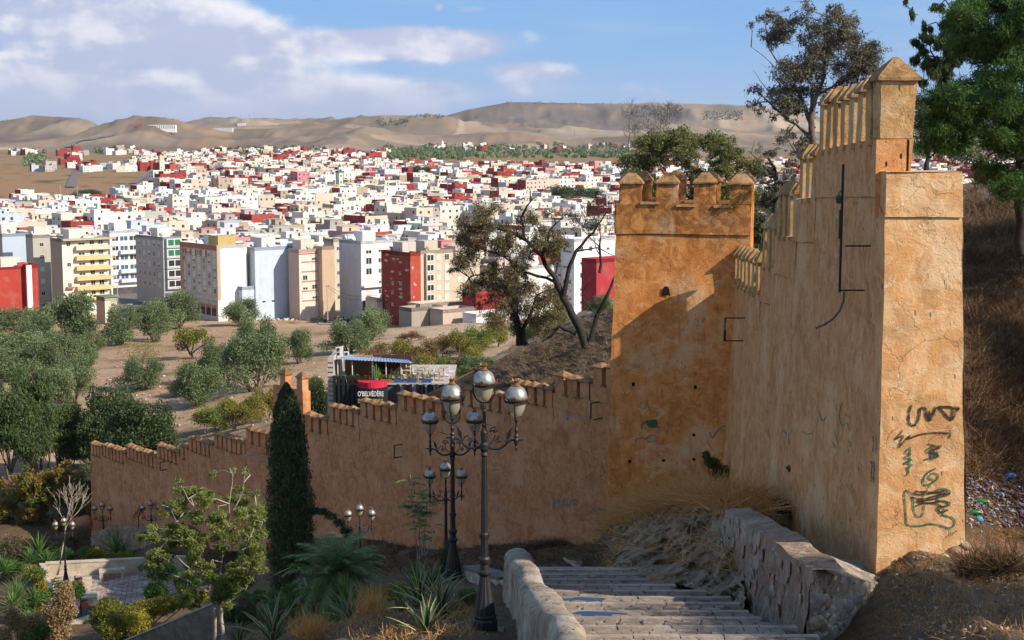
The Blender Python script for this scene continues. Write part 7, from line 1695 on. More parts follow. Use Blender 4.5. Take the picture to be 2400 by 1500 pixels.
def retaining():
    RW = empty('retaining_wall', tuple(RWp[1]-Vector((0, 0, 1.2))), 0, label='rubble retaining wall with pale end face at the foot of the graffitied pier', cat='retaining wall')
    m = MB(); zb = lambda y: -7.10-.2*(y-18.2)-.7
    for a, b_ in zip(RWp[:-1], RWp[1:]):
        fa = Vector((a.x-.20, a.y, zb(a.y))); fb = Vector((b_.x-.25, b_.y, zb(b_.y)-.3))
        m.patch(fb, fa, a, b_, 20, 26, .055, 1.2)
        c = Vector((.6, .12, .0)); m.patch(a, a+c, b_+c, b_, 6, 14, .055, 1.2)
    m.build('long_face', [M_rubr], RW, loc='world', smooth=True)
    a = RWp[0]; d_ = RD; m = MB()
    m.patch((a.x-.20, a.y, -9.9), (d_.x+.25, d_.y-.35, -9.9), (d_.x, d_.y-.1, d_.z), a, 36, 40, .055, 1.2)
    m.patch(a, d_+Vector((0, -.1, 0)), d_+Vector((.2, 2.2, -.25)), RWp[1]+Vector((.5, .1, -.03)), 14, 14, .055, 1.2)
    m.build('end_face', [M_rub], RW, loc='world', smooth=True)
    r = random.Random(8)
    for _ in range(95):      # cobble sized stones in the end face
        u, v = r.random(), r.random()**.8; top = a.lerp(d_, u); p = Vector((top.x, top.y-.02, top.z-.15-v*1.6)); p += disp(p, .055, 1.2); s = r.uniform(.10, .30)
        obj('rubble_stone', LUMP[r.choice((0, 2, 3, 4, 6, 7, 1))], RW, p-RW.location, (0, r.uniform(-3, 3), r.uniform(-.2, .2)), (s*1.25, s*.34, s))
    for _ in range(64):
        t = r.random()*.999*(len(RWp)-1); i = int(t); p0 = RWp[i].lerp(RWp[i+1], t-i); v = r.random(); p = Vector((p0.x-.03-.16*v, p0.y, p0.z-.1-v*1.5)); p += disp(p, .055, 1.2); s = r.uniform(.08, .24)
        obj('rubble_stone', LUMP[r.choice((1, 3, 5, 7, 1, 5, 2))], RW, p-RW.location, (r.uniform(-.2, .2), r.uniform(-.2, .2), r.uniform(-.2, .2)), (s*.30, s*1.2, s*1.4))
retaining()
# rocky bank below the dry mound
m = MB(); top = [W(1700, 1192, 33.2), W(1640, 1176, 36), W(1580, 1178, 39.5), W(1510, 1200, 43), W(1450, 1232, 46.5), W(1424, 1290, 49)]
bot = [W(1752, 1452, 26.8), W(1690, 1410, 28.6), W(1610, 1378, 31.0), W(1520, 1366, 33), W(1452, 1362, 34.5), W(1400, 1362, 37)]
for i in range(5):
    a, b_, c, d_ = bot[i+1], bot[i], top[i], top[i+1]
    m.patch(a, b_, c, d_, 50, 64)
def bankd(p):
    q = Vector(p); k = mnoise.noise(Vector((q.x*.9, q.y*.9, q.z*.5)))*.8+abs(mnoise.noise(Vector((q.x*2.1, q.y*1.5, q.z*1.2))))*-.55+(mnoise.cell(Vector((q.x*2.6, q.y*1.6, q.z*3.1)))-.5)*.22+mnoise.noise(q*5)*.16+mnoise.noise(q*12)*.08
    k *= .6; return Vector((-.6*k, -.75*k, .15*k))
m.v = [Vector(p)+bankd(p) for p in m.v]
M_rock = plaster('bank_rock', (.40, .28, .175, 1), (.27, .18, .11, 1), (.52, .40, .28, 1), streak=.5, crack=.6, pits=.9, stain=(.025, .019, .015, 1), bump=2., seed=2.)[0]
tag(m.build('rocky_bank', [M_rock], smooth=True), kind='structure')
pts = []
for _ in range(1500):
    t = random.random()*4.99; i = int(t); p = top[i].lerp(top[i+1], t-i); q = p+Vector((random.uniform(-.2, 1.3), random.uniform(-.4, 1.2), 0)); q.z = max(p.z+.02, Hs(q.x, q.y)); pts.append(tuple(q))
pts += gp((1450, 1720, 1150, 1200), 500, 32, 56)
for _ in range(110):
    t = random.random()*4.99; i = int(t); u = random.random()**1.6*.75; p = top[i].lerp(top[i+1], t-i).lerp(bot[i].lerp(bot[i+1], t-i), u); p = p+bankd(p); pts.append(tuple(p))
tufts('mound_grass', 'long bleached dry grass hanging over the mound below the orange tower', pts, 12, .75, .009, L_dry, 1.1, .12)
# small block wall left of the parapet
BW = empty('block_wall', tuple(W(1130, 1400, 34.5)), 0, label='low beige block wall with a grey coping, left of the rounded parapet', cat='wall')
A_ = W(1088, 1326, 36.6); B_ = W(1176, 1352, 33.0); dv = (B_-A_); L_ = Vector((dv.x, dv.y, 0)).length; e_ = Vector((dv.x, dv.y, 0)).normalized(); n_ = Vector((-e_.y, e_.x, 0)); n_ = -n_ if n_.y > 0 else n_
M_blk = flat('beige_block', (.42, .34, .25), nz=.25, ns=4, bump=.6)
cb_ = MB()
for u, nx in ((0, 0),):
    q = [A_+n_*.08, B_+n_*.08, B_-n_*.42, A_-n_*.42]; q = [v for v in q]; cb_.hexa([v-Vector((0, 0, .07)) for v in q]+q)
cb_.build('coping', [M_conc], BW, loc='world')
cb_ = MB(); q = [A_, B_, B_-n_*.38, A_-n_*.38]; cb_.hexa([v-Vector((0, 0, 2.2)) for v in q]+[v-Vector((0, 0, .075)) for v in q]); cb_.build('core', [M_joint], BW, loc='world')
blk = MB(); blk.box((-.5, -.5, -.5), (.5, .5, .5)); blk.v = [Vector(v)+disp(v, .03, 2) for v in blk.v]; blkm = blk.build('block', [M_blk], link=False)
rz = math.atan2(e_.y, e_.x)
for r_ in range(9):
    x = -.1*(r_ % 2)
    while x < L_-.1:
        w_ = random.uniform(.26, .44); c = A_.lerp(B_, (x+w_/2)/L_)+n_*.0; c.z -= .17+r_*.19; obj('block', blkm, BW, c-BW.location, (0, 0, rz), (w_-.015, .10, .175)); x += w_

# ================================================================== marks on the masonry
def paintm(name, col):
    m = flat(name, col, rough=.7, nz=.3); h = N(m.node_tree); b = m.node_tree.nodes['Principled BSDF']
    h.put(b.inputs['Alpha'], h.ramp(h.noise(gpos(h), 14, 6, .7).outputs[0], .34, .56, .30, .95)); return m
def ribbonpts(P, w_, fdisp):
    m = MB(); n = len(P)
    Q = []
    for a, b_ in zip(P[:-1], P[1:]):
        k = max(2, int((Vector(b_)-Vector(a)).length/6)); Q += [Vector(a).lerp(Vector(b_), t/k) for t in range(k)]
    Q.append(Vector(P[-1]))
    for _ in range(2): Q = [Q[0]]+[(Q[i-1]+Q[i]*2+Q[i+1])/4 for i in range(1, len(Q)-1)]+[Q[-1]]
    vs = []
    for i, q in enumerate(Q):
        t = (Q[min(i+1, len(Q)-1)]-Q[max(0, i-1)]); t = t.normalized() if t.length > 0 else Vector((1, 0)); nn = Vector((-t.y, t.x)); ww = w_*(.8+.3*mnoise.noise(Vector((q.x*.15, q.y*.15, 3))))/2
        for s in (-1, 1): r_ = q+nn*s*ww; vs.append(fdisp(r_.x, r_.y))
    m.add(vs, [(2*i, 2*i+1, 2*i+3, 2*i+2) for i in range(len(Q)-1)]); return m
def on_pier(px, py): p = pier_front(px, py); p = p+disp(p, .022, .8); p.y -= .014; return p
Z8 = lambda L: [(1400+u/1.667, 350+v/1.667) for u, v in L]
P_blk = paintm('black_spray', (.03, .025, .02)); P_grn = paintm('green_spray', (.02, .13, .075)); P_red = paintm('faded_red_spray', (.55, .20, .09)); P_blu = paintm('faded_blue_spray', (.22, .24, .25)); P_pg = paintm('faded_green_spray', (.18, .26, .12))
def strokes(name, parent, lst, w_, mat, fd, zf=Z8):
    m = MB()
    for L in lst:
        r = ribbonpts(zf(L), w_, fd); m.add(r.v, r.f)
    for f in m.f: pass
    tag(m.build(name, [mat], parent, loc='world'), kind='stuff')
strokes('black_letters', PIER, [[(1230, 997), (1220, 1020), (1216, 1060), (1222, 1083), (1245, 1078), (1258, 1050), (1262, 1010)], [(1262, 1008), (1290, 1012), (1280, 1035), (1298, 1066), (1312, 1040), (1322, 1003)], [(1300, 1062), (1296, 1020)], [(1334, 1003), (1350, 1022), (1385, 1062), (1398, 1030), (1416, 1008)], [(1330, 1008), (1360, 1004), (1416, 1012)], [(1392, 1010), (1384, 1055)]], 7.5, P_blk, on_pier)
strokes('black_scrawl', PIER, [[(1193, 1096), (1172, 1122), (1154, 1137), (1200, 1112), (1178, 1150), (1176, 1172), (1200, 1135), (1228, 1112), (1208, 1136), (1236, 1122), (1270, 1112), (1330, 1106), (1380, 1109)], [(1380, 1100), (1376, 1128)], [(1290, 1150), (1345, 1165), (1290, 1175), (1335, 1200)], [(1300, 1180), (1302, 1215)], [(1312, 1175), (1314, 1210)], [(1325, 1180), (1326, 1205)],
    [(1215, 1340), (1260, 1350), (1300, 1345), (1370, 1330), (1360, 1355), (1300, 1370), (1235, 1375), (1290, 1385), (1365, 1372), (1375, 1395), (1320, 1400), (1340, 1425), (1370, 1410)], [(1225, 1360), (1270, 1368), (1340, 1350), (1380, 1345)], [(1240, 1395), (1280, 1380), (1340, 1390), (1360, 1415), (1345, 1435)], [(1240, 1335), (1360, 1345)]], 5.0, P_blk, on_pier)
strokes('green_scrawl', PIER, [[(1225, 1163), (1195, 1185), (1230, 1192), (1188, 1205), (1236, 1212), (1190, 1225), (1238, 1232), (1200, 1246), (1226, 1255), (1205, 1275)], [(1222, 1170), (1214, 1265)], [(1345, 1158), (1295, 1163), (1275, 1183), (1325, 1180), (1338, 1196), (1300, 1205), (1275, 1212)], [(1320, 1245), (1285, 1262), (1268, 1300), (1275, 1315), (1310, 1305), (1337, 1275), (1310, 1258), (1285, 1285), (1320, 1290), (1295, 1312)], [(1300, 1312), (1290, 1325)],
    [(1232, 1360), (1210, 1328), (1198, 1335), (1203, 1400), (1206, 1472), (1260, 1474), (1300, 1462), (1345, 1472), (1385, 1484), (1404, 1462), (1395, 1440), (1350, 1432), (1328, 1415), (1345, 1397), (1383, 1393), (1378, 1378), (1335, 1376), (1312, 1362), (1340, 1357), (1382, 1350), (1380, 1328), (1340, 1324), (1308, 1340)], [(1232, 1360), (1236, 1420), (1252, 1446), (1274, 1430), (1277, 1380), (1268, 1345), (1290, 1330)]], 4.8, P_grn, on_pier)
strokes('green_scrawl', PIER, [[(2216+0, 1242), (2222, 1238), (2230, 1244), (2228, 1255), (2220, 1258)], [(2246, 1244), (2236, 1246), (2232, 1256)], [(2214, 1262), (2215, 1264)]], 2.6, P_grn, on_pier, lambda L: L)
strokes('red_scrawl', PIER, [[(1178, 1084), (1150, 1100), (1136, 1130), (1134, 1150)], [(1300, 1135), (1330, 1110), (1365, 1120), (1385, 1095), (1390, 1072), (1372, 1072), (1366, 1100)], [(1335, 1100), (1360, 1130)]], 2.0, P_red, on_pier)
def on_near(px, py):
    r = ray(px, py); Y = 30.
    for _ in range(12):
        X = nwX(Y)+nbat(Y, r.z*Y/r.y); Y = X*r.y/r.x
    p = r*(Y/r.y); p = p+disp(p, .022, .8); p.x -= .02; return p
strokes('faint_green_scrawl', NEARW, [[(952, 1000), (945, 1040), (960, 1090), (975, 1060), (985, 1100)], [(968, 1040), (990, 1050)], [(930, 1100), (945, 1150)]], 2.6, P_pg, on_near)
strokes('faint_green_scrawl', NEARW, [[(805, 1105), (825, 1120), (845, 1105)], [(868, 1030), (880, 1070), (895, 1040)], [(985, 1140), (1000, 1165), (988, 1160)], [(920, 1140), (935, 1165)], [(660, 1090), (670, 1120)]], 3.0, P_pg, on_near)
strokes('faint_blue_scrawl', NEARW, [[(725, 1095), (745, 1120), (765, 1090)], [(745, 1120), (750, 1150)]], 3.0, P_blu, on_near)
strokes('black_scrawl', NEARW, [[(1080, 1120), (1084, 1150), (1080, 1180)], [(1070, 1215), (1084, 1240), (1068, 1265), (1085, 1290)], [(1078, 1215), (1074, 1300)]], 3.2, P_blk, on_near)
def on_tower(px, py):
    p = tface(px, py); ex = Vector((TB.x-TA.x, TB.y-TA.y, 0)).normalized(); ey = Vector((-ex.y, ex.x, 0)); t = (p.z+3.0)/(-15.6+3.0); q = p-ey*.26*max(0, t); q = q+disp(q, .035, .55)-ey*.03; return q
strokes('green_scribble', TOWER, [[(175, 1088), (172, 1078), (182, 1060), (240, 1052), (180, 1066), (242, 1062), (185, 1074), (240, 1072), (190, 1079), (242, 1080)]], 4.5, P_grn, on_tower)
strokes('faint_blue_scrawl', TOWER, [[(150, 1142), (150, 1120), (172, 1130), (175, 1112), (190, 1135), (200, 1110), (235, 1112), (225, 1140), (195, 1138)], [(255, 1085), (275, 1100)], [(440, 1100), (450, 1130), (470, 1090), (500, 1075)]], 4, P_blu, on_tower)
def on_fw(px, py): p = fw(px, py); t = .18*max(0, min(1, (-13-p.z)/7)); q = p-fn*(t+.0); q = q+disp(q, .035, .6)-fn*.05; return q
strokes('faint_blue_scrawl', FARW, [[(1300, 1165), (1304, 1195)], [(1312, 1165), (1318, 1192), (1326, 1168)], [(1332, 1170), (1334, 1190), (1342, 1172)], [(1350, 1168), (1352, 1188)], [(1352, 1168), (1360, 1175), (1352, 1180)], [(1392, 1180), (1396, 1200), (1410, 1185), (1425, 1200)]], 4, P_blu, on_fw, lambda L: L)

# iron brackets and pipes
def bracket(parent, name, wallpts, barx, y0, y1, fd, w_, arms, length_px=None):
    pass
def near_bracket(name, py_arms, px_wall, bar_top, bar_bot, Lm, w_):
    m = MB(); ref = None
    for py, px in zip(py_arms, px_wall):
        p = on_near(px, py); q = p+Vector((-Lm, 0, 0)); m.tube([p+Vector((.1, 0, 0)), q], w_*.7, 4); ref = q
    za = W(1981, bar_top, ref.y).z; zb_ = W(1981, bar_bot, ref.y).z
    m.box((ref.x-w_, ref.y-w_, zb_), (ref.x+w_, ref.y+w_, za)); return m, ref
m, ref = near_bracket('b', (576, 682), (2040, 2027), 385, 685, .46, .022)
zc = W(1975, 560, ref.y).z; m.box((ref.x-.05, ref.y-.03, zc), (ref.x+.01, ref.y+.03, zc+.55)); m.build('cable_bracket', [M_iron], NEARW, loc='world')
m = MB(); m.tube([W(1978, 684, ref.y), W(1977, 706, ref.y), W(1968, 728, ref.y), W(1952, 748, ref.y), W(1932, 761, ref.y), W(1912, 769, ref.y)], .022, 8); m.build('loose_conduit', [flat('grey_conduit', (.10, .10, .10))], NEARW, loc='world')
m = MB(); q = W(1966, 466, ref.y); m.lathe([(.02, -.09), (.06, -.07), (.05, -.02), (.07, .0), (.05, .05), (.02, .07)], 8, tuple(q)); m.tube([q, q+Vector((.0, 0, .12)), q+Vector((.09, 0, .17))], .012, 5); m.build('floodlight', [flat('verdigris', (.03, .06, .045))], NEARW, loc='world')
m = MB()
pp = [on_near(1741, 745), on_near(1737, 799)]
for p in pp: m.tube([p+Vector((.1, 0, 0)), p+Vector((-.55, 0, 0))], .02, 4)
m.box((pp[0].x-.57, pp[0].y-.02, pp[1].z), (pp[0].x-.53, pp[0].y+.02, pp[0].z)); m.box((pp[0].x-.59, pp[0].y-.03, pp[1].z), (pp[0].x-.51, pp[0].y+.03, pp[1].z+.35)); m.build('cable_bracket', [M_iron], NEARW, loc='world')
for (xa, ya, xb, yb, xe) in ((1405, 942, 1412, 980, 1386), (943, 1041, 943, 1070, 926), (392, 1081, 392, 1100, 378)):
    m = MB(); p = fw(xa, ya); q = fw(xb, yb); o_ = -fn*.55; w_ = .03
    for a in (p, q): m.tube([a+fn*.1, a+o_], w_, 4)
    m.tube([p+o_, Vector((p.x, p.y, q.z))+o_], w_*1.1, 4); m.build('cable_bracket', [M_iron], FARW, loc='world')
    if xa == 1405:
        m = MB(); e = Vector((p.x, p.y, q.z))+o_; m.tube([e, e+fd*1.0-fn*.15+Vector((0, 0, -.04)), e+fd*1.35-fn*.2+Vector((0, 0, -.1))], .018, 5); m.lathe([(.03, -.08), (.10, -.10), (.04, .02)], 8, tuple(e+fd*1.4-fn*.2+Vector((0, 0, -.1)))); m.build('floodlight', [flat('grey_floodlight', (.25, .27, .32))], FARW, loc='world')
# ================================================================== garden plaza
M_pave = flat('plaza_pavers', (.36, .30, .25), nz=.25, ns=3); M_pavr = flat('red_pavers', (.31, .20, .165), nz=.25, ns=3); M_pavd = flat('dark_pavers', (.24, .20, .17), nz=.25, ns=3)
P4 = [onz(px, py, PLZ) for px, py in ((120, 1400), (215, 1472), (475, 1376), (330, 1330), (140, 1342))]
m = MB(); m.add(P4, [tuple(range(5))[::-1]]); pz = m.build('plaza', [M_joint]); tag(pz, kind='structure')
c0 = onz(200, 1352, PLZ); ex = (onz(400, 1340, PLZ)-c0); ex.z = 0; ex.normalize(); ey = Vector((-ex.y, ex.x, 0)); 
slab = {}
for nm, mt in (('a', M_pave), ('b', M_pavr), ('c', M_pavd)):
    q = MB(); q.box((-.48, -.47, -.02), (.48, .47, .02)); slab[nm] = q.build('paver', [mt], link=False)
def inpoly(p):
    r_ = False; n = len(P4)
    for i in range(n):
        a, b_ = P4[i], P4[(i+1) % n]
        if (a.y > p.y) != (b_.y > p.y) and p.x < (b_.x-a.x)*(p.y-a.y)/(b_.y-a.y)+a.x: r_ = not r_
    return r_
cnt = 0; rest = MB()
rz = math.atan2(ex.y, ex.x)
for i in range(-14, 26):
    for j in range(-18, 12):
        if True:
            c = c0+ex*(i*.62+(j % 2)*.31)+ey*j*.34
            pxx, pyy = pix(c)
            if not inpoly(c) or pxx > 470: continue
            dd = math.hypot(pxx-300, (pyy-1372)*2.4); k = 'b' if (int(dd/26) % 2 == 0 and pxx > 235) else ('c' if (i*7+j*3) % 5 == 0 else 'a')
            if cnt < 296: obj('paver', slab[k], pz, (c.x, c.y, PLZ+.022), (0, 0, rz), (.6, .33, 1)); cnt += 1
            else:
                M4 = Matrix.Translation((c.x, c.y, PLZ+.022)) @ Matrix.Rotation(rz, 4, 'Z'); rest.box((-.29, -.155, -.02), (.29, .155, .02), 0, M4)
if rest.v: tag(rest.build('more_pavers', [M_pave], pz), kind='stuff')
def gwall(label, pts, z, th, hgt, cat='garden wall', mat=None, cop=.0, zs=None):
    Q = [onz(px, py, (zs[i] if zs else z)) for i, (px, py) in enumerate(pts)]
    o = empty('garden_wall', tuple(Q[0]-Vector((0, 0, hgt))), 0, label=label, cat=cat)
    m = MB()
    for a, b_ in zip(Q[:-1], Q[1:]):
        d_ = (b_-a); d_.z = 0; d_.normalize(); n_ = Vector((-d_.y, d_.x, 0)); n_ = -n_ if n_.y < 0 else n_
        if abs(d_.y) > .9: n_ = Vector((-1, 0, 0)) if True else n_
        lo = [a, b_, b_+n_*th, a+n_*th]
        m.hexa([v-Vector((0, 0, hgt)) for v in lo]+[v-Vector((0, 0, .08)) for v in lo])
        m2 = [a-n_*.04-d_*.02, b_-n_*.04+d_*.02, b_+n_*(th+.04)+d_*.02, a+n_*(th+.04)-d_*.02]; m.hexa([v-Vector((0, 0, .08)) for v in m2]+m2)
    m.build('wall', [mat or M_concl], o, loc='world'); return o
gwall('cream planter wall behind the stone bench', [(106, 1320), (250, 1313), (385, 1306), (470, 1304)], PLZ+.95, .35, 1.6)
gwall('cream planter wall running down left of the plaza', [(106, 1320), (128, 1398)], PLZ+.95, .35, 1.4)
gwall('low white kerb wall in front of the plaza, upper of two', [(300, 1432), (370, 1411), (440, 1388), (500, 1372)], PLZ+.3, .3, .8)
gwall('low white kerb wall in front of the plaza, lower of two', [(150, 1468), (215, 1447), (290, 1428)], PLZ+.1, .5, .8)
gwall('white step edge at the bottom left beside the withered shrubs', [(165, 1478), (225, 1458)], PLZ-.2, .6, .8)
gwall('white kerb at the bottom left corner', [(-40, 1480), (45, 1458)], PLZ-.2, .5, .8)
gwall('pale step below the golden hedge at the bottom edge', [(165, 1500), (235, 1478)], PLZ-.6, 1.0, .9)
zt = [W(270, 1505, 62).z, W(560, 1384, 59).z]
a, b_ = W(265, 1510, 62), W(558, 1386, 58.5); o = empty('garden_wall', tuple(b_-Vector((0, 0, 1.5))), 0, label='sloping concrete stair wall with pale coping below the golden hedge', cat='garden wall')
d_ = (b_-a); d_.z = 0; d_.normalize(); n_ = Vector((-d_.y, d_.x, 0)); m = MB(); q = [a, b_, b_+n_*.28, a+n_*.28]
m.hexa([v-Vector((0, 0, 2.4)) for v in q]+[v-Vector((0, 0, .09)) for v in q]); m.build('wall', [M_conc], o, loc='world'); m = MB(); q = [a-n_*.05, b_-n_*.05, b_+n_*.33, a+n_*.33]; m.hexa([v-Vector((0, 0, .088)) for v in q]+q); m.build('coping', [M_concl], o, loc='world')
a = b_; b_ = W(600, 1392, 60); d_ = (b_-a); d_.z = 0; d_.normalize(); n_ = Vector((-d_.y, d_.x, 0)); m = MB(); q = [a, b_, b_+n_*.3, a+n_*.3]; m.hexa([v-Vector((0, 0, 2.4)) for v in q]+[v for v in q]); m.build('end_wall', [M_conc], o, loc='world')
# bench
bl_ = onz(233, 1362, PLZ); br_ = onz(293, 1357, PLZ); ang = math.atan2(br_.y-bl_.y, br_.x-bl_.x); wl = (br_-bl_).length; hb_ = W(233, 1338, bl_.y).z-PLZ
bn = empty('stone_bench', (bl_.x, bl_.y, PLZ), ang, label='cream stone bench on the paved plaza', cat='bench')
for nm, a, b_ in (('seat', (0, 0, hb_-.18), (wl, .5, hb_)), ('leg', (.02, .02, 0), (.24, .48, hb_-.18)), ('leg', (wl-.24, .02, 0), (wl-.02, .48, hb_-.18))):
    m = MB(); m.box(a, b_); m.build(nm, [M_concl], bn)
for lab, px, py, w_ in (('pale stone seat block by the orange bins, farther one', 190, 1384, 1.2), ('pale stone seat block by the orange bins, nearer one', 200, 1421, 1.3)):
    q = onz(px, py, PLZ); o = empty('seat_block', (q.x, q.y, PLZ), ang, label=lab, cat='stone block', group='stone seat blocks'); m = MB(); m.box((0, 0, 0), (w_*.55, 1.2, .5)); m.build('block', [M_concl], o)
M_binm = flat('bin_orange', (.36, .11, .05)); M_post = flat('bin_post', (.03, .03, .035))
for lab, px, py in (('round orange litter bin on a dark post, nearer one beside the seat block', 190, 1440), ('round orange litter bin on a dark post, farther one', 177, 1388)):
    q = onz(px, py, PLZ); o = empty('litter_bin', (q.x, q.y, PLZ-.2), 0, label=lab, cat='litter bin', group='orange litter bins')
    m = MB(); m.tube([(0, 0, 0), (0, 0, 1.25)], .045, 6); m.build('post', [M_post], o); m = MB(); m.lathe([(.16, .62), (.2, .66), (.2, 1.08), (.17, 1.1)], 14, (.27, -.05, 0)); m.build('bin', [M_binm], o)
    m = MB(); m.lathe([(.21, 1.08), (.21, 1.12), (.12, 1.12)], 14, (.27, -.05, 0)); m.build('rim', [M_post], o)
# boulders behind the garden
for lab, px, py, Y, s in (('orange boulder at the foot of the rampart end, larger one', 198, 1228, 104, 1.1), ('orange boulder at the foot of the rampart end, smaller one', 180, 1225, 104, .8)):
    o = obj('boulder', lump(int(px)), None, tuple(W(px, py, Y)), (0, 0, 1), (s*1.3, s, s*1.4)); o.data.materials.append(flat('orange_rock'+str(px), (.40, .16, .09), nz=.3, ns=2, bump=1)); tag(o, lab, 'boulder', 'orange boulders')
m = MB()
m.patch(W(205, 1330, 98.5), W(300, 1310, 97), W(290, 1232, 100), W(215, 1248, 101), 20, 20, .25, .5); m.patch(W(300, 1310, 97), W(400, 1312, 95), W(400, 1235, 97), W(290, 1232, 100), 20, 20, .25, .5); tag(m.build('dark_rock_face', [M_rock], smooth=True), kind='structure')

# ================================================================== terrace cafe
YC = 103.
cf = empty('terrace_cafe', tuple(W(850, 1000, YC)), 0, label='cafe with blue corrugated roof, black facade and O\'BELVÉDÈRE sign behind the rampart', cat='cafe')
cw_ = lambda px, py, dy=0.: W(px, py, YC+dy)
M_black = flat('black_cladding', (.02, .022, .025), rough=.4); M_cream = flat('cafe_cream', (.50, .44, .38)); M_roofb = flat('corrugated_blue', (.22, .30, .44), rough=.4, nz=.2)
def quadbox(name, mat, a, b_, c, d_, dep):
    m = MB(); D = Vector((0, dep, 0)); P_ = [Vector(v) for v in (a, b_, c, d_)]; m.hexa([P_[0], P_[1], P_[1]+D, P_[0]+D, P_[3], P_[2], P_[2]+D, P_[3]+D]); return m.build(name, [mat], cf, loc='world')
quadbox('side_wall', M_cream, cw_(768, 1010), cw_(782, 1010), cw_(782, 836), cw_(768, 840), 6)
m = MB()
for i in range(9):
    for j in range(3):
        p = cw_(771+j*4, 850+i*11); m.box((p.x-.035, p.y-.03, p.z-.035), (p.x+.035, p.y-.003, p.z+.035))
m.build('perforations', [M_black], cf, loc='world')
floor_z = cw_(850, 902).z
m = MB(); a = cw_(782, 902); b_ = cw_(1058, 902); m.box((a.x, YC+.1, -26), (b_.x, YC+9, floor_z)); m.build('body', [flat('cafe_glass_wall', (.10, .11, .13), rough=.2)], cf, loc='world')
m = MB(); m.box((a.x-.01, YC+.0, floor_z), (b_.x+.05, YC+9, floor_z+.12)); m.build('terrace_floor', [flat('terrace_tiles', (.42, .36, .33))], cf, loc='world')
for i in range(14):
    px = 786+i*(840-786)/5 if i < 6 else 935+(i-6)*15; m = MB(); p = cw_(px, 950); m.box((p.x-.12, YC-.25, -26), (p.x+.05, YC+.09, cw_(px, 880 if i < 6 else 900).z)); m.build('fin', [M_black], cf, loc='world')
for i in range(10):
    px = 925+i*13; m = MB(); p = cw_(px, 950); q = cw_(px+11, 950); m.box((p.x, YC+.02, floor_z-2.5), (q.x, YC+.08, floor_z-.05)); m.build('white_panel', [flat('white_panel_paint', (.55, .57, .6))], cf, loc='world') if i % 2 else None
# curved sign band
m = MB(); K = 10
def bandpt(t, z): px = 838+(908-838)*t; p = cw_(px, 900); return Vector((p.x, YC-.3-1.0*math.sin(math.pi*t)**.7, z))
zs0, zs1 = cw_(870, 928).z, cw_(870, 905).z; zb0, zb1 = cw_(870, 904).z, cw_(870, 891).z
for nm, mt, za, zb in (('sign', M_black, zs0-.8, zs1), ('red_banner', flat('red_banner_cloth', (.48, .02, .05)), zb0, zb1)):
    m = MB()
    for i in range(K): p, q = bandpt(i/K, za), bandpt((i+1)/K, za); m.add([p, q, (q.x, q.y, zb), (p.x, p.y, zb)], [(0, 1, 2, 3)]); m.add([(p.x, p.y, zb), (q.x, q.y, zb), (q.x, YC, zb), (p.x, YC, zb)], [(0, 1, 2, 3)])
    m.build(nm, [mt], cf, loc='world')
fc = bpy.data.curves.new('lettering', 'FONT'); fc.body = "O'BELVÉDÈRE"; fc.size = .50; fc.extrude = .012; fc.align_x = 'CENTER'; fc.space_character = 1.0; fc.offset = .004
fc.materials.append(flat('sign_letters_white', (.8, .8, .78))); p = cw_(873, 921); fo = obj('lettering', fc, cf, Vector((p.x, YC-1.36, p.z))-cf.location, (math.pi/2, 0, 0), (.68, 1, 1))
bpy.context.view_layer.update(); _m = bpy.data.meshes.new_from_object(fo.evaluated_get(bpy.context.evaluated_depsgraph_get())); _o = obj('lettering', _m, cf, fo.location, fo.rotation_euler); CH[cf.name].remove(fo); bpy.data.objects.remove(fo); fo = _o; tag(fo, None, None, None, 'stuff'); bpy.context.view_layer.update(); fw_ = max(v[0] for v in fo.bound_box)-min(v[0] for v in fo.bound_box); fo.scale = ((cw_(902, 920).x-cw_(842, 920).x)/fw_, (zs1-zs0)*.50/.36, 1)
m = MB()
for i in range(9): p = cw_(846+i*6.6, 932); m.box((p.x-.08, YC-1.36, p.z-.16), (p.x+.08, YC-1.31, p.z+.14))
m.build('gold_pendants', [flat('dull_gold', (.25, .22, .10))], cf, loc='world')
# canopy
R4 = [cw_(785, 842, .2), cw_(968, 852, .2), cw_(955, 842, 5), cw_(812, 832, 5)]
m = MB(); n = 46
for i in range(n):
    t0, t1 = i/n, (i+1)/n; up = Vector((0, 0, .05 if i % 2 else 0)); up2 = Vector((0, 0, 0 if i % 2 else .05))
    m.add([R4[0].lerp(R4[1], t0)+up, R4[0].lerp(R4[1], t1)+up2, R4[3].lerp(R4[2], t1)+up2, R4[3].lerp(R4[2], t0)+up], [(0, 1, 2, 3)])
m.build('roof', [M_roofb], cf, loc='world')
for px in (792, 826, 873, 905, 940, 962):
    m = MB(); p = cw_(px, 900, .5); m.tube([(p.x, p.y, floor_z), (p.x, p.y, cw_(px, 848, .4).z)], .045, 6); m.build('post', [M_wframe], cf, loc='world')
m = MB(); a, b_ = cw_(795, 900), cw_(862, 900); z1 = cw_(800, 852).z
for i in range(16):
    x = a.x+(b_.x-a.x)*i/16; m.tube([(x, YC+3.5, floor_z+.1), (x+(z1-floor_z)*.5, YC+3.5, z1)], .02, 3); m.tube([(x+(z1-floor_z)*.5, YC+3.52, floor_z+.1), (x, YC+3.52, z1)], .02, 3)
m.build('lattice', [flat('lattice_wood', (.45, .33, .22))], cf, loc='world'); m = MB(); m.box((a.x, YC+3.7, floor_z), (b_.x, YC+3.9, z1)); m.build('back_wall', [flat('cafe_back_wood', (.33, .18, .10))], cf, loc='world')
m = MB(); a = cw_(862, 900); b_ = cw_(955, 900); m.box((a.x, YC+4.2, floor_z), (b_.x, YC+4.4, z1)); m.build('bar_wall', [flat('bar_dark', (.05, .03, .02))], cf, loc='world')
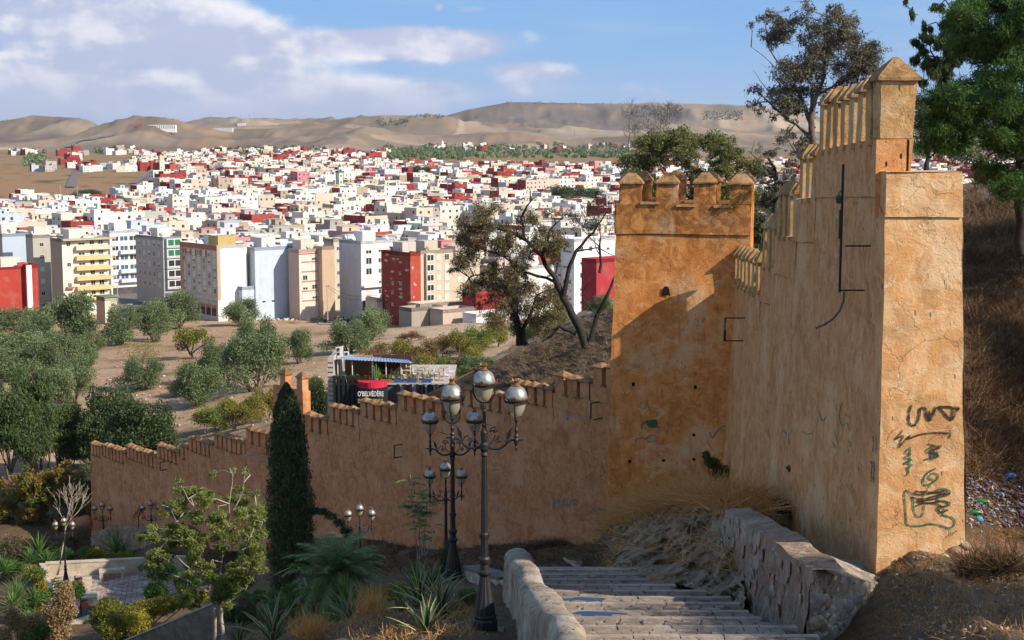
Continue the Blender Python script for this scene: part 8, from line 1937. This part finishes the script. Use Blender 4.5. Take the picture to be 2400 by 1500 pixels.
for k, px in enumerate((787, 806)):
    m = MB(); p = cw_(px, 838); o = empty('ac_unit', (p.x, YC+1.5, cw_(785, 838).z), 0, label='white air conditioner fan box on the cafe roof, '+('left pair' if k == 0 else 'right one'), cat='air conditioner', group='air conditioners on the cafe roof')
    for j in range(2 if k == 0 else 1):
        m = MB(); m.box((-.18, 0, j*.33-.1), (.18, .3, j*.33+.2)); m.build('case', [M_wframe], o); m = MB(); m.lathe([(.11, 0), (.12, .02)], 12); m.v = [(v[0], -.005-v[2], v[1]+j*.33+.05) for v in m.v]; m.build('fan', [M_recess], o)
ch = MB(); ch.box((-.2, -.2, .4), (.2, .2, .45)); 
for x in (-.18, .16):
    for y in (-.18, .16): ch.box((x, y, 0), (x+.03, y+.03, .4))
ch.box((-.2, .17, .45), (.2, .2, .85)); 
chm = {c_: ch.build('seat', [flat('chair_'+c_, col)], link=False) for c_, col in (('cream', (.55, .48, .35)), ('orange', (.55, .16, .03)), ('white', (.6, .6, .6)))}
tb = MB(); tb.lathe([(.35, .7), (.35, .74)], 12); tb.tube([(0, 0, 0), (0, 0, .7)], .04, 6); tb.lathe([(.2, 0), (.18, .03)], 10); tbm = tb.build('top', [flat('table_wood', (.40, .28, .15))], link=False)
ORD2 = ['leftmost', 'second from the left', 'third from the left', 'fourth from the left', 'fifth from the left', 'sixth from the left in front', 'rightmost in front', 'middle of the back row', 'left in the back row', 'rightmost in the back row']
r = random.Random(3); gC = 'cafe terrace chairs'; gT = 'cafe terrace tables'
for i, (px, dy) in enumerate(((880, .9), (905, 1.4), (930, 1.0), (955, 1.5), (980, .9), (1005, 1.5), (1030, 1.0), (995, 3), (965, 3.2), (1040, 2.8))):
    p = cw_(px, 900, dy); o = empty('cafe_table', (p.x, p.y, floor_z+.12), 0, label=f'small round cafe table on the terrace, {ORD2[i]}', cat='table', group=gT); obj('top', tbm, o)
    col = 'orange' if px < 900 else ('white' if i % 3 == 0 else 'cream')
    for a in (0, 3.14): o = empty('cafe_chair', (p.x+.6*math.cos(a), p.y+.1, floor_z+.12), a+1.57, label=f'{col} chair {"right" if a < 1 else "left"} of the cafe table {ORD2[i]}', cat='chair', group=f'{col} cafe chairs'); obj('seat', chm[col], o)
for i, (px, lab) in enumerate(((800, 'leafy planter at the left end of the cafe terrace'), (830, 'leafy planter beside the tall cactus'), (905, 'planter of seedlings right of the red banner'), (935, 'planter of seedlings in the middle of the terrace rail'), (965, 'planter of seedlings near the terrace end'), (1000, 'planter of seedlings at the far end of the terrace'))):
    p = cw_(px, 893, .3); o = empty('planter', (p.x, p.y, floor_z+.12), 0, label=lab, cat='planter'); m = MB(); m.box((-.35, -.12, 0), (.35, .12, .25)); m.build('trough', [flat('blue_trough', (.03, .08, .25)) if i > 2 else M_binm], o)
    P_, v = clumps_pts([(x, 0, .45, .14, .1, .2) for x in (-.25, 0, .25)], 220); obj('plants', leafmesh('plants', P_, .12, .4, L_green, 0, v), o)
p = cw_(882, 893, .4); o = empty('cactus', (p.x, p.y, floor_z+.12), 0, label='tall green column cactus above the red banner', cat='cactus'); m = MB()
for dx, hh in ((0, 1.5), (.16, 1.1), (-.15, 1.2), (.28, .8)): m.tube([(dx*.4, 0, .2), (dx, 0, .5), (dx, 0, hh)], [.06, .07, .04], 7)
m.build('stems', [flat('cactus_green', (.08, .17, .04))], o); m = MB(); m.lathe([(.15, 0), (.2, .3)], 10); m.build('pot', [M_binm], o)

# ================================================================== vehicles, poles, litter
def car(label, px, py, Y, rz, col, suv=False, k=0):
    g = W(px, py, Y); g.z = Hs(g.x, g.y)+.2; o = empty('parked_car', tuple(g), rz, label=label, cat='car', group='cars parked at the town edge'); hh = 1.75 if suv else 1.5
    pr = [(-2.15, .35), (-2.2, .75), (-2.05, .95), (-1.75, hh-.05), (-1.1, hh), (.3, hh), (1.0, 1.0), (1.95, .85), (2.15, .6), (2.1, .3)]
    m = MB(); n = len(pr)
    vs = [(x, -.85 if z < 1 else -.70, z) for x, z in pr]+[(x, .85 if z < 1 else .70, z) for x, z in pr]
    m.add(vs, [tuple(range(n))[::-1], tuple(range(n, 2*n))]+[(i, (i+1) % n, n+(i+1) % n, n+i) for i in range(n)]); m.build('body', [flat('car_paint'+str(k), col, rough=.25, spec=.6, nz=.03)], o)
    m = MB()
    for sg in (-1, 1):
        y = .795*sg; m.add([(-1.7, y, 1.0), (-1.6, y*.94, hh-.12), (.25, y*.94, hh-.12), (.85, y, 1.0)], [(0, 1, 2, 3) if sg > 0 else (3, 2, 1, 0)])
    m.add([(.36, -.66, hh-.06), (.36, .66, hh-.06), (1.02, .74, 1.03), (1.02, -.74, 1.03)], [(0, 1, 2, 3)]); m.add([(-1.82, -.66, hh-.12), (-1.82, .66, hh-.12), (-2.06, .7, 1.0), (-2.06, -.7, 1.0)], [(3, 2, 1, 0)]); m.build('windows', [M_glass], o)
    for x in (-1.35, 1.35):
        for y in (-.86, .70): w_ = MB(); w_.lathe([(.31, 0), (.33, .03), (.33, .13), (.31, .16)], 14); w_.v = [(v[0]+x, y+v[2], v[1]+.33) for v in w_.v]; w_.build('wheel', [M_rail], o)
car('silver car waiting at the shadowed street mouth', 341, 720, 377, -1.9, (.45, .47, .5), True, 0)
car('black parked car, left of two beside the white corner block', 748, 740, 350, .25, (.015, .015, .018), False, 1)
car('black parked car, right of two beside the white corner block', 801, 739, 351, .35, (.015, .015, .018), False, 2)
car('pale grey car parked deeper in the shadowed street', 305, 722, 385, -1.3, (.2, .21, .23), False, 3)
M_pole = flat('concrete_pole', (.42, .38, .32))
def upole(label, px, py0, py1, Y, w_=.14, mat=None, lamp=False, name='utility_pole', cat='pole'):
    a = W(px, py1, Y); b_ = W(px, py0, Y); o = empty(name, tuple(a), 0, label=label, cat=cat); m = MB(); m.tube([(0, 0, -.8), (0, 0, b_.z-a.z)], [w_, w_*.7], 6); m.build('pole', [mat or M_pole], o)
    m = MB(); z = b_.z-a.z; m.box((-.5, -.05, z-.35), (.5, .05, z-.25)) if not lamp else m.box((-.1, -.25, z-.1), (.1, .1, z+.1)); m.build('crossbar' if not lamp else 'lamp_head', [M_rail if not lamp else M_wframe], o); return b_
t1 = upole('concrete utility pole beside the small cream hut', 277, 660, 742, 347); t2 = upole('concrete utility pole in front of the parked black cars', 768, 668, 743, 345); t3 = upole('concrete utility pole left of the peeling red block', 863, 692, 738, 346)
upole('rust red lamp pole among the yellow street trees', 545, 932, 1012, 150, .08, flat('rust_red_pole', (.25, .05, .03)), True, 'lamp_pole', 'lamp post'); upole('thin white pole with round sign behind the rampart', 427, 1030, 1060, 150, .05, M_wframe, True, 'sign_pole', 'pole'); upole('grey lamp post in the orchard', 1242, 797, 822, 230, .08, None, True, 'lamp_pole', 'lamp post')
for k, (a, b_, sag) in enumerate(((t2, t3, 1.2), (t2+Vector((0, 0, -.5)), t3+Vector((0, 0, -.6)), 1.6), (t3, W(935, 672, 352), .8), (t1, W(150, 655, 360), 1.))):
    m = MB(); m.tube([a.lerp(b_, i/14)-Vector((0, 0, sag*4*(i/14)*(1-i/14))) for i in range(15)], .035, 4); tag(m.build('overhead_wire', [M_rail]), ['upper sagging wire between the two poles by the parked cars', 'lower sagging wire between the two poles by the parked cars', 'wire from the pole to the peeling red block', 'wire from the hut pole to the yellow balconied block'][k], 'wire')
# rubble heap under the pale blue wall
def scat(name, label, area, n, s0, s1, cols, y0, y1, cat='rubble', flatk=.6):
    cb = CB(); r = random.Random(n)
    for _ in range(n):
        g = G(r.uniform(area[0], area[1]), r.uniform(area[2], area[3]), y0, y1); s = r.uniform(s0, s1); cb.cur = r.choice(cols); M4 = Matrix.Translation(g+Vector((0, 0, s*.15))) @ Matrix.Rotation(r.uniform(0, 6), 4, (r.random(), r.random(), 1)); cb.box((-s*.5, -s*r.uniform(.2, .5), -s*.5*flatk*r.uniform(.3, 1)), (s*.5, s*r.uniform(.2, .5), s*.5*flatk*r.uniform(.3, 1)), 0, M4)
    tag(cb.cbuild(name, [M_paint]), label, cat, None, 'stuff')
scat('rubble', 'white and grey rubble heap below the pale blue wall', (520, 770, 742, 752), 260, .3, .9, [(.6, .57, .54), (.45, .4, .36), (.36, .28, .2)], 300, 420)
scat('rubble', 'scattered stones and litter on the open ground', (240, 1150, 760, 1000), 420, .12, .4, [(.55, .5, .44), (.4, .32, .24), (.3, .22, .15)], 110, 380)
scat('litter', 'heap of plastic litter on the slope right of the graffitied pier', (2264, 2410, 1100, 1236), 1100, .03, .11, [(.3, .3, .3), (.22, .18, .15), (.14, .11, .09), (.09, .07, .06), (.45, .45, .47), (.20, .22, .25), (.30, .10, .06), (.05, .12, .25), (.17, .13, .1), (.12, .09, .07), (.1, .07, .05)], 26, 45, 'litter', .4)
scat('litter', 'thinly scattered litter and pebbles around the foot of the pier', (2090, 2410, 1240, 1500), 420, .015, .06, [(.32, .27, .2), (.25, .18, .13), (.38, .34, .29), (.16, .12, .08)], 20, 34, 'pebbles', .8)
scat('litter', 'small litter and stones on the soil ledge below the rampart', (1780, 2040, 1180, 1350), 150, .03, .10, [(.5, .48, .44), (.3, .22, .16), (.4, .3, .22), (.16, .12, .1)], 23, 42, 'litter', .6)
M_pet = glassm('green_plastic', (.012, .15, .035), .25); M_petw = glassm('clear_plastic', (.55, .58, .6), .15)
def bottle(label, px, py, mat, s=1.): 
    g = G(px, py, 22, 60); o = empty('plastic_bottle', (g.x, g.y, g.z+.05), random.uniform(-.3, .3), label=label, cat='bottle'); m = MB(); m.lathe([(.04, 0), (.055, .02), (.055, .22), (.02, .29), (.018, .31)], 12); m.v = [((v[2]-.15)*s, v[0]*s, v[1]*s) for v in m.v]; m.build('body', [mat], o, smooth=True); m = MB(); m.lathe([(.02, .31), (.02, .335)], 8); m.v = [((v[2]-.15)*s, v[0]*s, v[1]*s) for v in m.v]; m.build('cap', [M_wframe], o)
bottle('upper green plastic bottle on the litter heap', 2298, 1180, M_pet, 1.05); bottle('lower green plastic bottle on the litter heap', 2282, 1205, M_pet, 1.05); bottle('clear plastic bottle on the ledge below the rampart', 1881, 1229, M_petw, 1.1)
def thingbox(name, label, cat, px, py, dims, col, rz=0, lumpy=False, rot=None, y0=20, y1=60):
    g = G(px, py, y0, y1); m = MB(); a, b_, c = dims
    if lumpy:
        me = lump(int(px)); me.materials.append(flat(name+str(px), col, nz=.15)); o = obj(name, me, None, (g.x, g.y, g.z+c*.4), (0, 0, rz), (a, b_, c)); return tag(o, label, cat)
    m.box((-a/2, -b_/2, 0), (a/2, b_/2, c)); return tag(m.build(name, [flat(name+str(px), col, nz=.15)], None, loc=(g.x, g.y, g.z+.02)), label, cat)
thingbox('crumpled_bag', 'crumpled blue plastic bag on the litter heap', 'bag', 2366, 1122, (.28, .2, .15), (.03, .16, .42), 0, True); thingbox('crumpled_bag', 'small pale blue crumpled bag at the foot of the litter heap', 'bag', 2294, 1222, (.2, .15, .14), (.08, .25, .4), 0, True)
thingbox('red_slat', 'thin red slat lying on the path right of the pier', 'slat', 2332, 1311, (.40, .04, .02), (.5, .07, .04)); thingbox('white_stone', 'pale rough stone on the ledge below the rampart', 'stone', 1851, 1213, (.34, .3, .26), (.5, .44, .36), 0, True); thingbox('white_bag', 'small white bag on the ledge near the weeds', 'bag', 1890, 1247, (.16, .14, .12), (.65, .65, .66), 0, True)
thingbox('white_paper', 'scrap of white paper on the slope between the agaves', 'paper', 958, 1477, (.16, .10, .01), (.6, .62, .7))
for k, (px, py) in enumerate(((1926, 1284), (1955, 1316))):
    g = G(px, py, 22, 40); o = empty('grate_frame', (g.x, g.y, g.z+.03), .2, label='small pale metal frame lying on the ledge, '+('farther one' if k == 0 else 'nearer one'), cat='metal frame', group='metal frames on the ledge'); m = MB(); w_, d2 = .15, .24
    for a in ((-w_, -d2, w_, -d2+.03), (-w_, d2-.03, w_, d2), (-w_, -d2, -w_+.03, d2), (w_-.03, -d2, w_, d2)): m.box((a[0], a[1], 0), (a[2], a[3], .03))
    m.build('frame', [M_dish], o); m = MB(); m.box((-w_+.03, -d2+.03, .004), (w_-.03, d2-.03, .012)); m.build('plate', [M_rail], o)
# broken masonry at the foot of the pier
for k, (px, py, s) in enumerate(((2245, 1292, .32), (2215, 1306, .26), (2262, 1280, .22), (2190, 1312, .2), (2150, 1330, .22), (2230, 1300, .2))):
    p = pier_front(px, py); me = lump(30+k); me.materials.append(M_stone[(k*3+1) % 4]); o = obj('broken_masonry', me, None, tuple(p), (0, 0, k), (s*1.3, s, s*.8)); tag(o, ['largest lump of broken masonry under the pier, second from the right', 'lump of broken masonry under the middle right of the pier', 'rightmost lump of broken masonry under the pier', 'small lump of broken masonry under the middle of the pier', 'leftmost lump of broken masonry under the pier', 'lump of broken masonry third from the right under the pier'][k], 'rubble', 'broken masonry under the pier')
# dead branches on the shaded hillside
dm = skel(random.Random(33), (0, 0, 0), (1, .2, .25), .9, .035, 4, 3, .8, -.05, .35, minr=.006)[0]; dmm = woodmesh(dm, flat('dead_branch', (.10, .075, .055), nz=.4), 'twigs', 4)
for k, (px, py, rz) in enumerate(((2290, 960, 2.4), (2340, 930, 2.8), (2400, 860, 3.2), (2280, 1040, 2.2), (2360, 1010, .8), (2300, 1090, 1.6), (2400, 960, 2.0), (2320, 800, 2.9))):
    g = G(px, py, 28, 60); o = empty('dead_branch', tuple(g), rz, label='tangled dead branch on the shaded hillside, '+['just right of the pier at the black letters', 'right of the one by the black letters', 'at the right picture edge, upper one', 'below the one by the black letters', 'in the middle of the branch tangle', 'lowest, just above the litter heap', 'at the right picture edge, lower one', 'highest of all'][k], cat='branch', group='dead branches on the hillside'); obj('twigs', dmm, o, None, (0, random.uniform(-.5, .3), 0), 1.1)
o = empty('dead_branch', tuple(G(1365, 1340, 36, 60)), 1.2, label='broken planks and sticks left of the orange tower foot', cat='planks'); 
for k in range(5): m = MB(); m.box((-.06, -.5, 0), (.06, .5, .03), 0, Matrix.Translation((k*.16-.3, k*.1, .15)) @ Matrix.Rotation(.5+k*.1, 4, 'X') @ Matrix.Rotation(.3*k, 4, 'Z')); m.build('plank', [M_blk], o)
# ================================================================== the air
hm_ = bpy.data.materials.new('haze_air'); hm_.use_nodes = True; hm_.node_tree.nodes.clear(); h = N(hm_.node_tree)
ho = h.new('ShaderNodeOutputMaterial'); hv = h.new('ShaderNodeVolumePrincipled'); hv.inputs['Color'].default_value = (.80, .86, .96, 1); hv.inputs['Density'].default_value = 2.6e-5; hv.inputs['Anisotropy'].default_value = .2
h.l.new(hv.outputs[0], ho.inputs['Volume'])
m = MB(); m.box((-37000, -80, -75), (37000, 23000, 400)); tag(m.build('haze', [hm_]), kind='stuff')
